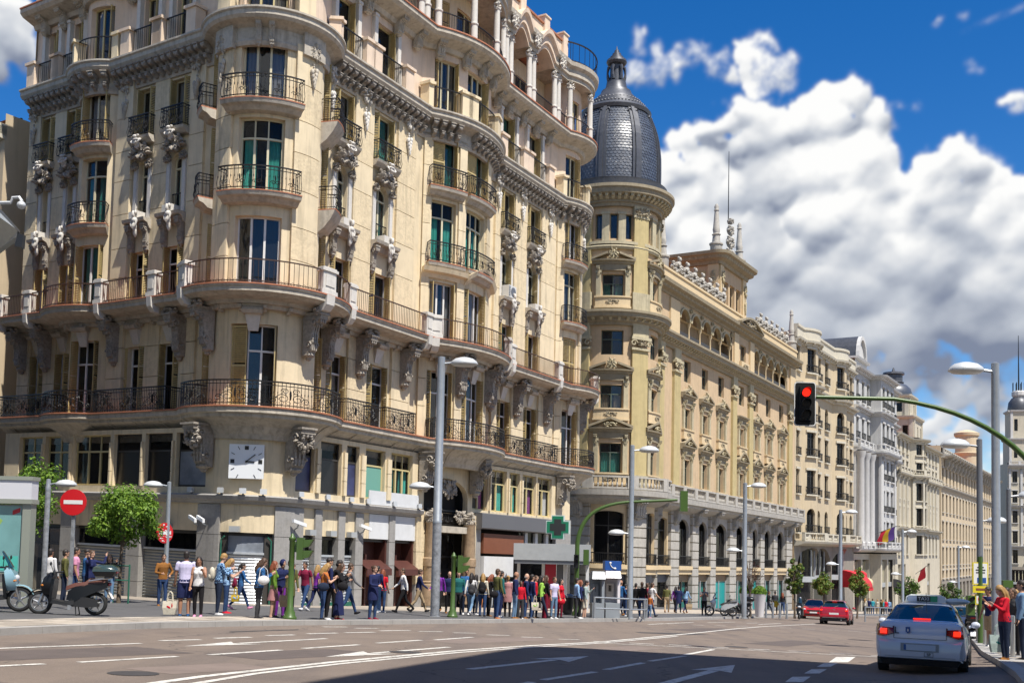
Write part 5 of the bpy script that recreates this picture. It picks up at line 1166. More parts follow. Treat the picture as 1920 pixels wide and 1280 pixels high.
    for i, ((a0, a), (b, b0)) in enumerate(gaps):
        sh = ZD = 0
        zmid = -2.2
        q = MB(); pbox(q, P, a, b, -.35, .12, zmid-.3, zmid+.1); pbox(q, P, a, b, -.35, .25, zmid+.1, zmid+.45); q.build('fascia', 'db_cream', DB)
        q = MB(); wall(q, P, a, b, zmid+.45, 3.3, [(a+.25, b-.25, zmid+.5, 2.6, min(.9, (b-a)*.45) if i > 2 else .25)], -.1, .35, 0); q.build('wall', 'db_stone' if i > 2 else 'db_cream', DB)
        window(DB, P, a+.25, b-.25, zmid+.5, 2.6, -.42, 3 if i > 2 else 2, 1.4 if i < 3 else None, min(.9, (b-a)*.45) if i > 2 else 0, 'frame_dark', 'glass_dark')
        railing(DB, P, a+.1, b-.1, .1, zmid+.46, .9, .14, 'iron', (0, 0), 0, .02)
        teal = i in (5, 7) 
        q = MB(); pquad(q, P, a, b, -.3, zmid-4.9, zmid-.9); q.build('shop_window', 'teal_panel' if teal else 'glass_dark', DB)
        q = MB(); pbox(q, P, a, b, -.34, -.22, zmid-1.0, zmid-.3); q.build('shop_lintel', 'fascia_dark' if i < 3 else 'shutter_brown', DB)
        for e in (a, b-.12, (a+b)/2-.06):
            q = MB(); pbox(q, P, e, e+.12, -.32, -.2, zmid-4.9, zmid-.9); q.build('mullion', 'frame_dark' if i < 4 else 'fascia_grey', DB)
        if not teal and i > 2:
            q = MB()
            for k in range(14): 
                s0 = a+(b-a)*(.55+.4*k/14); s1 = a+(b-a)*(.55+.4*(k+1)/14); q.poly([P.at(s0, -.5+.05*sin(k*2), zmid-4.9), P.at(s1, -.5+.05*sin(k*2+2), zmid-4.9), P.at(s1, -.5+.05*sin(k*2+2), zmid-.9), P.at(s0, -.5+.05*sin(k*2), zmid-.9)])
            q.build('curtain', 'curtain_teal', DB)
    # body behind
    a1 = P.at(EN, 0); a0 = P.at(0, 0); q = MB()
    q.poly([P.at(t, -.3, 23.5) for t in P.st(L0, EN)]+[(a1[0]-14, a1[1]+9, 22.8), (a0[0]-2, a0[1]+12, 23.5)]); q.build('roof', 'roof_tile', DB)
    q = MB(); bk = [(a1[0], a1[1]), (a1[0]-14, a1[1]+9), (a0[0]-2, a0[1]+12), (a0[0], a0[1])]
    for (x, y), (x2, y2) in zip(bk, bk[1:]): q.poly([(x, y, -10), (x2, y2, -10), (x2, y2, 23), (x, y, 23)])
    q.build('rear_wall', 'db_wall', DB)
dome_building()
# ---------------------------------------------------------------- houses further down the avenue
mat('far_beige', (.60, .49, .33), .85, var=.12, vscale=1, streak=.3); mat('far_pink', (.68, .50, .36), .85, var=.1, vscale=1, streak=.25); mat('far_white', (.55, .545, .53), .8, var=.12, vscale=1, streak=.35); mat('far_white_trim', (.62, .61, .59), .8, var=.12, streak=.3)
mat('far_cream', (.60, .54, .42), .85, var=.12, vscale=1, streak=.35); mat('far_cream_trim', (.62, .57, .46), .8, var=.1, streak=.3); mat('far_yellow', (.62, .50, .34), .85, var=.1, vscale=1, streak=.25); mat('far_stone', (.55, .51, .44), .85, var=.15, streak=.4); mat('far_dark', (.22, .19, .16), .8, var=.2); mat('far_base_shade', (.30, .265, .22), .8, var=.2, vscale=2)
mat('awning_red', (.62, .02, .03), .7, var=.1, vscale=2); mat('awning_dark', (.06, .06, .065), .7); mat('awning_beige', (.55, .47, .30), .8)
def house(name, label, P, rows, cols, body, trim, base=None, top=24., bottom=-20., fr='frame_dark', cornices=(), slabs=(), pil=(), deep=.4, back=14, cat='building', rails=True, roof='roof_tile'):
    """street house: rows [(z0 of storey, z1, window bottom, window top, arched)], cols [(centre s, width)]"""
    x, y, _ = P.at(P.L*.3, 0); H = thing(name, label, cat, (x, y, gz(x, y)), world=True)
    q = MB(); sweep(q, P, .1, P.L-.1, [(-.9, bottom), (-.9, top), (-1.0, top), (-1.0, bottom)]); q.build('shade_backing', 'shade_backing', H)
    for i, (z0, z1, a, b, ar) in enumerate(rows):
        ops = [(c-w/2, c+w/2, a, b, w*.45) if ar else (c-w/2, c+w/2, a, b) for c, w in cols]
        q = MB(); wall(q, P, 0, P.L, z0, z1, ops, 0, deep); q.build('wall', body if i or not base else base, H)
        for c, w in cols:
            window(H, P, c-w/2, c+w/2, a, b, -deep+.08, 2 if w > 1.2 else 1, b-.7 if not ar and b-a > 2 else None, w*.45 if ar else 0, fr, 'glass_dark', None, 1, [], .07)
            if rails: railing(H, P, c-w/2-.1, c+w/2+.1, .25, a, .9, .3, 'iron', (1, 1), 0, .025, 'window_guard')
            q = MB(); pbox(q, P, c-w/2-.25, c+w/2+.25, -.02, .3, a-.2, a-.02); q.build('window_sill', trim, H)
            if not ar: q = MB(); pbox(q, P, c-w/2-.2, c+w/2+.2, -.02, .16, b+.02, b+.3); q.build('window_head', trim, H)
    for z, o in cornices:
        q = MB(); sweep(q, P, 0, P.L, [(-.1, z-.5), (o*.3, z-.45), (o*.4, z-.2), (o*.9, z-.1), (o, z+.15), (-.1, z+.2)]); q.build('cornice', trim, H)
        modillions(H, P, .2, P.L, .1, z-.1, 1.2, 'modillion', .9, trim)
    for z, o in slabs:
        q = MB(); sweep(q, P, 0, P.L, [(-.1, z-.6), (o*.5, z-.5), (o, z-.25), (o+.1, z), (-.1, z+.02)]); q.build('balcony_slab', trim, H); balustrade(H, P, .2, P.L-.2, o, z, 1.05, 3., trim)
    for c, w, z0, z1 in pil:
        q = MB(); pbox(q, P, c-w/2, c+w/2, -.02, .3, z0, z1); q.build('pilaster', trim, H); place(H, 'capital', P, c, .2, z1-.3, 'capital', trim, (w*1.5, 1, 1.2))
    a0 = P.at(0, 0); a1 = P.at(P.L, 0); n = P.nrm(P.L*.5); bx, by = -n[0]*back, -n[1]*back
    q = MB(); q.poly([P.at(t, -.2, top-.3) for t in P.st(0, P.L)]+[(a1[0]+bx, a1[1]+by, top-.3), (a0[0]+bx, a0[1]+by, top-.3)]); q.build('roof', roof, H)
    q = MB(); bk = [a1[:2], (a1[0]+bx, a1[1]+by), (a0[0]+bx, a0[1]+by), a0[:2]]
    for (x, y), (x2, y2) in zip(bk, bk[1:]): q.poly([(x, y, bottom), (x2, y2, bottom), (x2, y2, top-.1), (x, y, top-.1)])
    q.build('rear_wall', body, H)
    return H
pe = PD.at(PD.L, 0)
# 1: beige house with two polygonal bays
items = [('S', 3.0), ('A', -45, .1), ('A', 90, 4.0), ('A', -45, .1), ('S', 9.5), ('A', -45, .1), ('A', 90, 4.0), ('A', -45, .1), ('S', 7)]
P1 = Path((pe[0]+.02, pe[1]+.05), 30.6, items); m1 = P1.marks
cb1 = (m1[2]+m1[3])/2; cb2 = (m1[6]+m1[7])/2; cm_ = (m1[4]+m1[5])/2
cols = [(1.4, 1.3), (cb1-1.5, 1.7), (cb1+1.4, 1.5), (cm_-2.2, 1.7), (cm_+1.8, 1.7), (cb2-1.5, 1.7), (cb2+1.4, 1.5), (m1[9]-4.6, 1.4), (m1[9]-1.6, 1.4)]
H1 = house('bay_house', 'beige stone house with two rounded window bays, next to the domed building', P1, [(1.0, 5.9, 2.0, 5.0, True), (5.9, 10.8, 6.8, 9.8, False), (10.8, 15.4, 11.6, 14.6, False), (15.4, 20.6, 16.0, 18.9, True), (20.6, 26.0, 22.2, 25.2, False)], cols, 'far_beige', 'far_cream_trim', top=27, cornices=((20.4, .9), (26.0, .7)), slabs=((.9, 1.2),), rails=True)
q = MB(); sweep(q, P1, 0, P1.L, [(-.2, 26.0), (.25, 26.0), (.25, 27.4), (.4, 27.5), (.4, 27.8), (-.2, 27.8)]); q.build('parapet', 'far_cream_trim', H1)
def street_base(H, P, zt, cols, dark='far_dark', mt='far_base_shade', z0=-14, arch=True):  # default wall colour darkened: shade of the ground-floor recesses put into it
    ops = [(a, b, z0+1, zt-.9, (b-a)*.35) if arch else (a, b, z0+1, zt-.9) for a, b in cols]
    q = MB(); wall(q, P, 0, P.L, z0, zt, ops, .05, .8); q.build('wall', mt, H)
    for a, b in cols:
        q = MB(); zm = zt-4.6; pbox(q, P, a, b, -.3, -.2, zm-.6, zm+.1); q.build('shop_lintel', 'fascia_grey', H)
        q = MB(); pquad(q, P, a, b, -.5, z0, zt-.5); q.build('shop_glass', 'glass_dark', H)
        for k in range(1, 4):
            q = MB(); e = a+(b-a)*k/4; pbox(q, P, e-.08, e+.08, -.45, -.3, zm+.1, zt-1.2); q.build('mullion', 'fascia_grey' if arch else 'frame_cream', H)
street_base(H1, P1, 1.0, [(1.2, m1[3]), (m1[4]+.3, m1[5]-.3), (m1[6]-.1, m1[8]+.2)])
# 2: white house with giant columns and a dark arched roof dormer
pe = P1.at(P1.L, 0)
P2 = Path((pe[0]+.02, pe[1]+.02), 30.6, [('S', 11.0), ('A', -89, .05), ('S', 1.6), ('A', 89, .05), ('S', 10.0), ('A', 89, .05), ('S', 1.6), ('A', -89, .05), ('S', 11)])
c2 = [(2.5, 1.5), (6.2, 1.5), (9.6, 1.4), (14.6, 1.6), (17.8, 1.6), (21.0, 1.6), (26.6, 1.5), (30, 1.5), (33.4, 1.4)]
H2 = house('columned_house', 'white stone house with giant columns and flags, right of the beige bay house', P2, [(.2, 5.2, 1.2, 4.4, False), (5.2, 10.2, 6, 9.3, False), (10.2, 15, 11, 14, False), (15, 21.2, 16.8, 19.9, False), (21.2, 27.2, 22.4, 25.6, False)], c2, 'far_white', 'far_white_trim', top=27.5, cornices=((15.0, 1.2), (21.4, .8), (27.2, 1.0)), slabs=((.2, 1.2), (15.4, .9)), pil=((.8, 1.2, 1, 14.6), (4.4, 1.2, 1, 14.6), (8.0, 1.2, 1, 14.6), (12.9, 1.0, 1, 14.6), (22.6, 1.0, 1, 14.6), (28.4, 1.2, 1, 14.6), (31.8, 1.2, 1, 14.6)), rails=True)
for s in (.9, 4.4, 8.0):
    x, y, z = P2.at(s, .8, .6); q = MB(); q.lathe([(.75, 0), (.75, .5), (.62, .6), (.58, 12.9), (.7, 13.2), (.85, 14.0)], (x, y, z), 12); q.build('column', 'far_white_trim', H2, smooth=True)
q = MB(); wall(q, P2, .5, 8.5, 27.2, 28.6, [], .05, .4); sweep(q, P2, .3, 8.7, [(-4, 28.6), (.5, 28.6), (.6, 28.9), (-4, 28.9)]); q.build('attic', 'far_white_trim', H2)
x, y, z = P2.at(4.4, -.2, 25.0); n_ = P2.nrm(4.4)
q = MB(); rr = []
for j in range(13):
    a = pi*j/12
    rr.append([P2.at(4.4-2.6*cos(a), o, 28.9+3.6*sin(a)) for o in (.2, -6)])
q.loft(rr, 0, False); q.build('arched_roof', 'lead', H2)
q = MB(); q.poly([P2.at(4.4-2.5*cos(pi*j/12), .0, 28.9+3.5*sin(pi*j/12)) for j in range(13)]); q.build('gable', 'far_white_trim', H2)
q = MB(); rr = [[P2.at(4.4-k*cos(pi*j/12), o, 28.9+k*1.3*sin(pi*j/12)) for k, o in ((2.75, -.1), (2.75, .4), (2.3, .4), (2.3, -.1))] for j in range(13)]; q.loft(rr); q.build('gable_arch', 'far_white_trim', H2)
street_base(H2, P2, -.6, [(.6, 5.0), (5.8, 10.4), (13.4, 17.0), (18, 22), (25, 29), (30, 34)], arch=False, mt='far_cream')
# 3: cream house with domed tower
pe = P2.at(P2.L, 0)
P3 = Path((pe[0], pe[1]), 30.6, [('S', 12), ('A', -60, .1), ('A', 120, 4.2), ('A', -60, .1), ('S', 26)])
mm = P3.marks; cc = (mm[2]+mm[3])/2
c3 = [(2.2, 1.6), (6, 1.6), (9.8, 1.6), (cc-2.3, 1.6), (cc, 1.6), (cc+2.3, 1.6)]+[(mm[4]+2.5+3.9*i, 1.6) for i in range(6)]
H3 = house('towered_house', 'tall cream house with stepped tower and small dark dome, behind the taxi roof', P3, [(-1.5, 4.0, -.6, 2.8, False), (4.0, 8.6, 4.6, 7.8, False), (8.6, 13.6, 9.2, 12.4, False), (13.6, 17.0, 14.4, 16.2, False), (17, 20.4, 17.6, 19.6, False)], c3, 'far_cream', 'far_cream_trim', top=21, cornices=((4.0, .8), (13.6, .9), (20.4, 1.0)), slabs=((13.8, .7),), pil=tuple((c-1.45, .5, 4.3, 13.4) for c, w in c3), rails=False)
x, y, _ = P3.at(25.0, -5.0); 
def tier(H, x, y, w, d, z0, z1, body, trim, az=30.6, win=2):
    T = Path((x-w/2*sin(radians(az))-d/2*sin(radians(az+90)), y-w/2*cos(radians(az))-d/2*cos(radians(az+90))), az+90, [('S', d), ('A', 90, .02), ('S', w), ('A', 90, .02), ('S', d), ('A', 90, .02), ('S', w)])
    ops = []
    for k0, l in ((0, d), (d, w)):
        for i in range(win): c = k0+l*(i+.5)/win; ops.append((c-.5, c+.5, z0+(z1-z0)*.3, z0+(z1-z0)*.72))
    q = MB(); wall(q, T, 0, T.L, z0, z1, ops, 0, .3); q.build('tower_wall', body, H)
    for a, b, za, zb in ops: window(H, T, a, b, za, zb, -.25, 1, None, 0, 'frame_dark', 'glass_dark')
    q = MB(); sweep(q, T, 0, T.L, [(-.2, z1-.3), (.15, z1-.3), (.5, z1), (.55, z1+.3), (-.2, z1+.3)]); q.poly([T.at(t, .1, z1+.2) for t in T.st(0, T.L)]); q.build('tower_cornice', trim, H)
    for s in (.4, d-.4, d+.4, d+w-.4): 
        q = MB(); pbox(q, T, s-.35, s+.35, 0, .2, z0, z1-.3); q.build('tower_pilaster', trim, H)
tier(H3, x, y, 9, 9, 20, 25.4, 'far_cream', 'far_cream_trim', win=3); tier(H3, x, y, 7, 7, 25.4, 29.6, 'far_cream', 'far_cream_trim')
q = MB(); q.lathe([(3.4, 29.8), (3.5, 30.4), (3.2, 31.5), (2.5, 32.2), (1.7, 32.6)], (x, y, 0), 20); q.build('dome', 'slate', H3, smooth=True)
q = MB(); q.lathe([(1.8, 32.4), (2.0, 32.8), (1.7, 33.0), (1.7, 34.2), (2.1, 34.4), (2.0, 34.8), (.4, 35.0), (.1, 35.8)], (x, y, 0), 12); q.build('lantern', 'lead', H3)
street_base(H3, P3, -1.5, [(1, 3.8), (5, 8), (mm[4]+1, mm[4]+4), (mm[4]+6, mm[4]+9), (mm[4]+11, mm[4]+14)], arch=False, z0=-16, mt='far_cream')
# 4: lower yellow house with deep eaves
pe = P3.at(P3.L, 0)
P4 = Path((pe[0]+.5, pe[1]+.3), 30.6, [('S', 96)])
c4 = [(2.5+5*i, 2.2) for i in range(19)]
H4 = house('eaved_house', 'yellow house with dark deep eaves and tall shuttered windows, down the avenue', P4, [(-6, -3.4, -5.6, -4, False), (-3.4, 1.8, -2.8, .9, False), (1.8, 7.4, 2.6, 6.4, False), (7.4, 13.6, 8.4, 12.2, False), (13.6, 20, 14.6, 17.8, False)], c4, 'far_yellow', 'far_stone', top=22.5, cornices=((13.8, .7), (20.3, 2.2)), slabs=((20.7, .6),), rails=False, fr='frame_dark', back=20)
for i in range(19):
    place(H4, 'bracket_small', P4, 5+5*i, .1, 20.0, 'eave_bracket', 'far_stone', (3.0, 2.4, 1.8))
q = MB(); a = [P4.at(0, -2, 22.5), P4.at(96, -2, 22.5), P4.at(96, -12, 26), P4.at(0, -12, 26)]; q.poly(a); q.build('tiled_roof', mat('tile_orange', (.55, .20, .08), .8, var=.3, vscale=2), H4)
x, y, _ = P4.at(66, -3.6); q = MB(); q.lathe([(3.3, 19), (3.3, 25.4), (3.6, 25.8), (3.7, 26.2), (2.9, 26.4), (2.8, 30.6), (3.15, 30.9), (3.2, 31.6), (1.8, 32.2), (.2, 32.6)], (x, y, 0), 20); q.build('round_turret', 'far_yellow', H4, smooth=True, ang=30)
street_base(H4, P4, -6, [(1+6*i, 5+6*i) for i in range(15)], arch=False, z0=-22)
# 5: far pale corner house with a lantern tower, closing the view
r_ = ray(1890, 1000); P5 = Path((r_.x/r_.y*318, 318), 90+12, [('S', 30)], zs=None)
c5 = [(2+3.2*i, 1.4) for i in range(9)]
H5 = house('far_tower_house', 'pale far house with ornate lantern tower at the right edge', P5, [(-4, 2, -3, 1, False), (2, 8, 3, 6.6, False), (8, 14, 9, 12.6, False), (14, 20, 15, 18.6, False), (20, 26, 21, 24.4, False)], c5, 'far_cream', 'far_white_trim', top=27, cornices=((2, 1), (14, 1), (26, 1.2)), slabs=((26.3, .8),), pil=tuple((.6+3.2*i, .6, 2, 25) for i in range(10)), rails=False, bottom=-30)
xt, yt = P5.at(4.2, -4)[:2]
tier(H5, xt, yt, 7.4, 7.4, 26, 34, 'far_cream', 'far_white_trim', 102-90); tier(H5, xt, yt, 6.4, 6.4, 34, 42.5, 'far_cream', 'far_white_trim', 102-90)
q = MB(); q.lathe([(3.0, 42.5), (3.2, 43.5), (2.9, 45.5), (2.0, 46.8), (1.2, 47.2)], (xt, yt, 0), 16); q.build('dome', 'lead', H5, smooth=True)
q = MB(); q.lathe([(1.6, 47), (2.0, 47.6), (2.0, 48.6), (1.5, 49)], (xt, yt, 0), 12); q.build('lantern', 'far_white_trim', H5)
q = MB()
for i in range(8): q.tube([(xt+1.7*cos(i*pi/4), yt+1.7*sin(i*pi/4), 49), (xt+1.7*cos(i*pi/4), yt+1.7*sin(i*pi/4), 51.5)], .15, 4)
q.tube([(xt, yt, 48), (xt, yt, 66)], [.25, .08], 6); q.build('mast', 'iron', H5)
street_base(H5, P5, -4, [(1+5*i, 5+5*i) for i in range(5)], arch=False, z0=-30)
# left neighbour, seen as a sliver left of the apartment building
P6 = Path((-44, 66.2), 123.6, [('S', 20.3)])
c6 = [(2+3*i, 1.2) for i in range(6)]+[(19.0, .9)]
H6 = house('neighbour_house', 'yellowish house with roof balustrade at the left edge', P6, [(1.5, 6, 2.2, 5, False), (6, 10.6, 6.8, 9.6, False), (10.6, 15.4, 11.6, 14.4, True), (15.4, 21, 16.6, 19.4, False)], c6, 'far_yellow', 'far_cream_trim', top=22, cornices=((15.4, .8), (21, 1.1)), slabs=((21.3, .9), (15.6, .8)), rails=False)
street_base(H6, P6, 1.5, [(1+3.4*i, 4+3.4*i) for i in range(5)], z0=-6)
# house behind the photographer on the near side of the avenue (out of frame): it throws the shadow on the carriageway
a_ = radians(281); PN = Path((8.8+22.4*-sin(a_), 15.6-22.4*cos(a_)), 281, [('S', 22.4), ('A', 84, .6), ('S', 34)])
HN = house('near_side_house', 'tall house on the near pavement beyond the right edge, shading the road', PN, [(1.5, 5, 2.2, 4.4, False), (5, 9, 5.6, 8.2, False), (9, 13, 9.6, 12.2, False), (13, 17, 13.6, 16.2, False), (17, 19.6, 17.4, 18.8, False)], [(2+3.5*i, 1.3) for i in range(15)], 'far_beige', 'far_cream_trim', top=20.4, bottom=-5, cornices=((19.5, .6),), rails=False, back=12)
street_base(HN, PN, 1.5, [(1+5.2*i, 5+5.2*i) for i in range(10)], z0=-5, arch=False)
# house across the side street on the left (out of frame): it keeps the sky off the side-street front
PL = Path((-20.8-.509*22, 33.8-.861*22), 30.6, [('S', 22), ('A', 87, .5), ('S', 26)])
HL = house('side_street_house', 'tall house across the side street beyond the left edge', PL, [(1.5, 5, 2.2, 4.4, False), (5, 9, 5.6, 8.2, False), (9, 13, 9.6, 12.2, False), (13, 17, 13.6, 16.2, False), (17, 21.5, 17.8, 20.4, False)], [(2+3.6*i, 1.3) for i in range(13)], 'far_beige', 'far_cream_trim', top=22.3, bottom=-5, cornices=((21.4, .9),), rails=False, back=12)
street_base(HL, PL, 1.5, [(1+5.2*i, 5+5.2*i) for i in range(8)], z0=-5, arch=False)
# ---------------------------------------------------------------- lettering
def text_mb(s, size, depth=.0, m=0, align='CENTER'):
    c = bpy.data.curves.new('t', 'FONT'); c.body = s; c.size = size; c.align_x = align; c.align_y = 'CENTER'; c.extrude = depth; c.resolution_u = 2
    o = bpy.data.objects.new('t', c); me = eval_mesh(o)
    q = MB(); q.v = [tuple(v.co) for v in me.vertices]; q.f = [tuple(p.vertices) for p in me.polygons]; q.m = [m]*len(q.f)
    bpy.data.meshes.remove(me); bpy.data.objects.remove(o); bpy.data.curves.remove(c); return q
def stand_text(q):            # from the xy plane to the xz plane, reading along local +x seen from -y... flipped for frames whose y points out
    q.v = [(-x, z, y) for x, y, z in q.v]; return q
# ---------------------------------------------------------------- street furniture
mat('galv', (.40, .43, .46), .45, .55, var=.12, vscale=6, grime=.15); mat('galv_sticker', (.42, .44, .47), .5, .4, var=.5, vscale=9, grime=.5); mat('galv_dark', (.20, .21, .23), .5, .4); mat('lamp_dome', (.62, .64, .65), .45, .2); mat('lamp_glass', (.55, .55, .52), .3)
mat('signal_green', (.065, .125, .025), .4, var=.08, vscale=4); mat('signal_black', (.012, .013, .014), .4); mat('lens_dark', (.03, .03, .03), .2); mat('lens_red', (.9, .03, .01), .3, emit=(1, .018, .008), estr=1.3); mat('sign_red', (.62, .01, .015), .4); mat('sign_white', (.82, .82, .80), .4); mat('sign_blue', (.02, .09, .34), .4); mat('sign_yellow', (.75, .62, .03), .4)
mat('kiosk_sage', (.34, .36, .30), .5, .2); mat('kiosk_glass', (.20, .42, .42), .12, 0, .7, var=.25, vscale=1.2); mat('kiosk_lime', (.35, .55, .12), .3, var=.4, vscale=1.1); mat('kiosk_white', (.70, .70, .74), .4); mat('booth_white', (.80, .76, .78), .4); mat('booth_grey', (.30, .33, .36), .4); mat('steel', (.58, .58, .57), .3, .8); mat('cross_green', (.01, .20, .10), .4); mat('cross_white', (.62, .72, .68), .4)
mat('plant_pot', (.82, .80, .80), .45); mat('ac_white', (.70, .69, .66), .5)
def top_of(p, h): return p+Vector((0, 0, h))
def lampost(label, u, d, h, heads, r=.13, mt='galv', sticker=False, az=0., group='street lamps'):
    """heads: list of (height, side -1/1 in the picture, scale)"""
    g = onground(u, d, KH); T = thing('street_lamp', label, 'street lamp', g, az, group)
    q = MB(); n = 14
    if sticker:
        q.lathe([(r*1.25, 0), (r*1.25, .02), (r, .03), (r, 3.4), (r*1.0, 3.42)], n=n); q.build('lower_shaft', 'galv_sticker', T, smooth=True)
        q = MB(); q.lathe([(r*1.04, 3.4), (r*1.04, 3.5), (r*.96, 3.52), (r*.82, h), (r*.4, h+.02)], n=n); q.build('pole', mt, T, smooth=True)
    else:
        q.lathe([(r*1.5, 0), (r*1.5, .03), (r, .05), (r, 1.6), (r*.94, 1.62), (r*.8, h), (r*.3, h+.03)], n=n); q.build('pole', mt, T, smooth=True)
    for z, sd, k in heads:
        q = MB(); q.tube([(0, 0, z-.05), (sd*.45*k, 0, z)], .045*k, 6); q.build('arm', mt, T)
        q = MB(); q.lathe([(.44, .0), (.46, .03), (.42, .12), (.30, .22), (.12, .27), (.02, .28)], n=16); q.v = [(sd*(.42+.42)*k+x*k*1.12, y*k*.8, z-.06+zz*k) for x, y, zz in q.v]; hd = q.build('lamp_head', 'lamp_dome', T, smooth=True, ang=60)
        q = MB(); q.lathe([(.42, .0), (.36, -.05), (.1, -.08)], n=14); q.v = [(sd*.84*k+x*k*1.12, y*k*.8, z-.058+zz*k) for x, y, zz in q.v]; q.build('lamp_glass', 'lamp_glass', hd, smooth=True, ang=60)
    return T
lampost('tall grey lamp post covered in stickers in front of the corner building entrance', 815, 39.2, 9.55, [(9.35, 1, 1.0), (4.75, -1, .8)], .165, sticker=True)
lampost('tall grey lamp post beside the phone booths, before the round tower', 1180.5, 50.5, 8.15, [(7.95, 1, .95), (4.0, -1, .8)], .14)
lampost('grey lamp post behind the white scooter, before the domed building', 1395, 63.5, 8.0, [(7.85, 1, .95), (4.0, -1, .8)], .15)
lampost('grey lamp post rising behind the red hatchback', 1575.5, 79, 8.0, [(7.85, 1, .95), (4.0, -1, .8)], .15)
lampost('slim lamp post left of the taxi sign, before the columned house', 1692.5, 97, 8.0, [(7.85, 1, .95), (4.0, -1, .8)], .14)
lampost('slim lamp post right of the taxi sign, before the eaved house', 1797.5, 118, 8.0, [(7.85, 1, .95), (4.0, -1, .8)], .14)
lampost('very tall pale lamp post at the right with one lamp near its top', 1869, 30.5, 8.3, [(8.1, -1, 1.0)], .135, az=.0)
lampost('dark tall lamp post behind the yellow parking sign', 1838, 37, 7.1, [(6.9, -1, 1.0), (4.3, 1, .7)], .12, 'galv_dark')
lampost('dark lamp post furthest to the right behind the pedestrians', 1893, 36, 5.3, [(5.1, 1, .9)], .09, 'galv_dark')
lampost('short lamp post at the far left between kiosk and no-entry sign', 79.5, 31.5, 3.72, [(3.62, 1, .62)], .075, sticker=True, group='short pavement lamps')
LP2 = lampost('short lamp post with a tilted sticker-covered sign near the small tree', 308, 40.0, 4.5, [(4.4, -1, .72)], .09, group='short pavement lamps')

def disc(q, c, r, y0, y1, m=0, n=28, sx=1.):
    q.loft([[(c[0]+r*sx*cos(2*pi*i/n), y, c[2]+r*sin(2*pi*i/n)) for i in range(n)] for y in (y0, y1)], m)
def no_entry(label, g, h, r, rz=0., pole=True, bar='sign_white', graff=False):
    T = thing('no_entry_sign', label, 'road sign', g, rz, 'no-entry signs')
    if pole: q = MB(); q.box(-.045, .045, .03, .09, 0, h+r*.6); q.build('pole', 'galv_sticker', T)
    q = MB(); disc(q, (0, 0, h), r, -.02, .02); pl = q.build('sign_disc', 'sign_red', T)
    q = MB(); q.box(-r*.72, r*.72, -.026, -.0215, h-r*.14, h+r*.16); q.build('white_bar', bar, pl)
    if graff:
        rnd = random.Random(4); q = MB()
        for i in range(40):
            a = rnd.uniform(0, 6.28); rr = r*.85*sqrt(rnd.random()); x = rr*cos(a); z = h+rr*sin(a); s = rnd.uniform(.015, .04); q.box(x-s, x+s, -.031, -.027, z-s*.6, z+s*.6)
        q.build('sticker_cover', 'sign_white', pl, kind='stuff')
    return T
no_entry('large round red no-entry sign above the black scooter', onground(128, 30.0, KH), 3.0, .37)
g_ = LP2.location; no_entry('small red no-entry sign covered in stickers, turned edge-on on a lamp post', Vector((g_.x-.05, g_.y-.14, g_.z)), 2.6, .38, radians(58), False, 'sign_white', True)

def signal_head(par, c, k=1., face=-1, lamps=('red', 'off', 'off'), back=True, case='signal_black', rot=None):
    """traffic-light head at c (local), facing local -y when face=-1"""
    q = MB(); x, y, z = c; w, h, d = .15*k, .42*k, .12*k; hd = None
    q.box(x-w, x+w, y-d, y+d, z-h, z+h); hd = q.build('signal_housing', case, par)
    if back:
        q = MB(); yb = y-d*face*0; W, H = .27*k, .55*k
        pts = []
        for sx, sz, a0 in ((1, 1, 0), (-1, 1, 90), (-1, -1, 180), (1, -1, 270)):
            for a in (0, 30, 60, 90): pts.append((x+sx*(W-.07*k)+.07*k*cos(radians(a0+a)), z+sz*(H-.07*k)+.07*k*sin(radians(a0+a))))
        q.loft([[(a, yy, b) for a, b in pts] for yy in (y-.01, y+.01)]); q.build('backboard', 'signal_black', par)
        q = MB(); rr = [[(x+(a-x)*s, yy, z+(b-z)*s2) for s, s2, yy in ((1.0, 1.0, y-.016), (.93, .965, y-.016), (.93, .965, y-.011), (1.0, 1.0, y-.011))] for a, b in pts]; q.loft(rr+[rr[0]], 0, True, False); q.build('backboard_rim', 'sign_white', par)
    for i, st in enumerate(lamps):
        zz = z+h*(.66-.66*i); q = MB(); disc(q, (x, 0, zz), .105*k, y+face*(d+.012), y+face*d*.9, 0, 18); q.build('lens', {'red': 'lens_red', 'off': 'lens_dark'}[st], hd)
        q = MB(); n = 12; rings = []
        for j in range(n+1):
            a = radians(-20+220*j/n); rings.append([(x+r_*cos(a), y+face*yy, zz+r_*sin(a)) for r_, yy in ((.12*k, d*.95), (.12*k, d+.2*k*(.3+.7*max(0, sin(a)))), (.112*k, d+.2*k*(.3+.7*max(0, sin(a)))), (.112*k, d*.95))])
        q.loft(rings); q.build('visor', case, hd)
    return hd
def gantry(label, g, pts, r, heads, group='traffic light gantries'):
    """green mast arm; pts local polyline of the pole and arm; heads (x,y,z,scale,face,lamps,back,case)"""
    T = thing('traffic_light', label, 'traffic light', g, 0, group)
    q = MB(); q.lathe([(r*2, 0), (r*2, .1), (r*1.3, .25), (r*1.3, 1.0), (r*1.1, 1.05)], n=12); q.build('base', 'signal_green', T, smooth=True)
    q = MB(); n = len(pts); q.tube(pts, [r*(1.15-.5*i/n) for i in range(n)], 10); q.build('mast_arm', 'signal_green', T, smooth=True, ang=70)
    for h in heads: signal_head(T, h[:3], *h[3:])
    return T
def curve(p0, p1, p2, p3, n=14):
    return [tuple((1-t)**3*a+3*(1-t)**2*t*b+3*(1-t)*t*t*c+t**3*d for a, b, c, d in zip(p0, p1, p2, p3)) for t in [i/n for i in range(n+1)]]
gA = onground(1996, 26.2, RZ); zt = 6.46
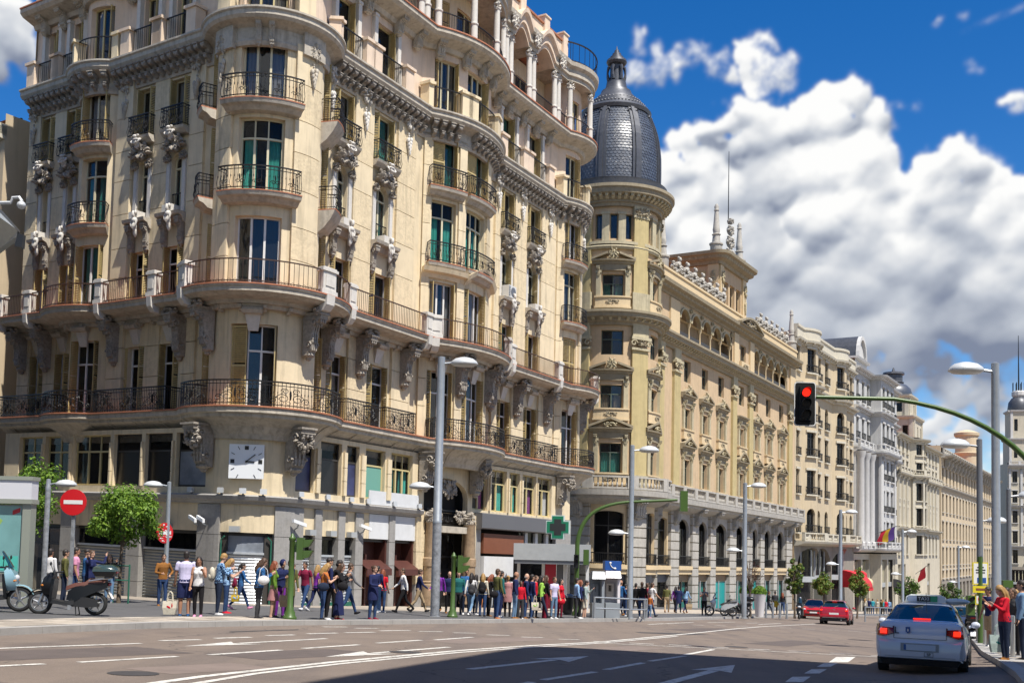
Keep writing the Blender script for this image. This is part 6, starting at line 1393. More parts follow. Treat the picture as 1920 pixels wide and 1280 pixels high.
gantry('curved green gantry reaching over the road with a red traffic light', gA, [(0, 0, 0), (0, 0, 2.0)]+curve((0, 0, 3.0), (-.3, 0, 4.7), (-1.5, .1, 6.0), (-4.1, .2, 6.3))+[(-6.0, .3, 6.32)], .075, [(-6.28, .3, 6.14, 1.0, -1, ('red', 'off', 'off'), True, 'signal_black')])
gB = onground(1080, 50.5, KH)
gantry('curved green gantry behind the crowd with its signal seen from behind', gB, [(0, 0, 0), (0, 0, 2.6)]+curve((0, 0, 3.4), (.15, 0, 4.7), (.9, 0, 5.25), (2.4, 0, 5.4))+[(4.7, 0, 5.55)], .10, [(5.0, 0, 5.5, 1.15, 1, ('off', 'off', 'off'), False, 'signal_green'), (-.05, -.2, 2.55, .75, -1, ('off', 'off'), False, 'signal_black'), (.42, -.05, 2.75, .85, 1, ('off', 'off', 'off'), False, 'signal_green')])
def ped_post(label, u, d, h, sd, group='green pedestrian signals'):
    g = onground(u, d, KH); T = thing('pedestrian_signal', label, 'traffic light', g, 0, group)
    q = MB(); q.lathe([(.2, 0), (.2, .06), (.16, .1), (.15, .2), (.11, .26), (.11, .33), (.085, .36), (.08, h-.18), (.1, h-.15), (.1, h-.1), (.06, h-.06), (.045, h), (.0, h+.05)], n=14); q.build('post', 'signal_green', T, smooth=True)
    q = MB(); q.box(.08, .2, -.05, .05, h-.5, h-.2); q.build('bracket', 'signal_green', T)
    q = MB(); q.box(.16, .34, -.16, .16, h-.72, h-.08); hd = q.build('signal_housing', 'signal_green', T)
    for z in (h-.25, h-.56):
        q = MB(); q.loft([[(.34, -.13, z+.11), (.34, .13, z+.11), (.34, .13, z-.12), (.34, -.13, z-.12)], [(.62, -.12, z+.12), (.62, .12, z+.12), (.50, .12, z-.08), (.50, -.12, z-.08)]]); q.build('visor', 'signal_green', hd)
    return T
ped_post('green pedestrian signal post at the crossing kerb before the corner shutters', 543, 30.8, 2.42, 1); ped_post('green pedestrian signal post right of the sticker-covered lamp post', 848, 39.5, 2.35, 1)

# glass display kiosk at the far left
def kiosk():
    g = onground(53, 28.3, KH); T = thing('display_kiosk', 'sage-framed glass display kiosk at the left edge', 'kiosk', g)
    W = 2.2
    for x in (-.1, -W): 
        q = MB(); q.box(x-.11, x+.11, -.16, .16, 0, 3.28); q.build('post', 'kiosk_sage', T)
    q = MB(); q.box(-W-.2, .02, -.2, .2, 2.92, 3.42); q.build('header', 'kiosk_white', T); q = MB(); q.box(-W-.22, .05, -.23, .23, 3.42, 3.52); q.box(-W-.22, .05, -.22, .22, 2.80, 2.92); q.build('header_trim', 'kiosk_sage', T)
    q = MB(); q.box(-W+.12, -.22, -.08, .08, .95, 2.78); q.build('display_case', 'kiosk_sage', T)
    q = MB(); q.box(-W+.16, -.27, -.092, -.083, 1.0, 2.74); gl = q.build('poster_glass', 'kiosk_glass', T)
    q = MB(); q.poly([(-W+.2, -.095, 1.5), (-1.25, -.095, 1.55), (-.75, -.095, 2.35), (-.95, -.095, 2.5), (-W+.2, -.095, 2.5)]); q.build('poster_patch', 'kiosk_lime', gl)
    q = MB(); q.box(-W+.2, -.3, -.0955, -.0945, 1.04, 1.42); q.build('poster_band', 'curtain_teal', gl); q = MB(); q.poly([(-.5, -.0953, 2.5), (-.3, -.0953, 2.58), (-.3, -.0953, 2.7), (-.5, -.0953, 2.62)]); q.build('poster_tab', 'sign_red', gl)
    q = MB(); q.box(-W+.1, .0, -.1, .1, .62, .72); q.build('shelf_bar', 'kiosk_sage', T)
kiosk()
# grey canopy corner with surveillance cameras, upper left
def canopy():
    g = onground(-120, 30, KH); T = thing('canopy', 'grey sloping canopy corner on a mast at the upper left edge', 'canopy', g, 0)
    q = MB(); q.tube([(0, 0, 0), (0, 0, 9.9)], .16, 10); q.build('mast', 'galv', T)
    def P(u, v, d): r = ray(u, v)*(d/ray(u, v).y); return tuple(r-Vector(g))
    q = MB(); a = [P(-150, 300, 30), P(-20, 372, 30), P(34, 432, 29), P(30, 444, 29), P(0, 466, 30), P(-150, 480, 31)]; b = [(x-.3, y+.6, z) for x, y, z in a]; q.loft([a, b]); q.build('roof', 'galv', T)
    q = MB(); a = [P(-150, 296, 29.8), P(-20, 368, 29.8), P(37, 432, 28.9), P(37, 436, 28.9), P(-20, 376, 29.8), P(-150, 304, 29.8)]; b = [(x-.3, y+.7, z) for x, y, z in a]; q.loft([a, b]); q.build('roof_edge', 'galv_dark', T)
    q = MB(); q.tube([P(-150, 383, 29.5), P(20, 380, 29.5), P(24, 371, 29.5), P(36, 370, 29.5), P(41, 378, 29.5)], .05, 7); q.build('camera_arm', 'lamp_dome', T)
    q = MB(); c = P(40, 384, 29.5); q.lathe([(.04, .1), (.1, .06), (.12, 0), (.12, -.03), (.08, -.1), (.01, -.13)], c, 12); q.build('camera_dome', 'lamp_dome', T, smooth=True)
    q = MB(); c = P(39, 452, 28.9); q.loft([[(c[0]-.07, c[1]-.07, c[2]+.2), (c[0]+.1, c[1]-.07, c[2]+.16), (c[0]+.1, c[1]+.07, c[2]+.16), (c[0]-.07, c[1]+.07, c[2]+.2)], [(c[0]-.12, c[1]-.1, c[2]-.16), (c[0]+.07, c[1]-.1, c[2]-.2), (c[0]+.07, c[1]+.1, c[2]-.2), (c[0]-.12, c[1]+.1, c[2]-.16)]]); q.build('camera_body', 'signal_black', T)
canopy()
# square wall clock
def clock():
    s = 16.76; M = PG.frame(s, .06, 3.02); T = bpy.data.objects.new('wall_clock', None); COL.objects.link(T); T.matrix_basis = M; tag(T, 'square white wall clock on the rounded corner, hands near two minutes past three', 'clock')
    T['label'] = 'square white wall clock with black block markers on the rounded corner'
    h = .70; q = MB(); q.box(-h, h, 0, .16, -h, h); q.build('clock_case', 'white_enamel', T)
    def bar(a, r0, r1, w, y, nm):
        q = MB(); d = (sin(a), cos(a)); n = (d[1], -d[0]); pts = []
        for yy in (y, y+.012):
            for r, k in ((r0, -1), (r0, 1), (r1, 1), (r1, -1)): pts.append((d[0]*r+n[0]*k*w/2, yy, d[1]*r+n[1]*k*w/2))
        q.hexa(pts); q.build(nm, 'black', T)
    for i in range(12):
        a = 2*pi*i/12
        if i % 3 == 0:
            if i == 6: continue
            bar(a, .48, .64, .16, .161, 'hour_block')
        elif i not in (7, 5): 
            k = 1/max(abs(sin(a)), abs(cos(a))); bar(a, .50*k*.95, .63*k*.97, .025, .161, 'hour_mark')
        else: bar(a, .62, .78, .025, .161, 'hour_mark')
    bar(radians(93), -.03, .33, .05, .175, 'hour_hand'); bar(radians(50), -.06, .46, .035, .19, 'minute_hand')
    q = MB(); q.lathe([(.045, 0), (.045, .03)], n=12); q.v = [(x, .175+z, y) for x, y, z in q.v]; q.build('hub', 'black', T)
clock()
# small fittings on the corner building: floodlights on the shop cornice, cameras, air conditioner, cross
def fitting(name, label, cat, p, s, o, z, fn, group=None):
    T = bpy.data.objects.new(name, None); COL.objects.link(T); T.matrix_basis = p.frame(s, o, z); tag(T, label, cat, group); fn(T); return T
def flood(T):
    q = MB(); q.box(-.03, .03, 0, .1, 0, .08); q.build('foot', 'galv_dark', T); q = MB(); q.loft([[(-.09, .02, .06), (.09, .02, .06), (.09, .02, .2), (-.09, .02, .2)], [(-.14, .18, .04), (.14, .18, .04), (.14, .16, .26), (-.14, .16, .26)]]); q.build('lamp_head', 'lamp_dome', T)
for i, (s, w) in enumerate(((14.3, 'left of the clock'), (15.9, 'below the clock, first of the three'), (16.7, 'below the clock, middle of the three'), (17.4, 'below the clock, last of the three'), (18.9, 'right of the clock above the granite pier'), (20.6, 'under the black window'), (22.2, 'under the narrow blue window'), (23.4, 'under the green blind window'), (25.4, 'above the white shop fascia'), (27.4, 'at the right end of the shop cornice'))):
    fitting('floodlight', 'small floodlight on the shop cornice '+w, 'floodlight', PG, s, .28, 1.66, flood, 'floodlights on the shop cornice')
def cctv(T):
    q = MB(); q.tube([(0, 0, -.2), (0, .16, -.14), (0, .22, 0)], .03, 6); q.build('bracket', 'galv', T); q = MB(); q.hexa([(-.3, .14, .08), (.28, .3, -.1), (.28, .42, -.1), (-.3, .26, .08), (-.3, .14, .22), (.28, .3, .05), (.28, .42, .05), (-.3, .26, .22)]); q.build('camera_body', 'white_enamel', T)
for s, w in ((15.0, 'on the left corner pier, right one of the pair'), (14.5, 'on the left corner pier, left one of the pair'), (18.9, 'on the right corner pier'), (23.3, 'beside the white shop fascia')):
    fitting('security_camera', 'white security camera '+w, 'camera', PG, s, .1, .55, cctv, 'security cameras on the shop front')
def wallbox(T): q = MB(); q.box(-.2, .2, 0, .28, -.12, .12); q.build('box', 'fascia_grey', T)
for s, w in ((16.4, 'over the corner shutter'), (19.85, 'over the first narrow shutter'), (21.2, 'over the second narrow shutter'), (22.6, 'over the third narrow shutter'), (12.6, 'over the wide left shutter')):
    fitting('alarm_box', 'grey alarm box '+w, 'box', PG, s, .02, .25, wallbox, 'alarm boxes over the shutters')
def acunit(T):
    q = MB(); q.box(-.42, .42, 0, .45, 0, .7); q.build('casing', 'ac_white', T); q = MB(); disc(q, (.08, 0, .35), .26, .452, .47, 0, 18); q.build('fan_grille', 'galv_dark', T)
    for i in range(6): q = MB(); q.box(-.40, -.24, .452, .465, .08+.1*i, .13+.1*i); q.build('louvre', 'galv_dark', T)
fitting('air_conditioner', 'white air conditioner box on a third-floor window sill', 'air conditioner', PM, 38.35, .1, 14.2, acunit)
def cross(T):
    def plus(r, w, y0, y1, mt, nm):
        q = MB(); q.box(-w, w, y0, y1, -r, r); q.box(-r, -w, y0, y1, -w, w); q.box(w, r, y0, y1, -w, w); q.build(nm, mt, T)
    plus(.66, .36, 0, .18, 'cross_white', 'case'); plus(.61, .31, .181, .2, 'cross_green', 'green_field'); plus(.44, .2, .201, .21, 'lens_dark', 'dark_field'); q = MB(); q.box(-.05, .05, -.9, 0, -.05, .05); q.build('wall_arm', 'galv', T)
T = bpy.data.objects.new('pharmacy_cross', None); COL.objects.link(T); r_ = ray(1047, 988); r_ = r_*(59/r_.y); T.matrix_basis = frame_at(r_.x, r_.y, r_.z, -.25, -1); tag(T, 'green pharmacy cross sign above the crowd', 'sign'); cross(T)

# phone booths with railing
def booth(label, u, d, h, w, mt, sign, glassp):
    g = onground(u, d, KH); T = thing('phone_booth', label, 'phone booth', g, .1, 'phone booths')
    q = MB(); q.loft([[(-w, -.35, 0), (w, -.35, 0), (w, .35, 0), (-w, .35, 0)], [(-w, -.35, h*.32), (w, -.35, h*.32), (w, .35, h*.32), (-w, .35, h*.32)]]); q.build('base', 'booth_grey', T)
    q = MB(); q.box(-w, w, .25, .33, h*.32, h); q.box(w-.12, w, -.35, .25, h*.32, h*.9); q.build('back', mt, T)
    q = MB(); q.box(-w+.1, w-.2, .12, .25, h*.42, h*.72); q.build('phone_panel', 'booth_grey' if glassp else 'steel', T); q = MB(); q.box(-w+.2, w-.32, .1, .12, h*.55, h*.68); q.build('screen', 'glass_dark', T)
    q = MB(); q.loft([[(-w-.06, -.5, h*.84), (w+.02, -.5, h*.84), (w+.02, .35, h*.84), (-w-.06, .35, h*.84)], [(-w, -.25, h), (w, -.25, h), (w, .35, h), (-w, .35, h)]]); q.build('hood', mt, T)
    if sign:
        q = MB(); q.box(-w-.05, w+.05, -.3, .3, h, h+.42); sg = q.build('sign_box', 'sign_blue', T)
        q = MB(); q.tube([(-.17+.02*i, -.31, h+.33-.02*i-.10*sin(i*.42)) for i in range(0, 1)]+[(-.16, -.31, h+.34), (-.13, -.31, h+.22), (-.05, -.31, h+.13), (.06, -.31, h+.08)], .022, 6); q.lump((-.14, -.315, h+.34), (.06, .015, .045), 6, 4); q.lump((.08, -.315, h+.09), (.06, .015, .045), 6, 4); q.build('phone_symbol', 'sign_white', sg)
    return T
booth('white phone booth with a blue telephone sign', 1146, 49.6, 2.2, .33, 'booth_white', True, False); booth('grey phone booth left of the blue telephone sign', 1119, 49.2, 2.1, .27, 'booth_grey', False, True)
def guard(label, pts, h=.95, bars=2, group='grey guard rails'):
    gs = [onground(u, d, KH) for u, d in pts]; T = thing('guard_rail', label, 'railing', gs[0], 0, group)
    L_ = [Vector(p)-gs[0] for p in gs]
    for p in L_: q = MB(); q.tube([p, p+Vector((0, 0, h))], .05, 8); q.build('post', 'galv', T)
    for k in range(bars):
        z = h*(1-.5*k)-.03; q = MB(); q.tube([p+Vector((0, 0, z)) for p in L_], .035, 8); q.build('rail', 'galv', T)
guard('grey tubular guard rail in front of the phone booths', [(1114, 47.5), (1180, 48.3), (1208, 49.6), (1212, 52)])
guard('grey guard rail of the cafe terrace right of the red hatchback', [(1622, 71), (1650, 73), (1690, 78)], 1.0)
def shelter():
    g = onground(1036, 57.5, KH); T = thing('shelter', 'flat-roofed grey shelter behind the crowd before the pharmacy', 'shelter', g, -.12)
    q = MB(); q.box(-2.1, 1.95, -.6, .9, 2.72, 3.6); q.build('roof_fascia', 'fascia_grey', T); q = MB(); q.box(-2.05, 1.9, -.55, .85, 2.52, 2.715); q.build('soffit', 'galv_dark', T)
    for x in (-1.95, -.6, .6, 1.8): q = MB(); q.box(x-.08, x+.08, .6, .76, 0, 2.52); q.build('post', 'fascia_white', T)
    for x0, x1, m in ((-1.85, -.7, 'glass_dark'), (-.5, .1, 'paint_red'), (.12, .5, 'fascia_dark'), (.7, 1.7, 'glass_dark')): q = MB(); q.box(x0, x1, .64, .7, .1, 2.5); q.build('panel', m, T)
shelter()
def bin_(label, u, d):
    g = onground(u, d, KH); T = thing('litter_bin', label, 'litter bin', g); q = MB(); q.lathe([(.2, 0), (.2, .08), (.24, .1), (.28, .8), (.3, .84)], n=14); q.build('body', 'signal_black', T, smooth=True); q = MB(); q.lathe([(.31, .84), (.3, .92), (.2, 1.0), (.05, 1.02)], n=14); q.build('lid', 'galv_dark', T, smooth=True)
bin_('dark round litter bin between the crowd and the phone booths', 1064, 51.5)
def bollard(label, u, d, h=.95, r=.055, dz=RZ, mt='steel', group='steel bollards'):
    g = onground(u, d, dz); T = thing('bollard', label, 'bollard', g, 0, group); q = MB(); q.lathe([(r, 0), (r, h-.05), (r*.9, h-.01), (r*.4, h)], n=14); q.build('post', mt, T, smooth=True); q = MB(); q.lathe([(r*1.5, 0), (r*1.5, .02), (r, .03)], n=14); q.build('collar', 'galv_dark', T)
for i, (u, d) in enumerate(((1833, 37), (1840, 35.5), (1847, 34), (1853, 32.6))): bollard(('first', 'second', 'third', 'fourth')[i]+' steel bollard from the back in the row beside the taxi', u, d, .98)
bollard('steel bollard behind the woman in red', 1899, 25.9, 1.0, .055)
for i, u in enumerate((1436, 1449, 1462, 1475)): bollard(('leftmost', 'second', 'third', 'rightmost')[i]+' grey bollard by the three walkers before the domed building', u, 68.5, 1.0, .07, KH, 'galv')
def planter(label, u, d):
    g = onground(u, d, KH); T = thing('planter', label, 'planter', g, 0, 'white planters'); q = MB(); q.lathe([(.26, 0), (.44, 1.45), (.46, 1.5), (.40, 1.5), (.38, 1.35), (.0, 1.35)], n=18); q.build('pot', 'plant_pot', T, smooth=True, ang=50)
    rnd = random.Random(int(u)); q = MB()
    for i in range(1500):
        a = rnd.uniform(0, 6.283); zz = rnd.uniform(-.2, 1); r = .44*rnd.uniform(.9, 1.06); rr = sqrt(max(0, 1-zz*zz))*r; c = Vector((rr*cos(a), rr*sin(a), 1.58+zz*r)); nv = Vector((rr*cos(a), rr*sin(a), zz*r)).normalized(); t = nv.orthogonal().normalized(); t.rotate(Matrix.Rotation(rnd.uniform(0, 6), 3, nv)); b = nv.cross(t); t = t*.05+nv*.03; b = b*.03; q.poly([c-t, c+b, c+t, c-b], rnd.randrange(2))
    q.build('shrub', ['leaf_bright', 'leaf_mid'], T, kind='stuff')
def leafmat(n, c, c2):
    if n in MT: return
    m = mat(n, c, .55, spec=.3, var=.0); nt = m.node_tree; N = nt.nodes; L = nt.links; b = N['Principled BSDF']
    g = N.new('ShaderNodeNewGeometry'); x = N.new('ShaderNodeMix'); x.data_type = 'RGBA'; L.new(g.outputs['Random Per Island'], x.inputs[0]); x.inputs[6].default_value = (*[q*.8 for q in c], 1); x.inputs[7].default_value = (*[q*.8 for q in c2], 1); L.new(x.outputs[2], b.inputs['Base Color'])
    t = N.new('ShaderNodeBsdfTranslucent'); L.new(x.outputs[2], t.inputs[0]); mx = N.new('ShaderNodeMixShader'); mx.inputs[0].default_value = .3; L.new(b.outputs[0], mx.inputs[1]); L.new(t.outputs[0], mx.inputs[2]); L.new(mx.outputs[0], N['Material Output'].inputs[0])
leafmat('leaf_bright', (.16, .30, .03), (.26, .40, .05)); leafmat('leaf_mid', (.09, .19, .025), (.15, .27, .03)); leafmat('leaf_dark', (.035, .07, .018), (.07, .10, .03)); leafmat('leaf_yellow', (.20, .22, .04), (.30, .29, .07)); leafmat('leaf_red', (.10, .03, .02), (.06, .03, .025))
mat('bark', (.16, .12, .085), .9, var=.4, vscale=9, bump=.6, bscale=25)
planter('white tapered planter with clipped green ball, left of the doorway', 1399, 70.5); planter('white tapered planter with clipped green ball, right of the doorway', 1424, 71)
def tree(label, u, d, trunk_h, cw, ch, mats, seed, n=3600, leaf=.085, name='street_tree', group='street trees', flat=1.):
    g = onground(u, d, KH); rnd = random.Random(seed); T = thing(name, label, 'tree', g, 0, group)
    q = MB(); bend = rnd.uniform(-.1, .1); q.tube([(0, 0, 0), (bend*.5, 0, trunk_h*.5), (bend, .02, trunk_h)], [.085, .065, .055], 8); C = Vector((bend, 0, trunk_h+ch*.48)); tips = []
    for i in range(11):
        a = 2*pi*i/11+rnd.uniform(-.3, .3); e = rnd.uniform(.1, 1.3); R = Vector((cos(a)*cos(e)*cw*.42, sin(a)*cos(e)*cw*.42, sin(e)*ch*.5)); e1 = C+R*rnd.uniform(.75, .95); m1 = Vector((bend, 0, trunk_h))*.5+e1*.5+Vector((0, 0, .08)); q.tube([(bend, .02, trunk_h-.12*rnd.random()), m1, e1], [.04, .025, .01], 5); tips.append(e1)
    q.build('trunk', 'bark', T, smooth=True)
    q = MB(); clumps = []
    for i in range(46):
        a = rnd.uniform(0, 6.283); zz = rnd.uniform(-1, 1); k = rnd.uniform(.35, 1)**.5; rr = sqrt(1-zz*zz)*k; lop = 1+.18*sin(3*a+seed)+.1*rnd.uniform(-1, 1)
        clumps.append((C+Vector((rr*cos(a)*cw*.46*lop, rr*sin(a)*cw*.46*lop, zz*k*ch*.46*lop)), rnd.uniform(.10, .2)*cw))
    for i in range(n):
        c0, r = rnd.choice(clumps); v = Vector((rnd.gauss(0, 1), rnd.gauss(0, 1), rnd.gauss(0, 1))); v.normalize(); c = c0+v*r*rnd.uniform(.55, 1.0)*Vector((1, 1, .8)).length*.62
        nv = (v+Vector((rnd.uniform(-.7, .7), rnd.uniform(-.7, .7), rnd.uniform(-.2, .9)))).normalized(); t = nv.orthogonal().normalized(); t.rotate(Matrix.Rotation(rnd.uniform(0, 6.28), 3, nv)); b = nv.cross(t); s = leaf*rnd.uniform(.7, 1.3)
        q.poly([c-t*s, c+b*s*.5, c+t*s, c-b*s*.5], rnd.randrange(len(mats)))
    q.build('crown', mats, T, kind='stuff'); return T
tree('small bright green tree before the wide grey shutters', 222, 37.5, 2.05, 2.5, 2.0, ['leaf_bright', 'leaf_mid'], 5, 9000, .062); tree('bright green tree behind the glass kiosk', 30, 38, 2.5, 2.6, 2.3, ['leaf_bright', 'leaf_mid'], 9, 7000, .065)
tree('upright dark green tree left of the red cars', 1490, 71, 1.55, 1.15, 2.4, ['leaf_dark', 'leaf_mid', 'leaf_yellow'], 12, 3000, .075); tree('round yellow-green tree behind the red cars', 1546, 79, 1.7, 1.55, 1.6, ['leaf_yellow', 'leaf_mid'], 14, 2600, .08); tree('yellow-green tree right of the red awning', 1607, 84, 1.7, 1.5, 2.2, ['leaf_yellow', 'leaf_mid'], 15, 2400, .08)
tree('thin reddish almost leafless tree behind the planters', 1407, 70, 1.6, 1.5, 2.3, ['leaf_red'], 16, 700, .045); tree('low round green shrub behind the people at the right', 1848, 60, .3, 2.4, 1.9, ['leaf_mid', 'leaf_bright'], 17, 2600, .09, 'shrub', 'shrubs'); tree('distant green tree left of the taxi sign', 1704, 118, 1.6, 2.6, 2.6, ['leaf_mid', 'leaf_dark'], 18, 1500, .13); tree('distant green tree right of the taxi sign', 1782, 118, 1.4, 2.6, 2.4, ['leaf_mid', 'leaf_dark'], 19, 1500, .13)
# green tree guard
g_ = onground(228, 37.2, KH); T = thing('tree_guard', 'green metal guard frame beside the small tree', 'tree guard', g_)
for x in (-.32, .22):
    q = MB(); q.tube([(x, 0, 0), (x, 0, 1.35)], .03, 6); q.build('post', 'green_paint', T)
for z in (.8, 1.3): q = MB(); q.tube([(-.32, 0, z), (.22, 0, z)], .025, 6); q.build('bar', 'green_paint', T)
# parking / direction signs at the right
def signpost():
    g = onground(1838, 35.0, RZ); T = thing('sign_post', 'green signal post with yellow-framed parking sign and direction arrow', 'road sign', g); T.scale = (1.22,)*3
    q = MB(); q.tube([(0, 0, 0), (0, 0, 2.3)], .07, 10); q.build('post', 'signal_green', T)
    def plate(z0, z1, w, mt, bd='sign_yellow', x=0.):
        q = MB(); q.box(x-w, x+w, -.03, 0, z0, z1); p = q.build('sign_plate', bd, T); q = MB(); q.box(x-w+.03, x+w-.03, -.034, -.031, z0+.03, z1-.03); q.build('sign_face', mt, p); return p
    p = plate(1.55, 2.15, .21, 'sign_white'); q = MB(); q.box(-.09, .15, -.038, -.035, 1.6, 1.74); q.build('symbol', 'sign_blue', p)
    for i, w in enumerate((.09, .13, .12)): q = MB(); q.box(-w, w, -.038, -.035, 2.0-.07*i, 2.03-.07*i); q.build('text_line', 'black', p)
    p = plate(1.02, 1.3, .17, 'sign_white', 'sign_yellow', .03); q = MB(); disc(q, (.03, 0, 1.17), .1, -.04, -.035, 0, 18); q.build('ring', 'sign_red', p); q = MB(); disc(q, (.03, 0, 1.17), .07, -.045, -.04, 0, 18); q.build('disc', 'sign_blue', p)
    q = MB(); pts = [(-.22, 1.34), (.2, 1.34), (.3, 1.43), (.2, 1.52), (-.22, 1.52)]; q.loft([[(x, y, z) for x, z in pts] for y in (-.07, -.04)]); p = q.build('arrow_plate', 'sign_yellow', T)
    q = MB(); q.box(-.14, .16, -.075, -.072, 1.40, 1.46); q.build('text_line', 'fascia_brown', p)
    signal_head(T, (-.28, -.05, 1.0, ), .62, -1, ('off', 'off'), False, 'signal_green'); signal_head(T, (.85, .3, 1.3), .9, 1, ('off', 'off', 'off'), False, 'signal_green')
signpost()
# red awning of the cafe, flags
x_, y_, z_ = P1.at(P1.L-8.5, 0)[0], P1.at(P1.L-8.5, 0)[1], 0
def awning(label, P, a, b, z, mt, drop=2.0, out=2.6, name='awning'):
    g = P.at((a+b)/2, 0, z-drop); T = bpy.data.objects.new(name, None); COL.objects.link(T); T.location = g; T['_world'] = tuple(g); tag(T, label, 'awning', 'shop awnings')
    q = MB(); n = 8; rr = [[P.at(t, out*sin(pi/2*i/n), z-drop*(1-cos(pi/2*i/n))) for i in range(n+1)] for t in (a, (a+b)/2, b)]; q.loft(rr, 0, False); q.build('cloth', mt, T, smooth=True)
    for t in (a, b): q = MB(); q.poly([P.at(t, out*sin(pi/2*i/n), z-drop*(1-cos(pi/2*i/n))) for i in range(n+1)]+[P.at(t, 0, z-drop)]); q.build('side', mt, T)
    q = MB(); pquad(q, P, a, b, out, z-drop-.35, z-drop); q.build('valance', mt, T)
awning('domed red cafe awning right of the lamp post', P1, P1.L-11.5, P1.L-6, -2.9, 'awning_red', 2.3, 3.6)
awning('beige shop awning on the columned house', P2, 4, 8, -4.2, 'awning_beige', .8, 1.2); awning('dark awning on the columned house', P2, 22, 27, -4.6, 'awning_dark', 1.4, 2.0); awning('narrow dark red awning on the columned house', P2, .2, 1.8, -3.0, 'awning_red', .7, 1.6)
def flag(label, P, s, z, cols, L=3.0):
    x, y, zz = P.at(s, .3, z); n = P.nrm(s); T = bpy.data.objects.new('flag', None); COL.objects.link(T); T.location = (x, y, zz); T['_world'] = (x, y, zz); tag(T, label, 'flag', 'flags on the houses')
    tip = Vector((x+n[0]*L, y+n[1]*L, zz+1.6)); q = MB(); q.tube([(x, y, zz), tip], .05, 6); q.build('staff', 'galv_dark', T)
    d = (tip-Vector((x, y, zz))).normalized(); k = len(cols)
    for i, c in enumerate(cols):
        q = MB(); t0 = .35+.6*i/k; t1 = .35+.6*(i+1)/k
        for j in range(8):
            a, b = j/8, (j+1)/8
            def P_(t, f): p = Vector((x, y, zz)).lerp(tip, t); return p+Vector((.12*sin(f*5+t*4), .12*cos(f*4+t*5), -1.9*f))-d*.5*f
            q.poly([P_(t0, a), P_(t1, a), P_(t1, b), P_(t0, b)])
        q.build('cloth', c, T, smooth=True)
mat('flag_red', (.55, .01, .04), .8); mat('flag_yellow', (.7, .45, .03), .8); mat('flag_purple', (.12, .06, .30), .8)
flag('red, yellow and purple flags on the columned house', P2, 10.2, 2.2, ['flag_red', 'flag_yellow', 'flag_purple'], 4.0); flag('red flag hanging on the towered house', P3, 13.0, -4.2, ['flag_red'], 3.4)
# ---------------------------------------------------------------- vehicles (local: +y forward, x right, z up, origin on the ground)
def paint(n, c, rough=.25, metal=.0): return mat(n, c, rough, metal, .5, coat=.7)
paint('paint_white', (.62, .66, .76)); paint('paint_red', (.42, .005, .012)) if 'paint_redcar' in MT else None
paint('car_red', (.40, .004, .02)); paint('car_red2', (.50, .01, .012)); paint('car_blue', (.04, .06, .13)); mat('scooter_black', (.008, .009, .011), .3, spec=.4); paint('scooter_blue', (.25, .42, .50), .25); paint('scooter_silver', (.60, .62, .64), .3, .3); paint('box_green', (.035, .06, .055), .2)
mat('tyre', (.018, .018, .018), .85); mat('rim', (.45, .46, .47), .3, .8); mat('chrome', (.7, .7, .7), .12, 1.0); mat('seat_brown', (.13, .045, .03), .55); mat('plastic_black', (.02, .02, .021), .55); mat('tail_red', (.22, .006, .008), .15, coat=.5); mat('tail_lit', (.9, .03, .01), .3, emit=(1, .03, .01), estr=1.1); mat('brake_lit', (.9, .03, .01), .3, emit=(1, .025, .01), estr=1.0); mat('lamp_clear', (.6, .62, .65), .1, coat=.6); mat('plate_blue', (.55, .64, .78), .4); mat('taxi_green', (.02, .35, .14), .3); mat('taxi_box', (.72, .76, .72), .3); mat('amber', (.6, .2, .02), .3)
glass('car_glass', (.006, .02, .024), .12, .02)
